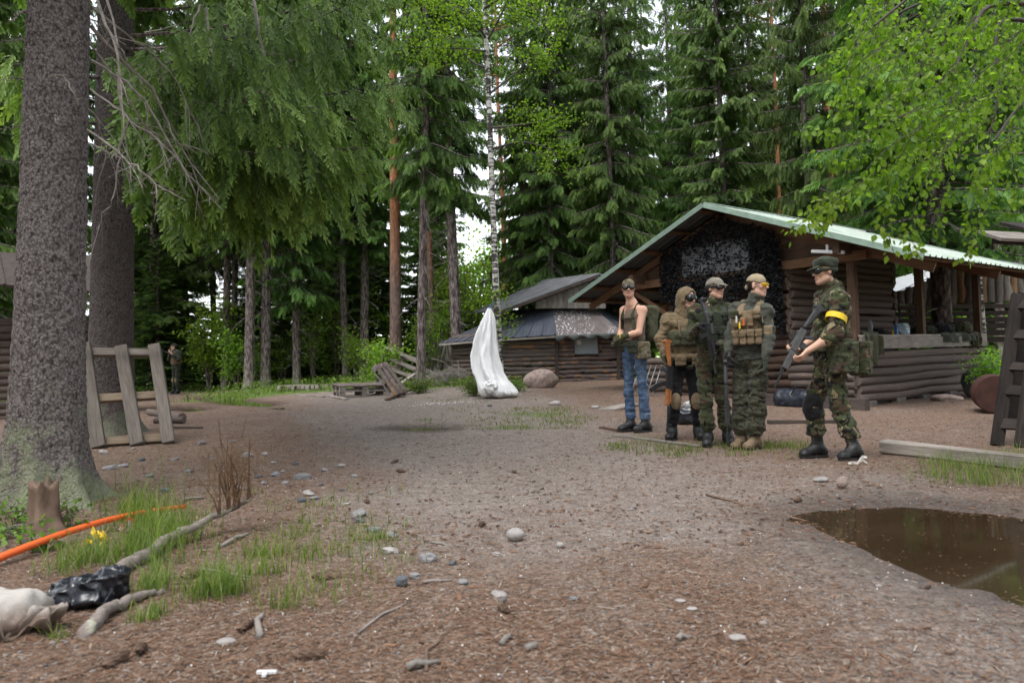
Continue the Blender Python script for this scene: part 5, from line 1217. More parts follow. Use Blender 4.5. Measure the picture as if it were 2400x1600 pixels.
DPM = cloth('woodland_camouflage', [[(0., (.046, .056, .026)), (.45, (.046, .056, .026)), (.53, (.062, .038, .026))], [(.57, (.012, .012, .011)), (.60, (.20, .165, .095))]], scale=9.)
DPM2 = cloth('dark_woodland_camouflage', [[(0., (.045, .052, .026)), (.46, (.045, .052, .026)), (.56, (.055, .036, .024))], [(.60, (.012, .012, .011)), (.64, (.14, .115, .07))]], scale=8., seed=5.)
FLECK = cloth('fleck_camouflage', [[(0., (.050, .052, .034)), (.47, (.05, .052, .034)), (.55, (.035, .036, .026))], [(.58, (.012, .013, .012)), (.60, (.075, .055, .038))]], scale=30., dist=.6, seed=2.)
MULTI = cloth('tan_camouflage', [[(0., (.16, .13, .085)), (.45, (.16, .13, .085)), (.55, (.095, .10, .055))], [(.60, (.075, .055, .035)), (.62, (.26, .22, .16))]], scale=14., seed=9.)
OLIVE = cloth('olive_cloth', base=(.060, .062, .036)); OLIVE_D = cloth('dark_olive_cloth', base=(.033, .040, .027)); GREYGREEN = cloth('grey_green_cloth', base=(.055, .058, .048))
TAN = cloth('tan_cloth', base=(.155, .115, .068)); COYOTE = cloth('coyote_webbing', base=(.17, .125, .078)); KHAKI = cloth('khaki_cloth', base=(.23, .18, .115)); BLACKC = cloth('black_cloth', base=(.012, .012, .014)); BROWNS = cloth('brown_shirt', base=(.135, .10, .075)); SANDC = cloth('sand_cloth', base=(.30, .245, .165))
t = NT('denim'); v = t.coord('Object'); f = t.noise(v, 4., 5, .6); z = t.noise(t.coord('Object', (3, 3, 1)), 3., 3)
DENIM = t.bsdf(t.ramp(t.math('ADD', t.math('MULTIPLY', f, .6), t.math('MULTIPLY', z, .45)), [(.35, (.030, .052, .105)), (.55, (.075, .115, .19)), (.72, (.22, .26, .31))]), .9, t.bump(t.math('ADD', t.noise(v, 18., 4), t.math('MULTIPLY', t.noise(v, 300., 1), .1)), .45, .012), .15)
BOOT_B = simple('black_boot_leather', (.014, .014, .016), .5, .4, 18., .4, 60., .4, rnd=0); BOOT_T = simple('tan_boot_suede', (.17, .125, .085), .95, .25, 18., .4, 70., .1, rnd=0); SOLE = simple('boot_sole', (.018, .017, .016), .8, .3, 20., .3, rnd=0)
RUBBER = simple('black_rubber', (.012, .012, .013), .55, .3, 20., .2, rnd=0, spec=.4); LENS = simple('dark_lens', (.02, .02, .022), .08, .2, 4., 0., spec=.6, rnd=0); LENSG = simple('grey_lens', (.085, .075, .07), .06, .2, 4., 0., spec=.6, rnd=0)
t = NT('yellow_lens'); b1 = t.n('BsdfPrincipled', ins={'Base Color': (.70, .52, .02, 1), 'Roughness': .06, 'Specular IOR Level': .6}); b2 = t.n('BsdfTransparent', ins={'Color': (.95, .8, .15, 1)}); mx = t.n('MixShader', ins={0: .55, 1: b1.outputs[0], 2: b2.outputs[0]}); t.t.links.new(mx.outputs[0], t.out.inputs[0]); YLENS = t.m
YELLOW = simple('yellow_ribbon', (.72, .50, .03), .6, .12, 8., .2, rnd=0); METAL_B = simple('black_gun_metal', (.022, .022, .024), .38, .35, 25., .15, 90., .5, rnd=0, metal=.3); METAL_G = simple('grey_gun_metal', (.085, .085, .088), .42, .3, 25., .15, 90., .5, rnd=0, metal=.3)
POLY_B = simple('black_polymer', (.035, .036, .040), .55, .25, 20., .15, rnd=0, spec=.4); GUNWOOD = wood('lacquered_wood', (.24, .085, .028), (.44, .185, .07), .4, (9, 9, 1.5), 2., 0., bump=.1)
GLOVE_C = cloth('camouflage_glove', [[(0., (.055, .055, .035)), (.5, (.03, .035, .022)), (.58, (.10, .085, .05))]], scale=24., seed=3.)
t = NT('skin'); a = t.n('VertexColor', layer_name='skin').outputs[0]; v = t.coord('Object')
SKIN = t.bsdf(t.mix(t.ramp(t.noise(v, 30., 4), [(.35, (.0,)*3), (.8, (.35,)*3)]), a, t.mix(1., a, (1.12, .86, .82), 'MULTIPLY')), .58, t.bump(t.noise(v, 160., 3), .2, .004), .25, **{'Subsurface Weight': .12, 'Subsurface Radius': (.012, .005, .003)})

class Person:
    def __init__(s, feet, label, yaw, head_yaw, J, skin=(.50, .31, .23), hair=(.03, .02, .015), head_pitch=0., H=.116, hsc=1., arm=.78):
        s.arm = arm
        fp = ground_pt(*feet); s.D = fp[1]; s.org = np.array([fp[0], fp[1], gz(fp[0], fp[1])]); s.o = thing('person', s.org, label, 'person')
        s.J = {}
        for k, (px, py, dd) in J.items(): s.J[k] = at(px, py, s.D+dd)-s.org
        for k in ('anL', 'anR'): s.J[k][2] = .105+s.gd(s.J[k])
        s.Rb = yawR(yaw); s.Rh = yawR(head_yaw, head_pitch); s.skin = skin; s.hair = hair; s.hs = hsc
        A = np.array(list(s.J.values())); s.lo = A.min(0)-[.24, .24, .02]; s.hi = A.max(0)+[.24, .24, .22]; s.lo[2] = -.08
    def gd(s, p): return gz(p[0]+s.org[0], p[1]+s.org[1])-s.org[2]
    def hp(s, l, f, u): return s.J['head']+s.Rh@(np.array([l, f, u])*s.hs)
    def bp(s, c, l, f, u): return s.J[c]+s.Rb@np.array([l, f, u])
    def add(s, name, Fd, mat, smooth=True, parent=None):
        V, Q = Fd.mesh(); return obj_np(name, V, Q, mat, parent or s.o, smooth)
    def field(s, keys, m=.2, h=.010, hz=None):
        A = np.array([s.J[k] for k in keys]); return Field(A.min(0)-m, A.max(0)+m, h)
    def hand(s, f, side, curl, dirv, palm, infl=0., k=.012, thumb=.35, sp=1.):
        w = s.J['wr'+side]; x = np.asarray(dirv, float); x /= np.linalg.norm(x); n = np.asarray(palm, float); n -= x*(n@x); n /= np.linalg.norm(n); th = np.cross(n, x)*(-1 if side == 'L' else 1)
        for o_ in (-.026, 0., .026): f.cone(w+x*.005+th*o_*.6, w+x*.082+th*o_, .018+infl, .014+infl, k)
        for i, (o_, L) in enumerate(((.030, .9), (.010, 1.), (-.011, .95), (-.031, .75))):
            b = w+x*.085+th*o_*sp; a = .15
            for j, l in enumerate((.042, .026, .020)):
                a += curl*(.55 if j == 0 else .85)*(1+.06*i); d = x*math.cos(a)+n*math.sin(a); e = b+d*l*L; f.cone(b, e, .0098-.0008*j+infl, .009-.0008*j+infl, .006); b = e
        b = w+x*.022+th*.026; d = x*.62+th*(.75-thumb*.6)+n*(.25+thumb); d /= np.linalg.norm(d)
        for j, l in enumerate((.040, .032, .024)):
            e = b+d*l; f.cone(b, e, .0125-.001*j+infl, .011-.001*j+infl, .008); b = e; d = d*.85+x*.25+n*.3*curl; d /= np.linalg.norm(d)
    def body(s, hands):
        J = s.J; f = Field(s.lo, s.hi, .0088 if s.D < 15 else .016); Rh, hs = s.Rh, s.hs
        # torso and limbs, one continuous surface
        f.ell(J['chest'], (.145, .098, .17), s.Rb, .04); f.ell((J['chest']+J['pelvis'])/2, (.135, .10, .18), s.Rb, .05); f.ell(J['pelvis'], (.13, .095, .12), s.Rb, .05)
        for S_ in 'LR':
            f.cone(J['sh'+S_], J['chest']*.6+J['sh'+S_]*.4, .055, .08, .05); ak = s.arm; f.cone(J['sh'+S_], J['el'+S_], .056*ak, .040*ak, .03); mid = J['el'+S_]*.62+J['wr'+S_]*.38
            f.cone(J['el'+S_], mid, .040*ak, .041*ak, .02); f.cone(mid, J['wr'+S_], .041*ak, .026*ak, .02)
            f.cone(J['hip'+S_], J['kn'+S_], .062, .038, .03); mid = J['kn'+S_]*.65+J['an'+S_]*.35; f.cone(J['kn'+S_], mid, .038, .042, .03); f.cone(mid, J['an'+S_], .042, .030, .03)
            dt = (J['toe'+S_]-J['an'+S_])*[1, 1, 0]; dt /= np.linalg.norm(dt); f.cone(J['an'+S_]-[0, 0, .04], J['an'+S_]-[0, 0, .062]+dt*.09, .030, .018, .02)
        f.cone(J['neck'], s.hp(0, -.018, -.07), .058, .052, .03); f.cone(J['neck'], J['shL']*.5+J['neck']*.5-[0, 0, .02], .055, .05, .05); f.cone(J['neck'], J['shR']*.5+J['neck']*.5-[0, 0, .02], .055, .05, .05)
        e = lambda l, fw, u, r, k=.02, cut=False: f.ell(s.hp(l, fw, u), np.array(r)*hs, Rh, k, cut)
        e(0, -.012, .035, (.074, .094, .084)); e(0, .020, -.035, (.056, .066, .082), .03); e(0, .062, -.098, (.022, .02, .018), .025); f.cone(s.hp(.050, .0, -.060), s.hp(.018, .058, -.098), .018, .014, .03); f.cone(s.hp(-.050, .0, -.060), s.hp(-.018, .058, -.098), .018, .014, .03)
        for sg in (-1, 1):
            e(sg*.040, .060, -.016, (.024, .022, .022), .02); e(sg*.031, .094, .010, (.016, .014, .011), .012, True); e(sg*.030, .079, .010, (.013, .012, .012), .004)
            e(sg*.077, -.010, -.004, (.010, .021, .032), .008); f.cone(s.hp(sg*.012, .084, .030), s.hp(sg*.045, .072, .028), .010, .008, .014)
        f.cone(s.hp(0, .084, .014), s.hp(0, .108, -.026), .009, .012, .010); f.cone(s.hp(.012, .094, -.030), s.hp(-.012, .094, -.030), .009, .009, .008)
        f.cone(s.hp(.020, .082, -.057), s.hp(-.020, .082, -.057), .0075, .0075, .010); f.cone(s.hp(.016, .081, -.069), s.hp(-.016, .081, -.069), .0085, .0085, .008)
        for S_, hd in hands.items():
            if hd: s.hand(f, S_, *hd)
        V, Q = f.mesh(); o = obj_np('body', V, Q, SKIN, s.o, True)
        q = (V-J['head'])@Rh/hs; col = np.repeat(np.array([[*s.skin, 1.]]), len(V), 0); hd = np.abs(q[:, 2]+.0) < .16
        def paint(m, c, a=1.): col[m, :3] = col[m, :3]*(1-a)+np.array(c)*a
        lips = (np.abs(q[:, 0]) < .024) & (np.abs(q[:, 2]+.063) < .012) & (q[:, 1] > .07); paint(lips, (.36, .12, .105), .6)
        brow = (np.abs(np.abs(q[:, 0])-.030) < .020) & (np.abs(q[:, 2]-.034) < .0065) & (q[:, 1] > .06); paint(brow, s.hair, .7)
        eye = (np.hypot((np.abs(q[:, 0])-.030)/.014, (q[:, 2]-.010)/.007) < 1) & (q[:, 1] > .07); paint(eye, (.08, .06, .05), .85)
        ck = np.exp(-(((np.abs(q[:, 0])-.042)/.02)**2+((q[:, 2]+.025)/.02)**2))*(q[:, 1] > .03)*hd; col[:, :3] = col[:, :3]*(1-.25*ck[:, None])+np.array([.52, .22, .17])*.25*ck[:, None]
        scalp = (((q[:, 2] > .045) & (q[:, 1] < .055)) | ((q[:, 1] < -.02) & (q[:, 2] > -.045))) & (np.linalg.norm(q, axis=1) < .16) & (np.abs(q[:, 0]) < .074); paint(scalp, s.hair)
        a = o.data.color_attributes.new('skin', 'FLOAT_COLOR', 'POINT'); a.data.foreach_set('color', col.astype(np.float32).ravel()); return o
    def glove(s, side, mat, curl, dirv, palm, thumb=.35, cuff=.05):
        w = s.J['wr'+side]; f = Field(w-.22, w+.22, .006); s.hand(f, side, curl, dirv, palm, .0035, .014, thumb)
        e = s.J['el'+side]-w; e /= np.linalg.norm(e); f.cone(w, w+e*cuff, .032, .038, .02); f.bumpy(.002, (60, 60, 60)); return s.add('glove', f, mat)
    def jacket(s, mat, hem=.02, infl=.02, sleeves=(1., 1.), collar=.06, h=.0115, wr=.010, name='jacket', belly=0., armhole=False, seed=0., tight=1.):
        J = s.J; ks = ['chest', 'pelvis', 'neck', 'shL', 'shR', 'elL', 'elR', 'wrL', 'wrR']; f = s.field(ks, .2, h)
        f.ell(J['chest'], np.array((.160, .115, .175))+infl, s.Rb, .05); f.ell((J['chest']+J['pelvis'])/2, np.array((.150+belly, .115+belly, .19))+infl, s.Rb, .06); f.ell(J['pelvis']+[0, 0, .0], np.array((.155, .118, .15))+infl*.8, s.Rb, .05)
        for S_, sl in zip('LR', sleeves):
            a, e, w = J['sh'+S_], J['el'+S_], J['wr'+S_]
            if sl <= 0: f.cone(J['neck']*.55+a*.45-[0, 0, .035], J['chest']*.55+a*.45, .050, .085, .05); continue
            f.cone(a, J['chest']*.55+a*.45, .068+infl*.6, .09+infl*.5, .05); f.cone(J['neck']-[0, 0, .03], a, .062, .066+infl*.5, .05)
            if sl < .6: f.cone(a, a+(e-a)*sl*2, (.066+infl*.5)*tight, (.056+infl*.6)*tight, .03); continue
            f.cone(a, e, (.066+infl*.5)*tight, (.052+infl*.5)*tight, .03); m = e+(w-e)*(sl-.5)*2*.97; f.cone(e, m, (.052+infl*.5)*tight, (.037+infl*.45)*tight, .03)
        if collar: f.cone(J['neck']-[0, 0, .03], J['neck']*.45+s.hp(0, -.012, -.085)*.55, .086, .078, .02)
        fl = s.Rb.T
        f.bumpy(wr*1.15, (10, 10, 17), seed); f.bumpy(wr*.7, (22, 22, 36), seed+3)
        f.plane(J['pelvis']+[0, 0, hem], (0, 0, -1), .012)
        if armhole: pass
        # hollow the neck so that the collar stands free of it
        f.cone(J['neck']+[0, 0, .0], s.hp(0, -.008, -.03), .050, .062, .004, True)
        return s.add(name, f, mat)
    def trousers(s, mat, th=.100, kn=.078, an=.066, h=.0115, wr=.010, top=.05, cut=.02, name='trousers', seed=4., bag=.0, mats=None):
        J = s.J; f = s.field(['pelvis', 'hipL', 'hipR', 'knL', 'knR', 'anL', 'anR'], .2, h); f.ell(J['pelvis'], (.160, .122, .15), s.Rb, .04)
        th, kn, an = th*.88, kn*.86, an*.92
        for S_ in 'LR':
            f.cone(J['hip'+S_], J['kn'+S_], th, kn, .012); c = J['kn'+S_]*.35+J['an'+S_]*.65; f.cone(J['kn'+S_], c, kn, kn*.98+bag, .012); f.cone(c, J['an'+S_]+[0, 0, .05], kn*.98+bag, an, .012)
        f.bumpy(wr*1.1, (8, 8, 19), seed); f.bumpy(wr*.75, (20, 20, 40), seed+2)
        low = min(J['anL'][2], J['anR'][2]); f.plane(J['pelvis']+[0, 0, top], (0, 0, 1)); 
        f.plane([0, 0, low+cut], (0, 0, -1), .01); return s.add(name, f, mat)
    def boots(s, mat, shaft=.16, lace=None):
        for S_ in 'LR':
            a = s.J['an'+S_]; t_ = s.J['toe'+S_]; d = (t_-a)*[1, 1, 0]; d /= np.linalg.norm(d); g = a-[0, 0, .105]; kn = s.J['kn'+S_]-a; kn /= np.linalg.norm(kn)
            f = Field(a-[.26, .26, .14], a+[.26, .26, .28], .008); heel = g-d*.055; toe = g+d*.165
            f.cone(a+kn*shaft, a, .054, .050, .02); f.cone(a, heel+[0, 0, .055], .050, .046, .03); f.cone(a-[0, 0, .02]+d*.02, toe-d*.03+[0, 0, .048], .05, .040, .04); f.ell(toe-d*.02+[0, 0, .042], (.045, .05, .036), np.stack([np.cross([0, 0, 1.], d), d, [0, 0, 1.]], 1), .03)
            f.bumpy(.003, (40, 40, 50), 2.); f.plane(g+[0, 0, .018], (0, 0, -1)); o = s.add('boot', f, mat)
            f2 = Field(a-[.26, .26, .14], a+[.26, .26, .05], .008); Rf = np.stack([np.cross([0, 0, 1.], d), d, [0, 0, 1.]], 1)
            f2.cone(heel+[0, 0, .012], g+d*.03+[0, 0, .012], .044, .040, .02); f2.cone(g+d*.03+[0, 0, .012], toe-d*.02+[0, 0, .012], .042, .046, .02); f2.plane(g+[0, 0, .024], (0, 0, 1)); f2.plane(g+[0, 0, -.002], (0, 0, -1)); V, Q = f2.mesh(); obj_np('sole', V, Q, SOLE, o, True)
            B = MB(); lv = np.cross([0, 0, 1.], d)
            for i in range(6):
                c = a+d*(.048+.016*max(0, 2-i))+[0, 0, .0]+kn*(.02*i-.01); B.tube([c-lv*.026, c+d*.008+[0, 0, .004], c+lv*.026], .0028, 4, False)
            V = np.concatenate(B.v); obj_np('laces', V, np.concatenate(B.q), lace or BLACKC, o)
    def headfield(s, h=.007): c = s.J['head']; return Field(c-.22, c+.22, h)
    def cap(s, mat, brim=.07, tall=.0, band=None, turn=0., flat=False, name='cap'):
        f = s.headfield(); Rh = s.Rh@yawR0(turn); P = lambda l, fw, u: s.J['head']+Rh@(np.array([l, fw, u])*s.hs)
        f.ell(P(0, -.012, .040+tall*.5), np.array((.086, .108, .088+tall))*s.hs, Rh, .0)
        if flat: f.box(P(0, -.014, .088), np.array((.080, .098, .034)), Rh, .03, .03)
        f.plane(P(0, 0, .036), -(Rh@np.array([0, -.12, 1.])))
        f.ell(P(0, .075, .040), np.array((.066, .045+brim*.75, .010)), Rh@rotX(-14), .012); f.bumpy(.0025, (30, 30, 30)); o = s.add(name, f, mat)
        return o
    def bandana(s, mat, back=True):
        f = s.headfield(); f.ell(s.hp(0, -.014, .040), np.array((.082, .103, .090))*s.hs, s.Rh, .0); f.plane(s.hp(0, 0, .036), -(s.Rh@np.array([0, .22, 1.])))
        if back: f.ell(s.hp(0, -.115, -.005), (.022, .02, .03), s.Rh, .02); 
        f.bumpy(.003, (26, 26, 60)); return s.add('bandana', f, mat)
    def hood(s, mat):
        f = s.headfield(.008); f.ell(s.hp(0, -.02, .030), (.112, .122, .125), s.Rh, .0); f.cone(s.hp(0, -.035, -.05), s.J['neck']-[0, 0, .03], .110, .115, .06)
        f.ell(s.hp(0, .115, -.020), (.082, .125, .105), s.Rh, .02, True); f.ell(s.hp(0, .03, -.02), (.088, .10, .12), s.Rh, .02, True); f.bumpy(.006, (14, 14, 20)); f.bumpy(.003, (34, 34, 30), 5.); return s.add('hood', f, mat)
    def goggles(s, fmat, lmat, w=.078, hgt=.036, deep=.02, strap=None):
        f = s.headfield(.006); 
        for sg in (-1, 1): f.ell(s.hp(sg*.034, .080, .012), (.046, .026, hgt+.004), s.Rh@rotZ(-sg*24), .02)
        f.ell(s.hp(0, .092, .016), (.03, .018, hgt*.8), s.Rh, .02); f.cone(s.hp(0, .125, -.030), s.hp(0, .09, -.05), .016, .016, .008, True); o = s.add('goggles', f, fmat)
        g = s.headfield(.006); 
        for sg in (-1, 1): g.ell(s.hp(sg*.034, .088, .012), (.038, .024, hgt-.006), s.Rh@rotZ(-sg*24), .012)
        g.cone(s.hp(0, .135, -.022), s.hp(0, .10, -.04), .013, .013, .006, True); V, Q = g.mesh(); obj_np('lens', V, Q, lmat, o, True)
        st = s.headfield(.006); st.ell(s.hp(0, -.012, .028), np.array((.090, .113, .13)), s.Rh, .0); st.plane(s.hp(0, 0, .028), s.Rh[:, 2]); st.plane(s.hp(0, 0, -.002), -s.Rh[:, 2]); V, Q = st.mesh(); obj_np('strap', V, Q, strap or fmat, o, True); return o
    def vest(s, mat, lo_=-.18, hi_=.14, infl=.045, h=.010, straps=True, cum=False, name='vest', side=True):
        J = s.J; f = s.field(['chest', 'pelvis', 'neck', 'shL', 'shR'], .2, h); f.ell(J['chest'], np.array((.165, .118, .25))+infl, s.Rb, 0.); f.ell((J['chest']+J['pelvis'])/2, np.array((.150, .115, .2))+infl, s.Rb, .05)
        f.plane(J['chest']+[0, 0, hi_], (0, 0, 1), .02); f.plane(J['chest']+[0, 0, lo_], (0, 0, -1), .02); f.bumpy(.004, (18, 18, 22))
        if straps:
            for sg, S_ in ((1, 'L'), (-1, 'R')):
                a = s.bp('chest', sg*.085, .125+infl, hi_-.04); t_ = J['neck']*.45+J['sh'+S_]*.55+[0, 0, .045+infl*.35]; b = s.bp('chest', sg*.085, -.125-infl, hi_-.04)
                for q in (-.018, 0, .018): w_ = s.Rb@np.array([q, 0, 0]); f.cone(a+w_, t_+w_, .017, .017, .01); f.cone(t_+w_, b+w_, .017, .017, .01)
        return s.add(name, f, mat)
    def pouch(s, mat, c, l, fw, u, size, face=0., name='pouch', parent=None, flap=True, soft=.004):
        Rp = s.Rb@rotZ(face); p = s.J[c]+s.Rb@np.array([l, fw, u]); h_ = np.array(size)/2; f = Field(p-h_.max()*1.9-.02, p+h_.max()*1.9+.02, .007 if max(size) < .2 else .009); f.box(p, h_, Rp, min(.018, h_.min()*.8), .0)
        if flap: f.box(p+Rp@np.array([0, .006, h_[2]*.55]), h_*[1.06, 1.08, .5], Rp, .01, .003)
        f.bumpy(soft, (24, 24, 24), l*50); return s.add(name, f, mat, parent=parent)
    def ribbon(s, name, pts, w, mat, up=(0, 0, 1), th=.006):
        P = np.asarray(pts, float); n = 18; t = np.linspace(0, 1, len(P)); tt = np.linspace(0, 1, n); C = np.stack([np.interp(tt, t, P[:, c]) for c in range(3)], 1)
        T = np.gradient(C, axis=0); T /= np.linalg.norm(T, axis=1)[:, None]; Wd = np.cross(T, np.asarray(up, float)); Wd /= np.linalg.norm(Wd, axis=1)[:, None]+1e-9; Nn = np.cross(Wd, T)
        V = np.concatenate([C-Wd*w/2-Nn*th/2, C+Wd*w/2-Nn*th/2, C+Wd*w/2+Nn*th/2, C-Wd*w/2+Nn*th/2]); Q = [[a*n+i, a*n+i+1, ((a+1) % 4)*n+i+1, ((a+1) % 4)*n+i] for a in range(4) for i in range(n-1)]; return obj_np(name, V, np.array(Q), mat, s.o, False)
def rotX(d): a = R(d); return np.array([[1, 0, 0], [0, math.cos(a), -math.sin(a)], [0, math.sin(a), math.cos(a)]])
def rotZ(d): a = R(d); return np.array([[math.cos(a), -math.sin(a), 0], [math.sin(a), math.cos(a), 0], [0, 0, 1]])
def yawR0(d): return rotZ(d)
def unit(v): v = np.asarray(v, float); return v/np.linalg.norm(v)

# ---- rifles: built along +x (muzzle), z up; placed from butt to muzzle
def rifle(kind, butt, muzzle, up, label):
    butt = np.asarray(butt, float); muzzle = np.asarray(muzzle, float); x = unit(muzzle-butt); L = np.linalg.norm(muzzle-butt); z = np.asarray(up, float); z = unit(z-x*(z@x)); y = np.cross(z, x)
    o = thing('rifle', butt, label, 'rifle'); M = np.eye(4); M[:3, 0] = x; M[:3, 1] = y; M[:3, 2] = z; M[:3, 3] = butt; o.matrix_world = Matrix(M.tolist()); k = L
    def part(name, mat, boxes=(), tubes=(), bevel=.004, parent=None):
        B = MB()
        for (c, h_, *rt) in boxes: B.box(np.array(c)*[k, 1, 1], np.array(h_)*[k, 1, 1], rt[0] if rt else None)
        for (a, b, r_) in tubes: B.tube([np.array(a)*[k, 1, 1], np.array(b)*[k, 1, 1]], r_, 12)
        return B.build(name, mat, parent or o, bevel=bevel)
    ry = lambda d: np.array(Matrix.Rotation(R(d), 3, 'Y'))
    if kind == 'ak':
        f = Field((-.02, -.05, -.16), (.34, .05, .06), .006); f.cone((.005, 0, -.045), (.27*k, 0, .0), .036, .020, .01); f.box((.005, 0, -.045), (.012, .019, .062), None, .006, .02)
        f.plane((0, .021, 0), (0, 1, 0)); f.plane((0, -.021, 0), (0, -1, 0)); V, Q = f.mesh(); obj_np('stock', V, Q, GUNWOOD, o, True)
        rc = part('receiver', METAL_B, [((.40, 0, -.005), (.13, .019, .028)), ((.40, 0, .026), (.12, .016, .010))])
        part('grip', POLY_B, [((.315, 0, -.07), (.02, .014, .045), ry(20))]); part('handguard', GUNWOOD, [((.615, 0, -.012), (.095, .021, .022)), ((.61, 0, .022), (.075, .016, .012))], bevel=.008)
        part('barrel', METAL_B, (), [((.5, 0, 0), (1.0, 0, 0), .0085), ((.68, 0, .026), (.80, 0, .018), .008), ((.96, 0, 0), (1.0, 0, 0), .012)], 0); part('front_sight', METAL_B, [((.92, 0, .025), (.012, .005, .03))]); part('rear_sight', METAL_B, [((.53, 0, .035), (.02, .010, .008))])
        B = MB(); pts = [np.array([.465*k, 0, -.02]), np.array([.475*k, 0, -.09]), np.array([.505*k, 0, -.155]), np.array([.55*k, 0, -.215])]
        for i in range(3): B.beam(pts[i], pts[i+1]+(pts[i+1]-pts[i])*.12, .058, .026-.001*i, up=(0, 1, 0))
        B.build('magazine', METAL_B, o, bevel=.004); part('trigger_guard', METAL_B, [((.36, 0, -.052), (.03, .006, .003))])
    elif kind == 'm4':
        f = Field((-.02, -.05, -.16), (.40, .05, .06), .006); f.cone((.01, 0, -.045), (.24*k, 0, -.005), .034, .020, .01); f.box((.008, 0, -.04), (.012, .018, .062), None, .006, .02); f.cone((.2*k, 0, .01), (.36*k, 0, .01), .017, .017, .01)
        f.plane((0, .020, 0), (0, 1, 0)); f.plane((0, -.020, 0), (0, -1, 0)); V, Q = f.mesh(); obj_np('stock', V, Q, POLY_B, o, True)
        part('receiver', METAL_B, [((.45, 0, -.002), (.115, .018, .030)), ((.39, 0, -.045), (.03, .014, .015))]); part('grip', POLY_B, [((.36, 0, -.08), (.018, .014, .045), ry(22))]); part('magazine', POLY_B, [((.475, 0, -.095), (.034, .012, .075), ry(-8))])
        B = MB()
        for i in range(14): B.box((k*(.565+i*.0175), 0, .0), (k*.006, .028, .030))
        B.box((k*.68, 0, 0), (k*.118, .023, .025)); B.build('handguard', METAL_B, o, bevel=.003)
        part('rail', METAL_B, [((.62, 0, .036), (.23, .010, .006))]); part('barrel', METAL_B, (), [((.78, 0, 0), (1., 0, 0), .0085), ((.93, 0, 0), (1., 0, 0), .012)], 0)
        part('sight', POLY_B, [((.43, 0, .065), (.035, .014, .020))], [((.36, 0, .07), (.50, 0, .07), .018)]); part('front_sight', POLY_B, [((.75, 0, .055), (.010, .008, .026))])
    else:  # slim grey or black rifle
        m1, m2 = (POLY_B, METAL_G) if kind == 'grey' else (METAL_B, METAL_B)
        f = Field((-.02, -.05, -.16), (.40, .05, .06), .006); f.cone((.01, 0, -.04), (.26*k, 0, -.0), .034, .020, .01); f.box((.008, 0, -.04), (.012, .018, .058), None, .006, .02); f.plane((0, .019, 0), (0, 1, 0)); f.plane((0, -.019, 0), (0, -1, 0)); V, Q = f.mesh(); obj_np('stock', V, Q, POLY_B, o, True)
        part('receiver', METAL_B if kind != 'grey' else METAL_G, [((.42, 0, 0), (.13, .019, .030)), ((.42, 0, .035), (.09, .012, .010))]); part('grip', POLY_B, [((.35, 0, -.075), (.018, .014, .045), ry(22))]); part('magazine', POLY_B, [((.47, 0, -.10), (.035, .012, .07), ry(-12))])
        part('handguard', m2, [((.66, 0, -.004), (.105, .023, .027)), ((.57, 0, .03), (.02, .01, .012))]); part('barrel', METAL_B, (), [((.74, 0, 0), (1., 0, 0), .008), ((.9, 0, 0), (.97, 0, 0), .012), ((.72, 0, .02), (.85, 0, .016), .007)], 0); part('front_sight', METAL_B, [((.86, 0, .03), (.008, .005, .022))]); part('rear_sight', METAL_B, [((.40, 0, .055), (.05, .012, .012))])
    return o

# ---------------------------------------------------------------- 1: man in jeans
P = Person((1484, 1010), 'man in blue jeans and goggles with bare arms and a pack', -58, -8, {
 'head': (1473, 676, 0), 'neck': (1481, 712, .02), 'chest': (1487, 752, .0), 'pelvis': (1488, 818, 0), 'shL': (1506, 727, -.10), 'shR': (1463, 728, .13), 'elL': (1497, 779, -.18), 'wrL': (1461, 788, -.20), 'elR': (1456, 778, .10), 'wrR': (1452, 795, -.06),
 'hipL': (1500, 832, -.07), 'hipR': (1474, 832, .07), 'knL': (1506, 900, -.08), 'knR': (1473, 897, .06), 'anL': (1513, 985, -.04), 'anR': (1478, 980, .06), 'toeL': (1488, 1008, -.12), 'toeR': (1446, 1003, -.02)}, skin=(.56, .34, .25), hsc=1.0, arm=1.)
fw = P.Rb[:, 1]; lf = P.Rb[:, 0]
P.body({'L': None, 'R': None}); P.jacket(BROWNS, hem=.10, infl=.004, sleeves=(0, 0), collar=0, wr=.005, name='shirt')
P.glove('L', OLIVE, .9, (-1, -.1, -.25), (0, .8, -.5)); P.glove('R', OLIVE, .9, (-.6, -.6, -.3), (.3, .6, -.5))
P.trousers(DENIM, .094, .074, .068, wr=.010, top=.06, cut=.05, bag=.004); P.boots(BOOT_B, .15); P.bandana(MULTI, False); P.goggles(RUBBER, LENSG)
f = Field(P.bp('chest', 0, -.24, -.02)-.34, P.bp('chest', 0, -.24, -.02)+.34, .011); f.box(P.bp('chest', 0, -.23, -.03), (.14, .075, .23), P.Rb, .05, 0.); f.box(P.bp('chest', 0, -.26, .10), (.12, .08, .09), P.Rb, .04, .02); f.bumpy(.010, (11, 11, 11)); pk = P.add('backpack', f, OLIVE)
for sg, S_ in ((1, 'L'), (-1, 'R')):
    nk = P.J['neck']*.4+P.J['sh'+S_]*.6; P.ribbon('strap', [P.bp('chest', sg*.09, -.14, .05), nk+[0, 0, .05], P.bp('chest', sg*.10, .125, .06), P.bp('chest', sg*.12, .105, -.10)], .05, OLIVE, up=lf)
P.ribbon('chest_strap', [P.bp('chest', .12, .118, .03), P.bp('chest', 0, .140, .03), P.bp('chest', -.12, .118, .03)], .03, OLIVE_D)
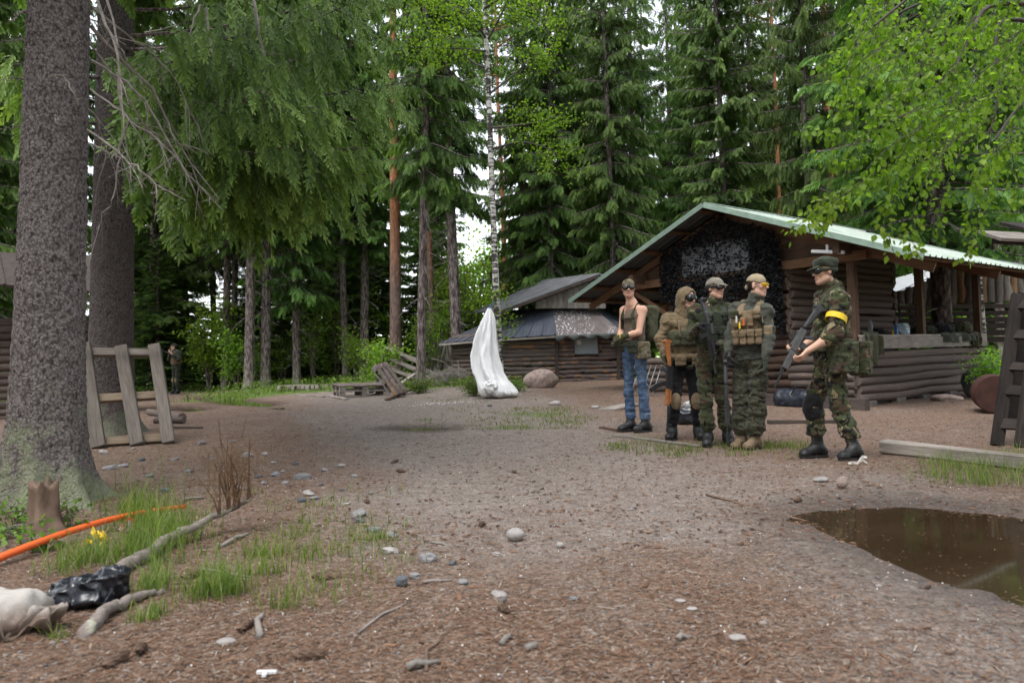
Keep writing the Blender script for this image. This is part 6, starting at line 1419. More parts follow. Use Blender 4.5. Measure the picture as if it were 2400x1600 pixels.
bl = P.field(['pelvis'], .28, .009); bl.ell(P.J['pelvis']+[0, 0, .06], (.178, .140, .2), P.Rb, 0.); bl.plane(P.J['pelvis']+[0, 0, .085], (0, 0, 1)); bl.plane(P.J['pelvis']+[0, 0, .035], (0, 0, -1)); P.add('belt', bl, OLIVE_D)
P.pouch(MULTI, 'pelvis', .17, .02, -.02, (.15, .15, .22), 90, 'dump_pouch', flap=False, soft=.008); P.pouch(OLIVE_D, 'pelvis', .12, .15, .02, (.13, .06, .15), -30)
P.ribbon('yellow_band', [P.J['wrL']+unit([-1, 0, -.2])*.05+np.array([0, .0, .034]), P.J['wrL']+unit([-1, 0, -.2])*.05+np.array([0, -.04, 0]), P.J['wrL']+unit([-1, 0, -.2])*.05+np.array([0, 0, -.04])], .035, YELLOW, up=(1, 0, 0))

# ---------------------------------------------------------------- 2: hooded, wooden rifle
P = Person((1606, 1030), 'person in a tan hooded jacket and dark goggles, holding a rifle with a wooden stock', 5, 32, {
 'head': (1611, 702, -.02), 'neck': (1603, 738, .02), 'chest': (1601, 780, .0), 'pelvis': (1605, 846, 0), 'shR': (1566, 752, .0), 'shL': (1637, 752, .03), 'elR': (1548, 796, -.04), 'wrR': (1556, 834, -.12), 'elL': (1646, 796, .02), 'wrL': (1630, 838, -.12),
 'hipR': (1589, 860, 0), 'hipL': (1622, 860, 0), 'knR': (1582, 938, -.06), 'knL': (1629, 938, -.04), 'anR': (1576, 1008, 0), 'anL': (1636, 1004, .03), 'toeR': (1567, 1034, -.14), 'toeL': (1643, 1024, -.12)}, skin=(.52, .32, .245))
P.body({'L': None, 'R': None}); P.jacket(TAN, hem=.0, infl=.024, collar=0, wr=.014, seed=2.); P.hood(TAN); P.goggles(RUBBER, LENS, hgt=.044)
P.trousers(BLACKC, .098, .076, .066, top=.06, cut=.05, wr=.009); P.boots(BOOT_B, .15)
P.glove('R', GLOVE_C, .95, (.1, -.1, -1), (.8, -.5, 0)); P.glove('L', GLOVE_C, .6, (-.3, -.1, -1), (-.8, .2, 0))
for S_ in 'LR':
    k_ = P.J['kn'+S_]; f = Field(k_-.16, k_+.16, .008); f.ell(k_+[0, -.055, -.01], (.062, .04, .10), None, 0.); f.bumpy(.003, (20, 20, 20)); P.add('knee_pad', f, COYOTE)
P.vest(OLIVE, -.17, .02, .045, straps=False, name='chest_rig'); 
for l in (-.12, -.04, .04, .12): P.pouch(OLIVE, 'chest', l, .175-.02*abs(l)/.12, -.08, (.075, .045, .14))
P.pouch(TAN, 'pelvis', -.10, .155, .0, (.12, .06, .11)); P.pouch(TAN, 'pelvis', .10, .155, .0, (.13, .06, .11)); bl = P.field(['pelvis'], .28, .009); bl.ell(P.J['pelvis']+[0, 0, .05], (.215, .175, .2), P.Rb, 0.); bl.plane(P.J['pelvis']+[0, 0, .08], (0, 0, 1)); bl.plane(P.J['pelvis']+[0, 0, .03], (0, 0, -1)); P.add('belt', bl, COYOTE)
for sg, S_ in ((1, 'L'), (-1, 'R')): P.ribbon('strap', [P.bp('chest', sg*.10, -.15, .0), P.J['neck']*.4+P.J['sh'+S_]*.6+[0, 0, .075], P.bp('chest', sg*.10, .165, .06), P.bp('chest', sg*.10, .18, -.05)], .045, COYOTE, up=P.Rb[:, 0])
wR = P.org+P.J['wrR']; dd = P.D-.24
rifle('ak', at(1572, 800, dd+.02), at(1563, 1012, dd-.02), unit([1, .2, 0]), 'rifle with orange wooden stock held muzzle down by the hooded person')

# ---------------------------------------------------------------- 3: cap and goggles, black carbine
P = Person((1680, 1043), 'person in grey cap and clear goggles and camouflage, holding a black carbine across the chest', 8, 34, {
 'head': (1677, 676, -.02), 'neck': (1673, 713, .02), 'chest': (1668, 757, 0), 'pelvis': (1667, 845, 0), 'shR': (1629, 731, .0), 'shL': (1706, 729, .03), 'elR': (1618, 787, -.06), 'wrR': (1637, 765, -.27), 'elL': (1712, 788, -.02), 'wrL': (1683, 812, -.24),
 'hipR': (1650, 860, 0), 'hipL': (1684, 860, 0), 'knR': (1654, 936, -.05), 'knL': (1692, 936, -.03), 'anR': (1659, 1015, 0), 'anL': (1705, 1012, .05), 'toeR': (1656, 1045, -.15), 'toeL': (1716, 1036, -.1)}, skin=(.55, .34, .26))
P.body({'L': None, 'R': None}); P.jacket(DPM2, hem=-.03, infl=.014, collar=.06, wr=.011, seed=6.); P.trousers(DPM2, .100, .082, .07, top=.05, cut=.06, bag=.01, wr=.012); P.boots(BOOT_B, .14)
P.cap(cloth('grey_cap_cloth', base=(.20, .18, .15)), .055); P.goggles(RUBBER, LENSG)
P.glove('R', BLACKC, .9, (.55, -.5, .25), (.3, .2, -.9)); P.glove('L', BLACKC, .9, (-.75, -.4, .1), (0, .5, .8))
P.vest(OLIVE_D, -.24, .12, .035, name='vest')
for l in (-.15, -.05, .05, .15): P.pouch(OLIVE_D, 'chest', l, .185-.04*abs(l)/.15, -.14, (.085, .055, .17), -l*140)
P.pouch(OLIVE_D, 'chest', .10, .165, .06, (.07, .05, .10)); P.pouch(GREYGREEN, 'chest', -.10, .16, .05, (.06, .04, .09))
dd = P.D-.40
rifle('m4', at(1650, 699, dd+.04), at(1677, 874, dd-.06), unit([.25, -.9, .2]), 'black carbine held muzzle down across the chest by the person in the grey cap')

# ---------------------------------------------------------------- 4: tan head cloth, yellow glasses
P = Person((1738, 1054), 'person with tan head cloth and yellow glasses, tan plate carrier over a grey green jacket', -28, 50, {
 'head': (1775, 670, -.02), 'neck': (1768, 707, .02), 'chest': (1757, 758, 0), 'pelvis': (1757, 840, 0), 'shL': (1794, 733, -.12), 'shR': (1727, 728, .12), 'elL': (1804, 788, -.18), 'wrL': (1794, 842, -.27), 'elR': (1714, 786, .06), 'wrR': (1704, 836, -.04),
 'hipL': (1776, 858, -.07), 'hipR': (1740, 856, .07), 'knL': (1775, 936, -.10), 'knR': (1738, 936, .03), 'anL': (1769, 1028, -.05), 'anR': (1738, 1022, .07), 'toeL': (1737, 1053, -.22), 'toeR': (1712, 1046, -.10)}, skin=(.56, .36, .28))
P.body({'L': None, 'R': None}); P.jacket(GREYGREEN, hem=-.02, infl=.014, collar=.06, wr=.012, seed=8.); P.trousers(FLECK, .110, .098, .085, top=.05, cut=.04, bag=.014, wr=.014, seed=9.); P.boots(BOOT_T, .16, COYOTE); P.bandana(SANDC)
P.glove('L', OLIVE_D, .5, (-.1, -.1, -1), (-.9, .2, 0)); P.glove('R', BLACKC, .9, (.0, -.3, -1), (.4, -.8, 0))
# yellow glasses
f = P.headfield(.005)
for sg in (-1, 1): f.ell(P.hp(sg*.035, .088, .008), (.036, .022, .022), P.Rh@rotZ(-sg*22), .006)
gl = P.add('glasses', f, YLENS); B = MB()
for sg in (-1, 1): B.tube([P.hp(sg*.066, .075, .020), P.hp(sg*.080, .03, .016), P.hp(sg*.082, -.03, .010)], .0035, 6)
B.tube([P.hp(.066, .078, .028), P.hp(.03, .108, .030), P.hp(-.03, .108, .030), P.hp(-.066, .078, .028)], .0035, 6); V = np.concatenate(B.v); obj_np('frame', V, [np.concatenate(B.q), np.concatenate(B.t)], RUBBER, gl)
P.vest(COYOTE, -.22, .13, .032, name='plate_carrier')
for i, l in enumerate((-.11, -.037, .037, .11)):
    P.pouch(COYOTE, 'chest', l, .188-.03*abs(l)/.11, -.15, (.07, .06, .15), -l*100); 
    if i < 3: P.pouch(COYOTE, 'chest', l, .178-.02*abs(l)/.11, .01, (.06, .035, .10), -l*100, flap=False)
P.pouch(KHAKI, 'chest', .205, .10, -.14, (.11, .07, .20), -70, 'side_pouch'); P.pouch(COYOTE, 'chest', .10, .175, .08, (.08, .05, .09)); P.pouch(OLIVE, 'chest', -.12, .165, .09, (.08, .05, .08))
for (l, u, c) in ((-.06, -.03, YELLOW), (-.02, .0, simple('orange_marker', (.6, .12, .03), .5, rnd=0)), (-.09, .03, simple('white_marker', (.6, .6, .6), .5, rnd=0))):
    B = MB(); B.tube([P.bp('chest', l, .225, u-.03), P.bp('chest', l, .225, u+.04)], .009, 8); B.build('marker', c, P.o)
P.ribbon('sling', [P.bp('chest', .16, .16, -.02), P.J['neck']*.4+P.J['shL']*.6+[0, 0, .085], P.bp('chest', .06, -.17, .05)], .05, COYOTE, up=P.Rb[:, 0])
B = MB(); B.box(P.J['shL']+P.Rb[:, 0]*.064+[0, 0, -.09], (.004, .03, .022), P.Rb, ); B.build('sleeve_patch', YELLOW, P.o)
rifle('black', at(1700, 846, P.D-.10), at(1706, 1044, P.D-.16), unit([-.25, -.95, 0]), 'black rifle held muzzle down between the two people in the middle of the group')

# ---------------------------------------------------------------- 5: profile, woodland camouflage
P = Person((1942, 1075), 'person in woodland camouflage and green cap seen from the side, nearest to the camera', -78, -86, {
 'head': (1932, 637, .0), 'neck': (1952, 676, .02), 'chest': (1950, 727, 0), 'pelvis': (1948, 835, 0), 'shL': (1966, 704, -.19), 'shR': (1932, 702, .18), 'elL': (1954, 785, -.26), 'wrL': (1893, 822, -.24), 'elR': (1925, 785, .16), 'wrR': (1874, 815, -.03),
 'hipL': (1955, 860, -.09), 'hipR': (1932, 858, .08), 'knL': (1968, 950, -.13), 'knR': (1907, 955, .06), 'anL': (2002, 1046, -.20), 'anR': (1917, 1036, .10), 'toeL': (1962, 1080, -.30), 'toeR': (1875, 1062, .06)}, skin=(.55, .35, .26), hair=(.012, .010, .009), head_pitch=-2, arm=1.)
P.body({'L': (.75, (-.62, -.12, -.62), (-.45, .62, .45), .012*0, .012, .5), 'R': (.8, (-.9, -.1, -.25), (.0, -.6, .75), 0., .012, .4)})
P.jacket(DPM, hem=-.16, infl=.030, sleeves=(.62, .62), collar=.07, wr=.013, seed=11., belly=.01); P.trousers(DPM, .108, .090, .078, top=.05, cut=.10, bag=.008, wr=.013, seed=13.); P.boots(BOOT_B, .20, KHAKI)
P.cap(OLIVE_D, .065, .012, flat=True); P.goggles(OLIVE_D, LENS, hgt=.034)
k_ = P.J['knR']; f = Field(k_-.18, k_+.18, .008); f.ell(k_+P.Rb[:, 1]*.055, (.066, .048, .095), P.Rb, 0.); f.cone(k_+[0, 0, .045], k_+[0, 0, .06], .086, .086, .01); f.cone(k_-[0, 0, .045], k_-[0, 0, .06], .084, .084, .01); f.bumpy(.003, (30, 30, 30)); P.add('knee_pad', f, BLACKC)
f = Field(P.J['elL']-.2, P.J['elL']+.2, .008); a_ = P.J['elL']+(P.J['shL']-P.J['elL'])*.12; b_ = P.J['elL']+(P.J['wrL']-P.J['elL'])*.18; f.cone(a_, b_, .082, .078, .0); f.bumpy(.006, (22, 22, 22)); P.add('rolled_cuff', f, DPM)
e_ = P.J['elL']; s_ = unit(P.J['shL']-e_); c_ = e_+s_*.16; u1 = unit(np.cross(s_, [0, 1, 0])); u2 = np.cross(s_, u1); P.ribbon('yellow_ribbon', [c_+.090*(math.cos(a)*u1+math.sin(a)*u2)+s_*.015*math.cos(a) for a in np.linspace(0, 2*math.pi, 14)], .055, YELLOW, up=unit(np.cross(s_, u1)+.01))
bl = P.field(['pelvis'], .30, .009); bl.ell(P.J['pelvis']+[0, 0, .05], (.215, .180, .25), P.Rb, 0.); bl.plane(P.J['pelvis']+[0, 0, .10], (0, 0, 1)); bl.plane(P.J['pelvis']+[0, 0, .045], (0, 0, -1)); P.add('belt', bl, OLIVE)
P.pouch(DPM2, 'pelvis', .215, .03, -.02, (.22, .13, .27), 90, 'side_bag', soft=.010); P.pouch(DPM2, 'pelvis', .14, -.20, -.03, (.18, .13, .30), 140, 'water_bottle_pouch', soft=.006); P.pouch(OLIVE, 'pelvis', .20, .0, .10, (.13, .09, .10), 90)
P.pouch(DPM2, 'chest', .10, .16, -.02, (.10, .04, .13), -20, 'chest_pocket'); P.ribbon('sling', [P.bp('chest', .12, .16, -.10), P.bp('chest', .10, .10, .16), P.J['neck']+P.Rb@np.array([.09, -.02, .045]), P.bp('chest', -.02, -.17, .05)], .04, OLIVE, up=P.Rb[:, 0])
rifle('grey', at(1912, 716, P.D-.16), at(1815, 908, P.D-.20), unit([-.9, .1, .5]), 'grey and black rifle pointed down by the person in woodland camouflage')

# ---------------------------------------------------------------- 6: far soldier
P = Person((411, 925), 'distant person in dark green with brown gear standing on the path between the trees', -60, -60, {
 'head': (407, 813, 0), 'neck': (409, 823, 0), 'chest': (412, 837, 0), 'pelvis': (413, 861, 0), 'shL': (420, 827, -.12), 'shR': (401, 827, .12), 'elL': (418, 842, -.25), 'wrL': (405, 832, -.35), 'elR': (397, 842, -.05), 'wrR': (399, 828, -.30),
 'hipL': (416, 865, -.08), 'hipR': (409, 865, .08), 'knL': (416, 891, -.06), 'knR': (409, 891, .05), 'anL': (417, 915, 0), 'anR': (408, 915, .1), 'toeL': (412, 925, -.15), 'toeR': (402, 924, -.05)}, skin=(.45, .28, .21))
P.body({'L': (.6, (-.5, -.3, .8), (.2, .9, .2)), 'R': (.6, (-.3, -.3, .9), (.2, .9, .2))}); P.jacket(OLIVE_D, hem=-.04, infl=.025, collar=.05, h=.014); P.trousers(OLIVE_D, .10, .085, .075, h=.014, cut=.12); P.boots(BOOT_B, .18); P.cap(OLIVE_D, .05); P.vest(TAN, -.24, .02, .05, h=.014)
for S_ in 'LR':
    k_ = P.J['kn'+S_]; f = Field(k_-.18, k_+.18, .012); f.ell(k_+P.Rb[:, 1]*.05, (.07, .05, .10), P.Rb, 0.); P.add('knee_pad', f, COYOTE)
rifle('black', P.org+P.bp('chest', -.08, .16, .17), P.org+P.bp('chest', -.10, .80, .28), (0, 0, 1), 'short black rifle raised by the distant person in dark green')
# ================================================================ things lying, leaning and hanging about
def on_ground(px, py): return gp(px, py)
# ---- wooden frame leaning on the second spruce
fa, fb = gp(232, 1052), gp(402, 1040); FM = FRAME_WOOD
fr = thing('wooden_frame', fa, 'weathered wooden frame of three uprights and three rails leaning on a spruce', 'frame')
def fl(px, py, D): return at(px, py, D)-fa
D0, D1 = fa[1], fb[1]; back = .62
def upr(pb, pt, k):
    d = D0+(D1-D0)*k; b = at(pb[0], pb[1], d); b[2] = gz(b[0], b[1])+.01; t_ = at(pt[0], pt[1], d+back); board(b-fa, t_-fa, .145, .085, fr, FM, 'upright', up=unit([.25, -1, .4]), bevel=.006, jit=.004)
for k, (pb, pt) in enumerate((((232, 1050), (197, 807)), ((322, 1045), (284, 812)), ((396, 1038), (361, 808)))): upr(pb, pt, k/2)
for (a, b, m) in (((200, 826), (372, 828), FM), ((222, 935), (392, 925), PLANK_NEW), ((236, 1036), (398, 1026), PLANK_NEW)):
    f0 = (1046-a[1])/240; f1 = (1038-b[1])/232; board(fl(a[0], a[1], D0+back*f0+.085), fl(b[0], b[1], D1+back*f1+.085), .10, .10 if m is FM else .085, fr, m, 'rail', up=(0, -1, .4))
# pale board edge and log behind it
pb_ = gp(196, 968); t_ = thing('board', pb_, 'pale board edge showing between the near trunk and the wooden frame', 'board')
B = MB(); B.box((0, 0, .36), (.30, .02, .36), rotX(-12)); B.build('panel', PALE_SHEET, t_)
for k, (a, b, rd, lab) in enumerate((((350, 974), (428, 985), .07, 'upper of two cut wood blocks beside the frame foot'), ((365, 993), (432, 992), .06, 'lower of two cut wood blocks beside the frame foot'), ((395, 1003), (475, 1004), .02, 'thin dark stick on the ground right of the wooden frame'))):
    p, q = gp(*a), gp(*b); t_ = thing('wood_block' if rd > .03 else 'stick', p, lab, 'wood'); log((0, 0, rd*.9), q-p+[0, 0, rd*.9], rd, t_, LM_DARK)

# ---- pallets
PADS = []
def pallet(base, yaw, tilt=(0, 0), flip=False, L=1.2, Wd=.8, bark=False, label='', deck=5, dz=0.):
    o = thing('pallet', base+np.array([0, 0, dz]), label, 'pallet', 0, 'old pallets at the forest edge'); o.rotation_euler = (R(tilt[0]), R(tilt[1]), R(yaw))
    PADS.append((base[0], base[1])); s_ = -1 if flip else 1; z0 = .145 if flip else 0.
    Z = lambda z: z0+s_*z
    for x in (-Wd/2+.05, 0, Wd/2-.05):
        board((x, -L/2, Z(.011)), (x, L/2, Z(.011)), .10, .02, o, PLANK_GREY, 'bottom_board', jit=.003)
        for y in (-L/2+.07, 0, L/2-.07): B = MB(); B.box((0, 0, 0), (.048, .07, .045)); B.build('block', PLANK_GREY, o, loc=(x, y, Z(.067)), bevel=.004)
    for y in (-L/2+.06, 0, L/2-.06): board((-Wd/2, y, Z(.121)), (Wd/2, y, Z(.121)), .10, .018, o, PLANK_GREY, 'cross_board')
    if deck:
        for k in range(deck):
            x = -Wd/2+.06+k*(Wd-.12)/(deck-1); w = .13 if not bark else .15
            if bark: B = MB(); yy = np.linspace(-L/2, L/2, 7); B.tube(np.stack([np.full(7, 0.), yy, .012*rng.standard_normal(7)], 1), w*.5*(1+.08*rng.standard_normal(7)), 8, True); o2 = B.build('slab', LOG_HUT, o, True, (x, 0, Z(.135))); o2.scale = (1, 1, .35)
            else: board((x, -L/2-.01*rng.random(), Z(.140)), (x, L/2, Z(.140)), w, .02, o, PLANK_GREY, 'deck_board', jit=.004)
    return o
pallet(gp(712, 914), 62, flip=True, deck=0, label='flat upturned pallet with three bare skids beside the path', L=1.25, Wd=.9)
pb1 = gp(846, 928); pallet(pb1, -66, label='lower pallet of the stack of two', L=1.2, Wd=.85); pallet(pb1, -63, (0, 3), bark=True, label='upper pallet of the stack, decked with bark slabs', dz=.155, L=1.25, Wd=.85)
pc = gp(938, 930); o = pallet(pc, 75, (0, 0), bark=True, L=.9, Wd=.45, deck=3, label='short bark covered pallet propped on end against the stack'); o.rotation_euler = (R(52), R(-8), R(58)); o.location = (pc[0]-.28, pc[1], pc[2]+.36)
pd_ = gp(940, 908); o = pallet(pd_, 0, L=1.15, Wd=.62, deck=3, label='pallet standing on its long edge behind the stack'); ya = unit([.92, .10, -.36]); xa = unit(np.array([.34, .25, .9])-ya*(ya@np.array([.34, .25, .9]))); za = np.cross(xa, ya); M = np.eye(4); M[:3, 0] = xa; M[:3, 1] = ya; M[:3, 2] = za; M[:3, 3] = at(938, 850, pd_[1]+.15); o.matrix_world = Matrix(M.tolist())
o = pallet(gp(965, 903), 80, (12, 6), L=1.0, Wd=.8, deck=4, label='broken pallet under the one standing on edge', dz=.12)
for c in o.children: pass

for (a, b, h0, h1, w, m, lab) in (((868, 925), (962, 900), .05, .34, .11, PLANK_GREY, 'grey plank leaning up across the pallets towards the slender spruce'), ((772, 928), (812, 938), .02, .02, .10, PLANK_GREY, 'short plank lying flat at the left end of the pallet stack'), ((905, 938), (975, 918), .02, .10, .09, PLANK_BROWN, 'brown plank lying in front of the propped pallet'), ((930, 922), (985, 898), .18, .42, .10, PLANK_GREY, 'plank wedged between broken pallet and slender spruce'), ((690, 925), (760, 931), .02, .02, .08, PLANK_GREY, 'thin plank lying on the ground before the upturned pallet')):
    p, q_ = gp(*a), gp(*b); t_ = thing('plank', p, lab, 'plank'); board((0, 0, h0), q_-p+[0, 0, h1], w, .028, t_, m, 'plank_body', jit=.006)
# ---- forest-edge bits: pale stone, cut stump, cut logs, yellow tape, brush fence, twig heap
STONE_G = simple('grey_stone', (.195, .190, .196), .9, .25, 4., .35, 30., .25, rnd=.22); STONE_P = simple('pale_stone', (.27, .252, .243), .9, .2, 5., .3, 30., .25, rnd=.12); STONE_D = simple('dark_stone', (.085, .092, .105), .8, .3, 4., .3, 30., .3, rnd=.15)
t = NT('mossy_granite'); v = t.coord('Object'); n = t.noise(v, 14., 6, .7); z = t.n('SeparateXYZ', ins={0: v}).outputs[2]
col = t.ramp(n, [(.3, (.17, .125, .11)), (.55, (.29, .225, .20)), (.75, (.40, .34, .31))]); col = t.mix(t.ramp(t.math('ADD', t.noise(v, 5., 5), t.math('MULTIPLY', z, .9)), [(.78, (0, 0, 0)), (.98, (.8, .8, .8))]), col, (.13, .135, .085)); BOULDER = t.bsdf(col, .95, t.bump(n, .7, .02), .2)
def stone(name, px, py, wpx, label, mat, hr=.55, dr=.8, seed=0, group=None, tilt=0., sink=.25, sub=3, cat='stone', fr=1.2, amp=.22):
    p = gp(px, py); w = wpx/1700*p[1]; V, Fc = ico(sub, seed, (w/2, w/2*dr, w/2*hr), amp, fr); o = obj_np(name, V, Fc, mat, None, sub > 2); o.location = (p[0], p[1]+w*.2, p[2]+w/2*hr*(1-2*sink)); o.rotation_euler = (0, R(tilt), 0); return tag(o, label, cat, group)
stone('boulder', 1268, 912, 74, 'large mossy granite boulder in front of the small hut', BOULDER, .72, .8, 4, cat='boulder', sink=.12, sub=4, fr=1.1, amp=.18)
stone('stone', 745, 884, 18, 'pale stone on the mossy bank among thin trunks', STONE_P, .8, seed=5)
stone('stone', 1208, 1266, 43, 'rounded pale cobble alone in the middle of the track', STONE_P, .72, .75, 6, sink=.05, amp=.08, sub=4)
stone('stone', 1313, 1283, 18, 'small pale pebble right of the rounded cobble', STONE_P, .8, .7, 7, sink=.05, amp=.1)
stone('stone', 1730, 1509, 46, 'flat grey stone with a notch in the lower right gravel', STONE_P, .35, .8, 8, sink=.3)
stone('stone', 1596, 1420, 26, 'left one of two flat pale stones near the lower right of the track', STONE_P, .3, .8, 9, sink=.3); stone('stone', 1624, 1440, 26, 'right one of two flat pale stones near the lower right of the track', STONE_P, .3, .8, 10, sink=.3)
stone('stone', 1927, 1133, 36, 'flat pale stone behind the puddle', STONE_P, .36, .8, 11, sink=.2); stone('stone', 1977, 1150, 27, 'upright brown stone behind the puddle', BOULDER, 1.1, .8, 12, tilt=25, sink=.05, amp=.12)
stone('stone', 528, 1510, 43, 'white oval stone in the litter at lower left', STONE_P, .42, .7, 13, sink=.25, amp=.1); stone('stone', 939, 1378, 31, 'dark angular stone by the grass', STONE_D, .85, .8, 14, sink=.1, amp=.3, sub=2)
stone('stone', 1302, 950, 29, 'pale flat stone behind the grass patch in the clearing', STONE_P, .5, .8, 15); stone('stone', 1148, 952, 12, 'small dark stone in front of the white bag', STONE_D, .6, .8, 16); stone('stone', 1396, 957, 20, 'pale chip of stone left of the man in jeans', STONE_P, .5, .8, 17)
r = np.random.default_rng(12); GS = 'grey stones along the left side of the track'
for k, (px, py, w) in enumerate([(255, 1098, 30), (287, 1092, 25), (240, 1063, 24), (580, 1072, 27), (603, 1120, 22), (617, 1134, 17), (708, 1126, 42), (722, 1164, 26), (737, 1173, 26), (706, 1179, 22), (645, 1118, 22), (662, 1108, 15), (812, 1184, 20), (840, 1210, 37), (842, 1222, 24), (876, 1245, 32), (918, 1262, 32), (912, 1299, 42), (1003, 1317, 42), (1060, 1322, 18), (972, 1357, 26), (1085, 1375, 26), (1170, 1408, 40), (1345, 1416, 22), (386, 1152, 26), (470, 1040, 22), (545, 1035, 18), (800, 1095, 18), (830, 1120, 16), (330, 1078, 16), (410, 1075, 18), (520, 1110, 20), (560, 1145, 18), (760, 1108, 16), (690, 1090, 18), (440, 1108, 22), (350, 1120, 20), (620, 1065, 16), (668, 1135, 18), (750, 1140, 14), (310, 1052, 14), (495, 1075, 15), (640, 1085, 14), (1000, 1290, 16), (800, 1155, 15), (870, 1160, 14), (1480, 1190, 14), (1165, 1300, 22)]):
    stone('stone', px, py, w, 'grey stone scattered along the left side of the track', [STONE_G, STONE_G, STONE_P, STONE_G, STONE_D][k % 5], r.uniform(.35, .65), r.uniform(.6, .9), 20+k, GS, r.uniform(-10, 10), .22, 2, fr=1.5, amp=.36)
p = gp(655, 890); st = thing('tree_stump', p, 'low cut stump with a bright split top at the forest edge', 'stump'); V, q, t_ = tube([[0, 0, -.05], [0, 0, .15], [0, 0, .32]], [.26, .19, .16], 12, True); obj_np('stump_body', V, [q, np.array(t_)], BARK_SP, st, True); board((-.25, -.05, .28), (.35, .05, .52), .12, .05, st, PLANK_NEW, 'split_slab')
for k, (a, b, rd) in enumerate((((765, 883), (860, 873), .07), ((790, 877), (872, 866), .06), ((735, 893), (800, 885), .05))):
    p, q = gp(*a), gp(*b); t_ = thing('log', p, ['lowest fresh log lying on the mossy bank behind the pallets', 'upper fresh log lying on the mossy bank behind the pallets', 'short log lying on the moss left of the pallet stack'][k], 'log'); log((0, 0, rd), q-p+[0, 0, rd], rd, t_, LM_POLEO if k < 2 else LM_DARK, 'log_body')
tp = thing('barrier_tape', at(640, 840, 30), 'yellow barrier tape strung between thin trunks in the wood', 'tape'); tpo = at(640, 840, 30); YT = simple('yellow_tape', (.62, .40, .05), .5, .1, 5., 0., rnd=0)
def ribbon_np(pts, w, mat, parent, name='tape', tw=.4):
    P = np.asarray(pts, float); n = 24; t = np.linspace(0, 1, len(P)); tt = np.linspace(0, 1, n); C = np.stack([np.interp(tt, t, P[:, c]) for c in range(3)], 1); a = .5+tw*np.sin(tt*9); o_ = np.stack([0*a, np.sin(a)*w/2, np.cos(a)*w/2], 1)
    V = np.concatenate([C-o_, C+o_]); return obj_np(name, V, np.array([[i, i+1, n+i+1, n+i] for i in range(n-1)]), mat, parent)
for pts in ([(628, 851), (655, 848), (690, 842), (712, 833)], [(660, 832), (690, 835), (712, 828)], [(656, 845), (650, 862), (646, 862)], [(660, 832), (657, 842)], [(560, 868), (568, 850), (575, 842)]): ribbon_np([at(px, py, 30.)-tpo for px, py in pts], .085, YT, tp)
bf = thing('brush_fence', at(1030, 870, 25)*[1, 1, 0]+[0, 0, gz(*at(1030, 870, 25)[:2])], 'low fence of leaning brushwood sticks left of the hut', 'fence'); bo = np.array(bf.location)
for k in range(46):
    px = 985+k*1.75; p = at(px, 870, 25.); g = gz(p[0], p[1]); l = r.uniform(.8, 1.35); log(np.array([p[0], p[1], g-.05])-bo, np.array([p[0]+r.uniform(-.15, .45), p[1]+r.uniform(-.1, .1), g+l])-bo, r.uniform(.014, .028), bf, LM_POLE, 'stick')
log(at(985, 846, 24.9)-bo, at(1068, 846, 24.9)-bo, .045, bf, LM_DARK, 'rail')
th = thing('twig_heap', gp(1042, 903), 'heap of dead twigs against the left wall of the hut', 'twigs'); B = MB()
for k in range(150):
    a = r.standard_normal(3)*[.28, .25, .12]+[0, 0, .25]; d = unit(r.standard_normal(3)*[1, .6, .6]); B.tube([a-d*.3, a, a+d*.3+[0, 0, -.03]], [.008, .007, .003], 4, False)
tag(B.build('twigs', BARK_DEAD, th), kind='stuff')

# ---- white bag hanging on the birch
p = gp(1172, 934); wb = thing('bulk_bag', p, 'big white woven bag hanging from the birch and slumped on the ground', 'bag')
prof = [(722, 1147, 3), (732, 1146, 8), (748, 1144, 14), (775, 1139, 21), (805, 1135, 27), (835, 1134, 31), (858, 1138, 33), (875, 1143, 33), (890, 1152, 35), (905, 1160, 41), (920, 1167, 44), (928, 1170, 42), (933, 1172, 34)]
mpp = p[1]/1700; rows = []; n = 84; ys = np.linspace(722, 933, 70); a = np.arange(n)*2*math.pi/n
for y_ in ys:
    xc = np.interp(y_, [q[0] for q in prof], [q[1] for q in prof]); hw = np.interp(y_, [q[0] for q in prof], [q[2] for q in prof])*mpp; c = at(xc, y_, p[1]+.02)-p
    u = (y_-722)/211; fold = (.24*np.sin(a*5+2*u+.7)+.16*np.sin(a*9-3*u)+.08*np.sin(a*14+8*u))*(1-.55*sst(.72, .95, u))
    q_ = np.stack([np.cos(a)*2+40, np.sin(a)*2+40, np.full(n, u*7)], 1); fold = fold*1.0+.12*vnoise(q_*[1.6, 1.6, .6])+.13*vnoise(q_*[3.2, 3.2, 1.1]+5)+.07*vnoise(q_*3.+5)*sst(.4, .8, u)
    dep = .62+.25*sst(.5, .9, u); rows.append(np.stack([c[0]+np.cos(a)*hw*(1+fold*.6), c[1]+np.sin(a)*hw*dep*(1+fold), np.full(n, max(c[2], .0))+.02*vnoise(q_*2.+9)], 1))
V = np.concatenate(rows); V[:, 2] = np.maximum(V[:, 2], .005); m = len(ys); i = np.arange(m-1)[:, None]*n; j = np.arange(n)[None]; q = np.stack([i+j, i+n+j, i+n+(j+1) % n, i+(j+1) % n], -1).reshape(-1, 4)
t = NT('white_woven_plastic'); v = t.coord('Object'); zz_ = t.n('SeparateXYZ', ins={0: v}).outputs[2]; nz_ = t.noise(v, 9., 5, .6); dirt = t.ramp(t.math('SUBTRACT', t.math('MULTIPLY', nz_, .5), t.math('MULTIPLY', zz_, 1.6)), [(.0, (0, 0, 0)), (.22, (.75, .75, .75))])
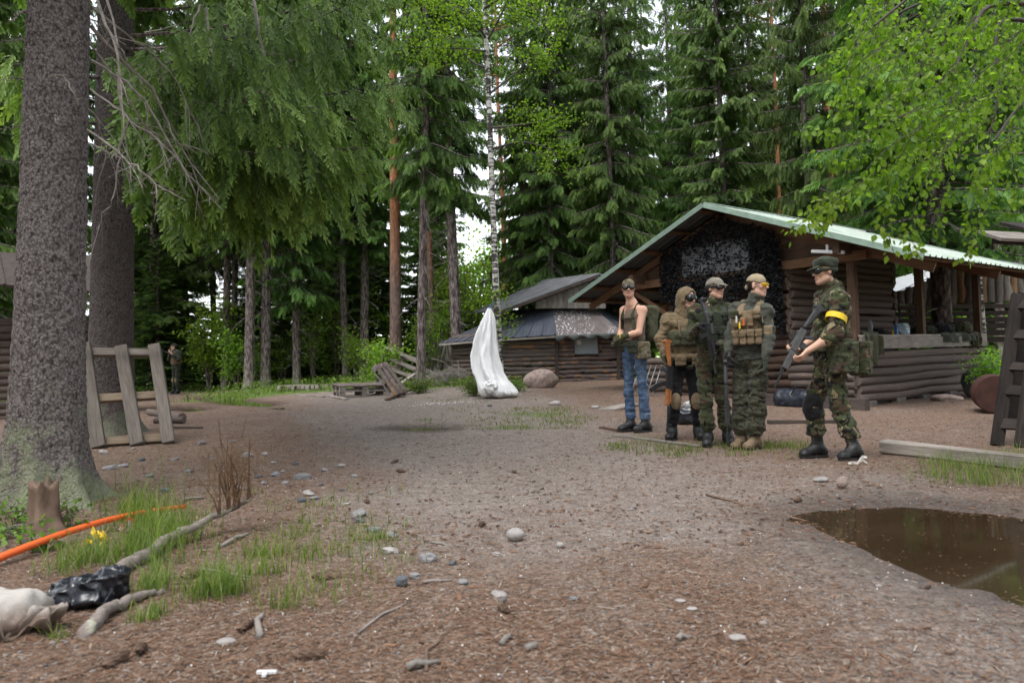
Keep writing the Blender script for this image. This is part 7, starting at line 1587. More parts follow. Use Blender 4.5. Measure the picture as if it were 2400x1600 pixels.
WOVEN = t.bsdf(t.mix(dirt, (.74, .745, .755), (.20, .165, .15)), .6, t.bump(t.math('ADD', t.noise(t.coord('Object', (1, 1, .45)), 11., 6, .7), t.math('MULTIPLY', t.noise(v, 45., 3), .2)), .5, .04), .3); obj_np('bag_body', V, q, WOVEN, wb, True)
B = MB(); B.tube([at(1146, 724, 15.7)-p, at(1150, 714, 15.85)-p, at(1158, 706, 15.95)-p], .01, 6); B.build('rope', simple('blue_rope', (.05, .12, .25), .7, rnd=0), wb)
ft = Field(at(1148, 905, p[1]-.42)-p-.25, at(1148, 905, p[1]-.42)-p+.25, .014); c0 = at(1150, 905, p[1]-.36)-p; ft.ell(c0, (.15, .10, .12), None, 0.); ft.bumpy(.05, (14, 14, 14), 3.); V, Q = ft.mesh(); obj_np('tied_corner', V, Q, WOVEN, wb, True)

# ---- lower left: stump, orange pole, fallen branch, sack, black bag, root
p = gp(104, 1243); st = thing('tree_stump', p, 'small broken stump at the foot of the nearest spruce', 'stump'); zz = np.linspace(-.05, .26, 16); a = np.arange(40)*2*math.pi/40; Zm, Am = np.meshgrid(zz, a, indexing='ij')
rr_ = .068+.05*np.exp(-np.clip(Zm, 0, 1)/.06)+.010*np.sin(5*Am+2)+.006*vnoise(np.stack([np.cos(Am)*3+30, np.sin(Am)*3+30, Zm*14], -1)); top = np.where(Zm > .2, .045*vnoise(np.stack([np.cos(Am)*3+10, np.sin(Am)*3+10, Zm*0+2], -1)), 0)
V = np.stack([np.cos(Am)*rr_, np.sin(Am)*rr_, Zm+top], -1).reshape(-1, 3); V = np.concatenate([V, [[0, 0, .22]]]); n = 40; i = np.arange(15)[:, None]*n; j = np.arange(n)[None]; q = np.stack([i+j, i+(j+1) % n, i+n+(j+1) % n, i+n+j], -1).reshape(-1, 4)
STUMPM = simple('stump_wood', (.15, .105, .08), .95, .5, 7., .8, 30., .1, (1, 1, .4), rnd=0); obj_np('stump_body', V, [q, np.array([[15*n+k, 15*n+(k+1) % n, 16*n] for k in range(n)])], STUMPM, st, True)
for k, (px, py, n_, h_) in enumerate(((40, 1240, 130, .16), (150, 1180, 120, .22), (95, 1130, 80, .34), (160, 1235, 60, .12), (85, 1290, 50, .08), (20, 1265, 60, .10))): bush('herb', 0, 0, 0, h_, .11, n_, .035, ['low green herb left of the broken stump', 'leafy herb between stump and spruce root', 'leafy sprig rising behind the broken stump', 'small herb right of the broken stump', 'tiny herb in front of the broken stump', 'creeping herb at the left edge below the trunk'][k], HERB, 'herb', None, 5, 60+k, gp(px, py))
ORANGE = simple('orange_plastic', (.72, .115, .02), .38, .12, 5., .05, spec=.5, rnd=0); pa, pb2 = gp(-60, 1348), gp(432, 1193)
po = thing('orange_pole', pa, 'long orange plastic pole lying in the grass at lower left', 'pole'); B = MB(); pts = [pa+(pb2-pa)*u-pa+[0, 0, .03+.05*math.sin(u*math.pi)] for u in np.linspace(0, 1, 12)]; B.tube(pts, [.019*(1-.2*u) for u in np.linspace(0, 1, 12)], 16); B.build('pole_body', ORANGE, po, True)
yr = thing('yellow_ribbon', gp(225, 1275), 'yellow ribbon tied round the orange pole', 'ribbon'); yo = np.array(yr.location); c = at(225, 1266, gp(225, 1275)[1])
for k, pts in enumerate(([(215, 1240, 0), (222, 1252, -.03), (232, 1262, -.03), (238, 1272, 0)], [(238, 1250, -.02), (248, 1258, -.04), (240, 1275, -.04), (205, 1283, -.05)], [(218, 1268, -.03), (200, 1272, -.03), (186, 1280, 0)], [(226, 1250, .0), (246, 1256, -.03), (250, 1266, -.03)])):
    ribbon_np([at(px, py, yo[1]+dd)-yo for px, py, dd in pts], .04, YELLOW, yr, 'ribbon_tail', .9)
rt = thing('striped_tape', gp(300, 1240), 'red and white plastic tape knotted on the orange pole', 'tape'); ro = np.array(rt.location); RED = simple('red_tape', (.55, .03, .035), .45, .1, 5., rnd=0); t = NT('red_white_tape'); PINKW = t.bsdf(t.ramp(t.noise(t.coord('Object', (9, 9, 9)), 4., 2), [(.45, (.62, .55, .55)), (.55, (.6, .12, .12))], 'CONSTANT'), .5)
ribbon_np([at(px, py, ro[1]-.02)-ro for px, py in ((290, 1232), (292, 1222), (302, 1217), (312, 1220), (310, 1230))], .03, RED, rt, 'loop'); ribbon_np([at(px, py, ro[1]-.05)-ro for px, py in ((280, 1240), (296, 1234), (312, 1238))], .08, PINKW, rt, 'tail', 1.2); ribbon_np([at(px, py, ro[1]-.08)-ro for px, py in ((285, 1252), (300, 1250), (310, 1242))], .07, PINKW, rt, 'tail', 1.5)
fbp = gp(268, 1345); fbr = thing('fallen_branch', fbp, 'long grey fallen branch crusted with lichen lying across the grass', 'branch')
t = NT('lichen_branch'); v = t.coord('Object'); n = t.noise(v, 16., 6, .7); col = t.ramp(n, [(.3, (.10, .08, .075)), (.6, (.23, .195, .18)), (.8, (.34, .31, .28))]); LBR = t.bsdf(t.mix(t.ramp(t.noise(v, 24., 4), [(.58, (0, 0, 0)), (.66, (.8, .8, .8))]), col, (.37, .39, .29)), .95, t.bump(n, .6, .01), .2)
bp_ = [(268, 1345, .02), (330, 1310, .03), (400, 1264, .05), (450, 1238, .07), (500, 1210, .10), (545, 1190, .13), (592, 1165, .20)]; B = MB(); pts = []
for (px, py, h_) in bp_: g = gp(px, py+h_*420); pts.append(g-fbp+[0, 0, h_])
P_ = np.array(pts); tt = np.linspace(0, 1, 30); C = np.stack([np.interp(tt, np.linspace(0, 1, 7), P_[:, k]) for k in range(3)], 1)+r.standard_normal((30, 3))*.004; B.tube(C, .034*(1-.72*tt), 9, True, jit=.06); B.build('limb', LBR, fbr, True)
B = MB(); b0 = P_[5]
for k in range(22):
    d = np.array([r.uniform(-.12, .12), r.uniform(-.1, .1), 1.])*r.uniform(.15, .42); s0 = P_[4]+(P_[6]-P_[4])*r.random(); B.tube([s0, s0+d*.5+r.standard_normal(3)*.02, s0+d+r.standard_normal(3)*.05], [.006, .004, .0015], 4, False)
    for _ in range(4): u = r.uniform(.3, 1); e = r.standard_normal(3)*.07; B.tube([s0+d*u, s0+d*u+e], [.002, .001], 3, False)
tag(B.build('dry_twigs', simple('dry_twig', (.14, .085, .055), .95, .4, 12., .3, rnd=0), fbr), kind='stuff')
B = MB()
for k in range(260):
    s0 = P_[5]+r.standard_normal(3)*[.10, .10, .02]+[-.03, 0, .06]; d = r.standard_normal(3)*[.5, .5, .7]; B.tube([s0+[0, 0, r.uniform(0, .30)], s0+[0, 0, .15]+d*.06], [.0012, .0006], 3, False)
tag(B.build('dead_needles', simple('dead_needles', (.16, .10, .05), .95, .3, 9., 0., rnd=0), fbr), kind='stuff')
# white sack
p = gp(-5, 1470); sk = thing('sack', p, 'dirty white sack stuffed full at the lower left edge', 'sack'); f = Field((-.36, -.30, -.06), (.36, .32, .26), .010); f.ell((-.10, .02, .03), (.24, .16, .115), None, 0.); f.ell((.02, .0, .03), (.12, .11, .09), None, .06); f.bumpy(.016, (8, 8, 8)); f.bumpy(.008, (19, 19, 19), 4.); f.bumpy(.003, (40, 40, 40)); f.plane((0, 0, -.03), (0, 0, -1)); V, Q = f.mesh()
t = NT('sackcloth'); v = t.coord('Object'); zz_ = t.n('SeparateXYZ', ins={0: v}).outputs[2]; dirt = t.ramp(t.math('ADD', t.math('MULTIPLY', t.noise(v, 7., 5), .5), t.math('MULTIPLY', zz_, -2.2)), [(.02, (0, 0, 0)), (.2, (.9, .9, .9))]); SACK = t.bsdf(t.mix(dirt, (.40, .375, .35), (.12, .08, .06)), .95, t.bump(t.noise(v, 130., 3), .5, .004), .15)
obj_np('sack_body', V, Q, SACK, sk, True); n1, n2_ = 46, 14; V = []
for i in range(n1):
    u = i/(n1-1); c = np.array([-.24+.46*u, -.20+.17*u**1.5+.025*math.sin(u*9), 0.]); w_ = .085*(1-.35*u)
    for k in range(n2_):
        q_ = k/(n2_-1)-.5; fo = .028*math.sin(u*24+q_*5)+.022*math.sin(u*41-q_*8)+.03*vnoise(np.array([[u*14+9, q_*5+9, 4.]]))[0]
        V.append(c+[.02*math.sin(q_*9+u*17), q_*2*w_+.02*math.sin(u*30), max(.004, .03+.05*max(0, q_)+fo*.9)])
me_ = np.array([[i*n2_+k, (i+1)*n2_+k, (i+1)*n2_+k+1, i*n2_+k+1] for i in range(n1-1) for k in range(n2_-1)]); o = obj_np('sack_mouth', np.array(V), me_, SACK, sk, True); md = o.modifiers.new('thick', 'SOLIDIFY'); md.thickness = .006
p = gp(215, 1415); bb = thing('plastic_bag', p, 'crumpled black plastic bag beside the white sack', 'bag'); f = Field((-.22, -.18, -.04), (.24, .2, .22), .006); f.ell((-.02, 0, .05), (.14, .08, .06), rotZ(15), 0.); f.ell((.07, .02, .09), (.06, .06, .06), None, .03); f.ell((-.08, -.03, .03), (.09, .06, .04), None, .03)
idx = np.nonzero(np.abs(f.d) < .06); P2 = np.stack([f.ax[k][idx[k]] for k in range(3)], 1); rid = np.abs(vnoise(P2*14+30))+.5*np.abs(vnoise(P2*31+60)); f.d[idx] += (.045*(rid-.35)).astype(np.float32); f.plane((0, 0, -.02), (0, 0, -1)); V, Q = f.mesh()
BAGP = simple('black_plastic_film', (.010, .012, .018), .22, .3, 9., .3, 45., .6, rnd=0); obj_np('bag_body', V, Q, BAGP, bb, True)
rp = gp(195, 1490); rt_ = thing('tree_root', rp, 'grey bare root surfacing in the litter below the sack', 'root'); pts = [gp(px, py)-rp+[0, 0, h_] for px, py, h_ in ((195, 1490, -.01), (215, 1465, .02), (250, 1440, .03), (300, 1415, .025), (350, 1400, .015), (395, 1385, -.01))]; P_ = np.array(pts); tt = np.linspace(0, 1, 26); C = np.stack([np.interp(tt, np.linspace(0, 1, 6), P_[:, k]) for k in range(3)], 1)+r.standard_normal((26, 3))*.004; B = MB(); B.tube(C, .030*(1-.6*tt)*(1-.3*(tt < .05)), 10, True, jit=.08); B.build('root_body', LBR, rt_, True)

# ---- right: lying pole, leaning ladder-like panel, shelter eave, drum
a, b = gp(2072, 1062), gp(2480, 1112); t_ = thing('wooden_beam', a, 'long grey split beam lying in the grass at the right edge', 'beam'); board((0, 0, .07), b-a+[0, 0, .07], .15, .12, t_, PLANK_GREY, 'beam_body', bevel=.02, jit=.02)
rp = thing('slatted_panel', gp(2345, 1045), 'dark leaning panel of two rails and slats at the right edge', 'panel'); ro = np.array(rp.location); dR = ro[1]
def rr2(px, py, dd): return at(px, py, dR+dd)-ro
zb = gz(*at(2345, 1040, dR)[:2])-ro[2]
for (pb, pt, d0, d1) in (((2336, 1036), (2385, 690), -.05, .35), ((2392, 1040), (2440, 692), -.25, .15)):
    a_, b_ = rr2(*pb, d0), rr2(*pt, d1); a_[2] = gz(a_[0]+ro[0], a_[1]+ro[1])-ro[2]; board(a_, b_, .11, .06, rp, PLANK_BLACK, 'rail', up=(0, -1, .3))
for u in (.12, .34, .5, .72, .93):
    a_ = rr2(2336, 1036, -.05)*(1-u)+rr2(2385, 690, .35)*u; b_ = rr2(2392, 1040, -.25)*(1-u)+rr2(2440, 692, .15)*u; board(a_+[.0, .03, 0], b_+(b_-a_)*.5+[.0, .03, 0], .12 if u != .5 else .1, .03, rp, PLANK_BLACK, 'slat', up=(0, -1, .3))
B = MB(); a_ = rr2(2360, 1000, .12); B.beam(a_*.5+rr2(2410, 1000, .0)*.5+[.1, .1, 0], rr2(2400, 700, .42)*.5+rr2(2450, 700, .3)*.5+[.1, .1, 0], .5, .02, up=(.3, -1, .3)); B.build('backing_board', PLANK_BLACK, rp)
sh = thing('shelter', gp(2560, 1020), 'dark shelter eave reaching in at the upper right edge', 'shelter'); so2 = np.array(sh.location)
for (px, d) in ((2480, 8.3), (2700, 8.0)): p_ = at(px, 900, d); board(np.array([p_[0], p_[1], gz(p_[0], p_[1])-.05])-so2, np.array([p_[0], p_[1], 2.30])-so2, .12, .12, sh, PLANK_BLACK, 'post', up=(0, 1, 0))
board(at(2330, 562, 8.2)-so2, at(2760, 588, 7.9)-so2, .12, .07, sh, PLANK_BLACK, 'eave_beam'); board(at(2318, 552, 8.25)-so2, at(2760, 572, 8.)-so2, .55, .04, sh, PLANK_GREY, 'roof_plank', up=(0, -.35, 1)); board(at(2370, 530, 8.6)-so2, at(2760, 545, 8.5)-so2, .5, .04, sh, PLANK_BLACK, 'roof_plank', up=(0, -.35, 1))
p = gp(2338, 972); dm = thing('rusty_drum', p, 'rusty red drum lying on its side behind the leaning panel', 'drum'); RUST = simple('rusty_red_paint', (.045, .017, .013), .7, .45, 4., .3, rnd=0); rad = 46/1700*p[1]; ax_ = unit([.5, .9, 0]); B = MB(); L = .8
prof = [(0, .02), (0, .94), (.012, 1.), (.04, 1.), (.05, .96), (.26, .96), (.27, 1.0), (.30, 1.), (.31, .96), (.52, .96), (.53, 1.), (.56, 1.), (.57, .96), (.77, .96), (.78, 1.), (.8, .94), (.8, .02)]
V, q, _ = tube([ax_*d_+[0, 0, rad] for d_, _r in prof], [rad*q_ for _d, q_ in prof], 32, False)
n = 32; u1 = unit(np.cross(ax_, [0, 0, 1])); V = np.concatenate([[ax_*d_+np.array([0, 0, rad])+rad*q_*(math.cos(k*2*math.pi/n)*u1+math.sin(k*2*math.pi/n)*np.array([0, 0, 1.])) for k in range(n)] for d_, q_ in prof]); i = np.arange(len(prof)-1)[:, None]*n; j = np.arange(n)[None]; q = np.stack([i+j, i+(j+1) % n, i+n+(j+1) % n, i+n+j], -1).reshape(-1, 4); obj_np('drum_shell', V, q, RUST, dm)

# ---- in front of the cabin: duffel bag, metal rack, black bag, torn paper
c = local(-.75, -.62, .19); d_ = thing('duffel_bag', c, 'dark blue duffel bag sitting on the step beam', 'bag'); f = Field((-.42, -.3, -.05), (.42, .32, .45), .010); ux = unit(np.array([math.cos(CA), -math.sin(CA), 0])); f.cone(-ux*.22+[0, 0, .15], ux*.22+[0, 0, .13], .15, .14, 0.); f.box((0, 0, .08), (.32, .15, .10), rotZ(-math.degrees(CA)), .05, .05); f.bumpy(.016, (9, 9, 9)); f.plane((0, 0, -.005), (0, 0, -1)); V, Q = f.mesh(); obj_np('bag_body', V, Q, simple('navy_nylon', (.010, .013, .024), .5, .3, 6., .3, 30., .4, rnd=0), d_, True)
B = MB(); B.tube([[-.12, -.12, .2], [-.05, -.15, .33], [.1, -.16, .33], [.15, -.14, .2]], .014, 6); B.build('handle', BLACKC, d_, True)
c = local(-4.1, -.75); c[2] = gz(c[0], c[1]); rk = thing('metal_rack', c, 'folding metal rack of thin bars behind the hooded person', 'rack'); STEEL = simple('grey_steel_bar', (.26, .27, .285), .45, .2, 8., .1, rnd=.05, metal=.5)
for k in range(6):
    B = MB(); x_ = -.25+k*.11; B.tube([[x_-.10, -.12, 0.], [x_+.16, .12, .62]], .011, 6); B.build('bar', STEEL, rk, True)
for z_ in (.22, .60): B = MB(); B.tube([[-.32+z_*.35, -.12+z_*.39, z_], [.42+z_*.35, -.12+z_*.39, z_]], .011, 6); B.build('cross_bar', PLANK_BROWN, rk, True)
c = gp(1622, 990); bb = thing('rubbish_bag', c, 'black bag with clear plastic on top behind the hooded person', 'bag'); f = Field((-.32, -.24, -.03), (.32, .26, .40), .011); f.box((0, 0, .09), (.22, .14, .10), None, .05, 0.); f.ell((-.02, 0, .19), (.15, .11, .09), None, .04); idx = np.nonzero(np.abs(f.d) < .07); P2 = np.stack([f.ax[k][idx[k]] for k in range(3)], 1); f.d[idx] += (.05*(np.abs(vnoise(P2*9+30))-.25)).astype(np.float32); V, Q = f.mesh(); obj_np('bag_body', V, Q, BAGP, bb, True)
f = Field((-.22, -.2, .1), (.22, .2, .42), .010); f.ell((.0, -.02, .25), (.12, .09, .07), None, 0.); idx = np.nonzero(np.abs(f.d) < .07); P2 = np.stack([f.ax[k][idx[k]] for k in range(3)], 1); f.d[idx] += (.06*(np.abs(vnoise(P2*16+30))-.25)).astype(np.float32); V, Q = f.mesh(); obj_np('clear_wrap', V, Q, simple('clear_plastic_wrap', (.35, .36, .36), .2, .5, 9., .4, 40., .6, rnd=0), bb, True)
c = gp(2010, 1092); tpz = thing('torn_paper', c, 'torn white paper lying at the boot of the nearest person', 'paper'); PAPER = simple('white_paper', (.42, .40, .37), .9, .2, 15., .4, rnd=0)
for k in range(7):
    a_ = r.uniform(-.4, .9); L = r.uniform(.06, .10); d2 = np.array([math.cos(a_)*(1 if k > 2 else -1), -.3, 0.]); ribbon_np([[0, 0, .01], d2*L*.5+[0, 0, .02+.008*k*(k > 2)], d2*L+[0, 0, .015+.05*(k > 4)]], .022, PAPER, tpz, 'strip', .5)
p = gp(625, 1582); t_ = thing('plastic_strip', p, 'small white plastic T piece in the litter at the bottom', 'plastic'); B = MB(); B.box((0, 0, .008), (.028, .006, .004)); B.box((0, -.014, .008), (.006, .012, .004)); B.build('strip', WHITE_PL, t_)

# ---- gear on the porch counter
def counter(y_, x_=-.10, z_=1.345): return local(x_, y_, z_)
def drape(name, y0, y1, drop_out, drop_in, mat, label, cat='cloth', seed=0, thick=.02, hem=.06, zt=1.36):
    """cloth hung over the counter plank, from y0 to y1 along it"""
    o = thing(name, local(0, y0, 0), label, cat); o.matrix_world = cab.matrix_world.copy(); rr_ = np.random.default_rng(seed); n, m = 26, 30; V = []
    for i in range(n):
        u = i/(n-1); y_ = y0+(y1-y0)*u; dz = drop_out*(1-.45*abs(math.sin(u*2.6+seed))+hem*rr_.standard_normal()); path = [(-.28-drop_in, zt), (-.15, zt+.03), (.06, zt+.02), (.125, zt-.03), (.135, zt-.12), (.14, zt-.12-dz)]
        xs = np.interp(np.linspace(0, 1, m), np.linspace(0, 1, len(path)), [p_[0] for p_ in path]); zs = np.interp(np.linspace(0, 1, m), np.linspace(0, 1, len(path)), [p_[1] for p_ in path])
        fold = .028*math.sin(u*11+seed)+.02*math.sin(u*23+seed*2)
        for k in range(m): w_ = k/(m-1); V.append([xs[k]+fold*(w_ > .5)*min(1, (w_-.5)*4)+.01, y_+(.10*(w_-.6)*math.sin(seed+u*3) if w_ > .6 else 0), zs[k]+.025*vnoise(np.array([[u*6+seed+20, w_*6+20, 3.]]))[0]*(w_ < .6)])
    V = np.array(V); q = np.array([[i*m+k, i*m+k+1, (i+1)*m+k+1, (i+1)*m+k] for i in range(n-1) for k in range(m-1)]); c_ = obj_np('fabric', V, q, mat, o, True); s_ = c_.modifiers.new('thick', 'SOLIDIFY'); s_.thickness = thick; return o
drape('draped_jacket', .10, .62, .42, .05, OLIVE, 'olive brown jacket hung over the near end of the porch counter', seed=2); drape('draped_trousers', 3.0, 4.5, .06, .1, OLIVE_D, 'dark green clothing heaped over the far part of the counter', seed=5)
drape('draped_strap_gear', 4.3, 4.8, .20, .05, DPM2, 'camouflage webbing hanging from the far end of the counter', seed=8)
def lump(name, y_, x_, size, mat, label, seed, zt=1.345, am=.03, cat='gear', fr=11):
    p_ = local(x_, y_, zt); o = thing(name, p_, label, cat); s3 = np.array(size); f = Field(-s3*1.1-.05, s3*1.1+.05, max(.008, s3.max()/26)); f.ell((0, 0, s3[2]*.7), s3, None, 0.); f.bumpy(am, (fr,)*3, seed); f.plane((0, 0, 0), (0, 0, -1)); V, Q = f.mesh(); obj_np('heap', V, Q, mat, o, True); return o
lump('clothes_heap', 3.5, -.2, (.34, .30, .16), BLACKC, 'black clothing heaped at the middle of the counter', 3); lump('clothes_heap', 4.3, -.15, (.30, .34, .17), DPM2, 'camouflage clothing heaped at the far end of the counter', 6); lump('clothes_heap', 3.0, -.2, (.22, .2, .12), OLIVE_D, 'dark green garment crumpled beside the second post', 9); lump('glove_pile', 1.15, -.15, (.16, .12, .06), BLACKC, 'black gloves lying on the counter near the flask', 12); lump('plastic_bag', 2.1, -.2, (.13, .12, .15), simple('pale_blue_film', (.33, .42, .50), .25, .3, 9., .3, rnd=0), 'pale blue plastic bag on the counter before the second post', 15, cat='bag')
for (y_, x_, prof_, mat, lab, nm) in ((.95, -.22, [(0, .045), (.16, .045), (.20, .035), (.215, .028), (.26, .028)], METAL_G, 'grey steel flask standing on the counter', 'flask'), (1.7, -.12, [(0, .033), (.13, .033), (.16, .014), (.19, .014)], simple('blue_bottle', (.03, .10, .30), .25, rnd=0), 'small blue bottle standing on the counter', 'bottle'), (1.9, -.25, [(0, .04), (.10, .04)], YELLOW, 'yellow tin standing on the counter', 'tin'), (1.35, -.28, [(0, .03), (.09, .03)], WHITE_PL, 'white cup standing on the counter', 'cup')):
    p_ = local(x_, y_, 1.345); o = thing(nm, p_, lab, nm); V, q, t_ = tube([[0, 0, h_] for h_, _ in prof_], [q_ for _, q_ in prof_], 14, True); obj_np('vessel', V, [q, np.array(t_)], mat, o, False)
p_ = local(-3.0+1.75, 0.25, 1.36); o = thing('black_box', local(-.55, .35, 1.33), 'black pot standing on the near corner of the counter', 'pot'); V, q, t_ = tube([[0, 0, -.05], [0, 0, .0], [0, 0, .12], [0, 0, .14]], [.06, .09, .09, .08], 16, True); obj_np('pot_body', V, [q, np.array(t_)], RUBBER, o)
board((0, .0, -.10), (0, .35, -.10), .2, .03, o, PLANK_DARK, 'shelf')
c = local(.2, 5.25, 0); c = at(2345, 800, 13.2); c[2] = gz(c[0], c[1]); tz = thing('tarpaulin', c, 'dark green tarpaulin heaped behind the bush at the far porch corner', 'tarp'); f = Field((-.9, -.5, -.1), (.9, .6, .9), .03); f.ell((0, 0, .25), (.7, .35, .45), None, 0.); f.bumpy(.10, (4, 4, 4), 4.); V, Q = f.mesh(); obj_np('tarp_cover', V, Q, TARP, tz, True)
c = local(.05, 1.9, 0); c[2] = gz(c[0], c[1]); V, Fc = ico(3, 44, (.28, .2, .09), .25, 1.2); o = obj_np('stone', V, Fc, BOULDER, None, True); o.location = c+np.array([.25, -.55, .02]); tag(o, 'flat earthy rock in front of the porch logs', 'stone')
# ================================================================ grass, needles, chips, pebbles
def blades(spots, seed, w=.0022, segs=3):
    """spots: (x, y, n, height, spread)"""
    r = np.random.default_rng(seed); V, Q, C = [], [], []; b = 0
    for (x, y, n, h_, sp) in spots:
        px = x+r.standard_normal(n)*sp; py = y+r.standard_normal(n)*sp*.8; z = zg(px, py); az = r.uniform(0, 6.28, n); hh = h_*(.35+.9*r.random(n)**1.4); ln = hh*r.uniform(.15, .8, n); ti = r.uniform(.2, .95, n)
        d = np.stack([np.cos(az), np.sin(az), 0*az], 1); s_ = np.stack([-np.sin(az+r.uniform(-.8, .8, n)), np.cos(az), 0*az], 1)*w*r.uniform(.6, 1.5, n)[:, None]
        base = np.stack([px, py, z-.005], 1); rows = []
        for k in range(segs+1):
            u = k/segs; c = base+d*(ln*u**2)[:, None]+np.stack([0*hh, 0*hh, hh*(u-.25*u*u*(ln/hh))], 1); wv = s_*(1-.95*u**1.5); rows += [c-wv, c+wv]
        A = np.stack(rows, 1).reshape(-1, 3); V.append(A); m = 2*(segs+1); i0 = b+np.arange(n)*m
        for k in range(segs): Q.append(np.stack([i0+2*k, i0+2*k+1, i0+2*k+3, i0+2*k+2], 1))
        C.append(np.repeat(ti, m)); b += n*m
    return np.concatenate(V), np.concatenate(Q), np.concatenate(C)
GRASS = leaf_mat('grass_blades', [(0., (.058, .092, .022)), (.5, (.112, .168, .038)), (.8, (.18, .235, .065)), (1., (.33, .30, .16))], .45, .6)
def gspots(L, n, h_, sp): return [(*ground_pt(px, py)[:2], n, h_, sp) for px, py in L]
r = np.random.default_rng(4)
sp1 = gspots([(305, 1190), (330, 1215), (355, 1235), (375, 1260), (395, 1285), (350, 1285), (320, 1300), (410, 1240), (360, 1320), (340, 1185), (420, 1265), (300, 1235)], 115, .22, .085)
sp1 += gspots([(200, 1300), (180, 1320), (225, 1325), (260, 1310), (150, 1340)], 90, .15, .07)+gspots([(360, 1365), (355, 1385)], 120, .13, .04)+gspots([(495, 1380), (510, 1395), (480, 1400), (530, 1385)], 95, .17, .055)+gspots([(365, 1435), (352, 1448)], 60, .09, .03)+gspots([(130, 1490)], 40, .07, .03)
sp1 += [(*ground_pt(px, py)[:2], int(n_), h_, .09) for px, py, n_, h_ in zip(r.uniform(560, 850, 34), r.uniform(1220, 1410, 34), r.uniform(6, 30, 34), r.uniform(.05, .14, 34))]+gspots([(665, 1425), (640, 1300), (610, 1340), (600, 1300)], 60, .12, .05)+gspots([(860, 1270), (880, 1265)], 50, .08, .06)+gspots([(760, 1190), (740, 1225), (690, 1245)], 45, .10, .09)
sp1 += [(*ground_pt(px, py)[:2], 14, .09, .07) for px, py in zip(r.uniform(430, 980, 30), r.uniform(1150, 1350, 30))]
V, Q, C = blades(sp1, 3); tag(obj_np('grass', V, Q, GRASS, None, col=C), 'tufts of long green grass around the fallen branch at lower left', 'grass', kind='stuff')
# flowering stalks
sp2 = gspots([(345, 1210), (300, 1200), (370, 1230), (385, 1190), (270, 1150)], 5, .55, .10); V, Q, C = blades(sp2, 9, .0025); tag(obj_np('grass', V, Q, GRASS, None, col=C), 'thin tall grass stalks in front of the nearest spruce', 'grass', kind='stuff')
sp3 = [(*ground_pt(px, py)[:2], 34, .17, .10) for px, py in zip(r.uniform(2140, 2430, 34), r.uniform(1082, 1135, 34))]; V, Q, C = blades(sp3, 5); tag(obj_np('grass', V, Q, GRASS, None, col=C), 'grass growing along the lying beam at the right edge', 'grass', kind='stuff')
sp4 = [(*ground_pt(px, py)[:2], 26, .06, .12) for px, py in zip(r.uniform(1115, 1350, 60), r.uniform(955, 1008, 60))]+[(*ground_pt(px, py)[:2], 22, .08, .10) for px, py in zip(r.uniform(1440, 1905, 60), np.interp(r.uniform(1440, 1905, 60), [1440, 1905], [1032, 1062])+r.uniform(-8, 14, 60))]+[(*ground_pt(px, py)[:2], 16, .06, .10) for px, py in zip(r.uniform(950, 1480, 40), r.uniform(930, 1010, 40))]
V, Q, C = blades(sp4, 6, .0045); tag(obj_np('grass', V, Q, GRASS, None, col=C), 'short grass in the clearing and at the feet of the group', 'grass', kind='stuff')
# ground cover on the mossy forest floor
N = 60000; x = r.uniform(-22, 16, N); y = r.uniform(18.5, 46, N); m = moss_f(x, y)+.25*n2(x, y, .6, 2.) > .55
for (a_, b_) in PADS: m &= np.hypot(x-a_, y-b_-.0) > 1.1
x, y = x[m], y[m]
P = np.stack([x, y, zg(x, y)+r.uniform(.0, .22, len(x))], 1); d = r.standard_normal((len(x), 3)); d[:, 2] = np.abs(d[:, 2])*.5; V, Q = scatter(SML_V, SML_T, P, frames(d, np.array([0, 0, 1.])+r.standard_normal((len(x), 3))*.5), r.uniform(.045, .11, len(x))*(1+(y-20)/30)); tag(obj_np('ground_cover', V, Q, HERB, None, col=np.repeat(r.uniform(.1, 1, len(x)), 4)), 'low bilberry and moss cover on the forest floor', 'ground cover', kind='stuff')
sp5 = [(px, py, 18, .22, .25) for px, py in zip(r.uniform(-14, 1, 260), r.uniform(19, 30, 260)) if moss_f(np.array([px]), np.array([py]))[0] > .5]; V, Q, C = blades(sp5, 8, .012, 2); tag(obj_np('grass', V, Q, GRASS, None, col=C), 'grass on the forest floor behind the clearing', 'grass', kind='stuff')

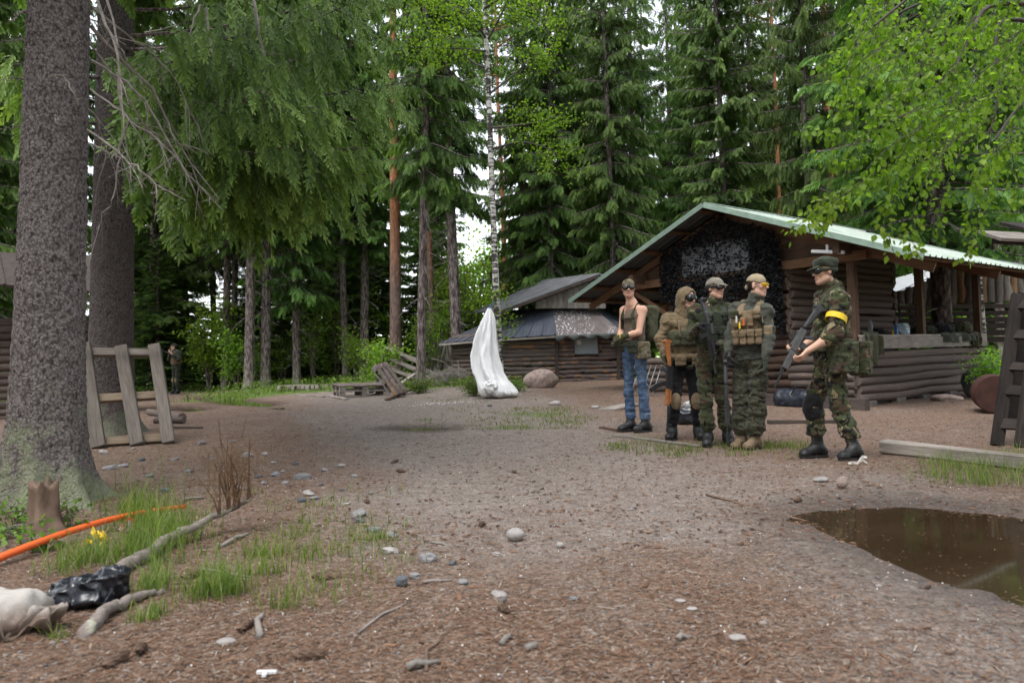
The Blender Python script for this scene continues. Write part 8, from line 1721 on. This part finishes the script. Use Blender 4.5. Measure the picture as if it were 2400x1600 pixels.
# needles, bark chips, twigs: density falls with distance
def litter_pos(n, seed, y0=1.55, y1=9.5, pw=1.):
    r = np.random.default_rng(seed); u = r.random(n)**pw; y = y0*(y1/y0)**u; x = (r.random(n)*2-1)*(.76*y+.25); return x, y, r
def not_water(x, y): 
    d = np.full(len(x), 9.)
    for poly, lv in POOLS: d = np.minimum(d, seg_dist(x, y, poly))
    return d > -.02
LIT = NT('needle_litter'); a = LIT.attr('tint').outputs['Fac']; LITM = LIT.bsdf(LIT.ramp(a, [(0., (.040, .023, .016)), (.3, (.13, .068, .042)), (.6, (.215, .125, .080)), (.85, (.28, .21, .155)), (1., (.38, .34, .30))]), .9, None, .2)
def needles(n, seed, l0, l1, w, y1, hz=.006, name='needle_litter', label='fallen brown needles strewn over the ground'):
    x, y, r = litter_pos(n, seed, 1.5, y1, .85); k = not_water(x, y) & ((n2(x, y, 1.1, 5.)*.9+n2(x, y, 3.5, 1.)*.5-lane_f(x, y)*.25+.3) > r.uniform(-.6, .5, n)); x, y = x[k], y[k]; n = len(x)
    az = r.uniform(0, 6.28, n); L = r.uniform(l0, l1, n); d = np.stack([np.cos(az), np.sin(az), r.uniform(-.12, .12, n)], 1)*L[:, None]; s_ = np.stack([-np.sin(az), np.cos(az), 0*az], 1)*w*r.uniform(.6, 1.4, n)[:, None]*(1+y*.12)[:, None]; c = np.stack([x, y, zg(x, y)+near_z(x, y)+.003+r.uniform(0, hz, n)], 1)
    V = np.stack([c-d-s_, c+d-s_*.6, c+d+s_*.6, c-d+s_], 1).reshape(-1, 3); Q = np.arange(n*4).reshape(-1, 4); tag(obj_np(name, V, Q, LITM, None, col=np.repeat(np.clip(r.normal(.45, .24, n), 0, 1), 4)), label, 'litter', kind='stuff')
def near_z(x, y): return sst(9, 5, y)*sst(.5, 1.2, y)*(.006*n2(x, y, 6.5, 3.)+.004*n2(x, y, 14., 8.))
needles(110000, 1, .005, .016, .0011, 9.5); needles(5000, 2, .010, .034, .0016, 9., .010, 'twig_litter', 'small twigs and bark shreds strewn over the ground')
def bits(n, seed, s0, s1, mats, label, name, y1=11., flat=.55, chip=False, lane=0.):
    x, y, r = litter_pos(n, seed, 1.5, y1, .8); k = not_water(x, y) & ((n2(x, y, 1.4, 15.)+lane*lane_f(x, y)) > r.uniform(-.8, .6, n)); x, y = x[k], y[k]; n = len(x)
    if chip: TV = np.array([[X, Y, Z] for X in (-1, 1) for Y in (-.32, .32) for Z in (-.12, .12)], float); TF = np.array([[0, 1, 3, 2], [4, 6, 7, 5], [0, 4, 5, 1], [2, 3, 7, 6], [0, 2, 6, 4], [1, 5, 7, 3]])
    else: TV, TF = ico(1, seed, (1, .85, flat), .3, 1.5)
    az = r.uniform(0, 6.28, n); d = np.stack([np.cos(az), np.sin(az), r.uniform(-.15, .15, n)], 1); M = frames(d, np.array([0, 0, 1.])+r.standard_normal((n, 3))*.15); s_ = s0*(s1/s0)**(r.random(n)**2.2)
    V, Q = scatter(TV, TF, np.stack([x, y, zg(x, y)+near_z(x, y)+s_*.12], 1), M, s_); tag(obj_np(name, V, Q, mats, None, not chip, np.repeat(r.random(n), len(TV))), label, 'litter', kind='stuff')
PEB = NT('pebble_colours'); a = PEB.attr('tint').outputs['Fac']; PEBM = PEB.bsdf(PEB.ramp(a, [(0., (.07, .065, .068)), (.35, (.16, .145, .143)), (.7, (.23, .205, .195)), (.9, (.22, .14, .10)), (1., (.36, .34, .33))]), .85, None, .3)
bits(9000, 3, .003, .011, PEBM, 'small grey pebbles strewn over the track', 'pebbles', lane=.8); bits(150, 4, .012, .024, PEBM, 'larger pebbles strewn over the track', 'pebbles')
bits(420, 5, .008, .028, LITM, 'wood chips strewn over the litter', 'wood_chips', 8., chip=True)
x, y, rr_ = litter_pos(260, 9, 1.5, 7.); k = not_water(x, y); x, y = x[k], y[k]; w_ = ground_pt(1035, 945); x = np.concatenate([x, w_[0]+rr_.standard_normal(150)*.45]); y = np.concatenate([y, w_[1]+rr_.standard_normal(150)*.3]); TV, TF = ico(1, 1, (1, 1, 1), 0., 1.); V, Q = scatter(TV, TF, np.stack([x, y, zg(x, y)+near_z(x, y)+.003], 1), np.repeat(np.eye(3)[None], len(x), 0), np.where(y > 9, .007, .0034)*rr_.uniform(.6, 1.2, len(x))); tag(obj_np('plastic_pellets', V, Q, simple('white_pellet', (.75, .75, .74), .4, 0., rnd=0), None, True), 'tiny white plastic pellets strewn over the ground', 'litter', kind='stuff')
# pine cones
CONE = simple('cone_scales', (.10, .065, .048), .9, .5, 40., .8, 60., .2, rnd=.2); V, Fc = ico(3, 5, (.045, .017, .016), .0, 1.); V = V*(1+.22*np.sin(V[:, :1]*420)*np.sin(np.arctan2(V[:, 2:], V[:, 1:2])*7+V[:, :1]*200)); cm = mesh_np('cone', V, Fc, CONE)
for k, (px, py) in enumerate([(272, 1552), (455, 1352), (146, 1405), (1180, 1440), (725, 1545), (575, 1475), (860, 1180), (1130, 1230), (940, 1110), (925, 1085), (1870, 1180), (330, 1525), (120, 1440), (1205, 1110), (760, 1360)]):
    p = gp(px, py); o = bpy.data.objects.new('spruce_cone', cm); o.location = (p[0], p[1], p[2]+.014); o.rotation_euler = (0, rng.uniform(-.2, .2), rng.uniform(0, 6.28)); o.scale = (rng.uniform(.8, 1.2),)*3; S.collection.objects.link(o); tag(o, 'brown spruce cone lying in the needle litter', 'cone', 'spruce cones in the litter')
# sticks one can pick out
for k, (a_, b_, rd, lab) in enumerate([((470, 1335), (590, 1352), .006, 'thin twig beside the grass below the fallen branch'), ((840, 1490), (960, 1420), .006, 'long thin twig in the litter at bottom centre'), ((1655, 1157), (1895, 1215), .008, 'dark twig reaching into the puddle'), ((1000, 1575), (1040, 1500), .006, 'crooked dark twig near the bottom edge'), ((990, 1370), (1060, 1365), .007, 'grey stick beside the dark angular stone'), ((1010, 1272), (1060, 1283), .006, 'short pale stick left of the rounded cobble'), ((1175, 1520), (1195, 1497), .011, 'pale barkless stub of wood at bottom centre'), ((1232, 1530), (1258, 1528), .011, 'short thick stub of wood right of the barkless one'), ((1590, 1512), (1622, 1506), .011, 'short stub of wood at the lower right'), ((955, 1570), (1030, 1555), .012, 'pair of pale wood splinters at the bottom edge'), ((610, 1500), (618, 1440), .012, 'short forked stick right of the white oval stone'), ((430, 1170), (480, 1166), .012, 'pale stick behind the tall grass'), ((520, 1280), (585, 1250), .010, 'curved root stick under the dry twigs')]):
    p, q_ = gp(*a_), gp(*b_); t_ = thing('stick', p, lab, 'stick'); m_ = (q_-p)*.5+np.array([rng.uniform(-.03, .03), rng.uniform(-.02, .02), rd+.006]); B = MB(); B.tube([[0, 0, rd*.7], m_*.5+[0, 0, rd*.4], m_, m_+(q_-p-m_)*.5, q_-p+[0, 0, rd*.7]], [rd, rd*.95, rd*.85, rd*.75, rd*.5], 7, True, jit=.08); B.build('stick_body', [BARK_DEAD, STUMPM][k in (2, 3)], t_, True)
# leaves afloat on the puddle
poly, lv = POOLS[0]; px = rng.uniform(min(p[0] for p in poly), max(p[0] for p in poly), 900); py = rng.uniform(min(p[1] for p in poly), max(p[1] for p in poly), 900); dd = seg_dist(px, py, poly); k = (dd < .0) & (rng.random(900) < np.exp(dd*4)*.8+.05); px, py = px[k], py[k]
V, Q = scatter(SML_V*[1, .6, .2], SML_T, np.stack([px, py, np.full(len(px), lv-.009)], 1), frames(rng.standard_normal((len(px), 3))*[1, 1, .05], np.tile([0, 0, 1.], (len(px), 1))), rng.uniform(.006, .018, len(px))); tag(obj_np('floating_bits', V, Q, LITM, None, col=np.repeat(rng.uniform(.2, .75, len(px)), 4)), 'fallen husks and leaves floating on the puddle', 'litter', kind='stuff')

# dark bark scraps over the middle distance
x, y, r = litter_pos(5200, 31, 3.5, 17., .9); k = not_water(x, y); x, y = x[k], y[k]; n = len(x); az = r.uniform(0, 6.28, n); L = r.uniform(.006, .020, n)*(1+y*.03); d = np.stack([np.cos(az), np.sin(az), 0*az], 1)*L[:, None]; s_ = np.stack([-np.sin(az), np.cos(az), 0*az], 1)*(L*r.uniform(.25, .6, n))[:, None]; c = np.stack([x, y, zg(x, y)+near_z(x, y)+.006], 1); up = np.array([0, 0, .006])
V = np.stack([c-d-s_, c+d-s_*.5, c+d*.8+s_, c-d*.7+s_*.8, c+up], 1).reshape(-1, 3); i = np.arange(n)[:, None]*5; Q = np.concatenate([i+np.array([[0, 1, 4]]), i+np.array([[1, 2, 4]]), i+np.array([[2, 3, 4]]), i+np.array([[3, 0, 4]])]); tag(obj_np('bark_scraps', V, Q, LITM, None, col=np.repeat(np.clip(r.normal(.2, .2, n), 0, 1), 5)), 'dark bark scraps strewn over the clearing', 'litter', kind='stuff')
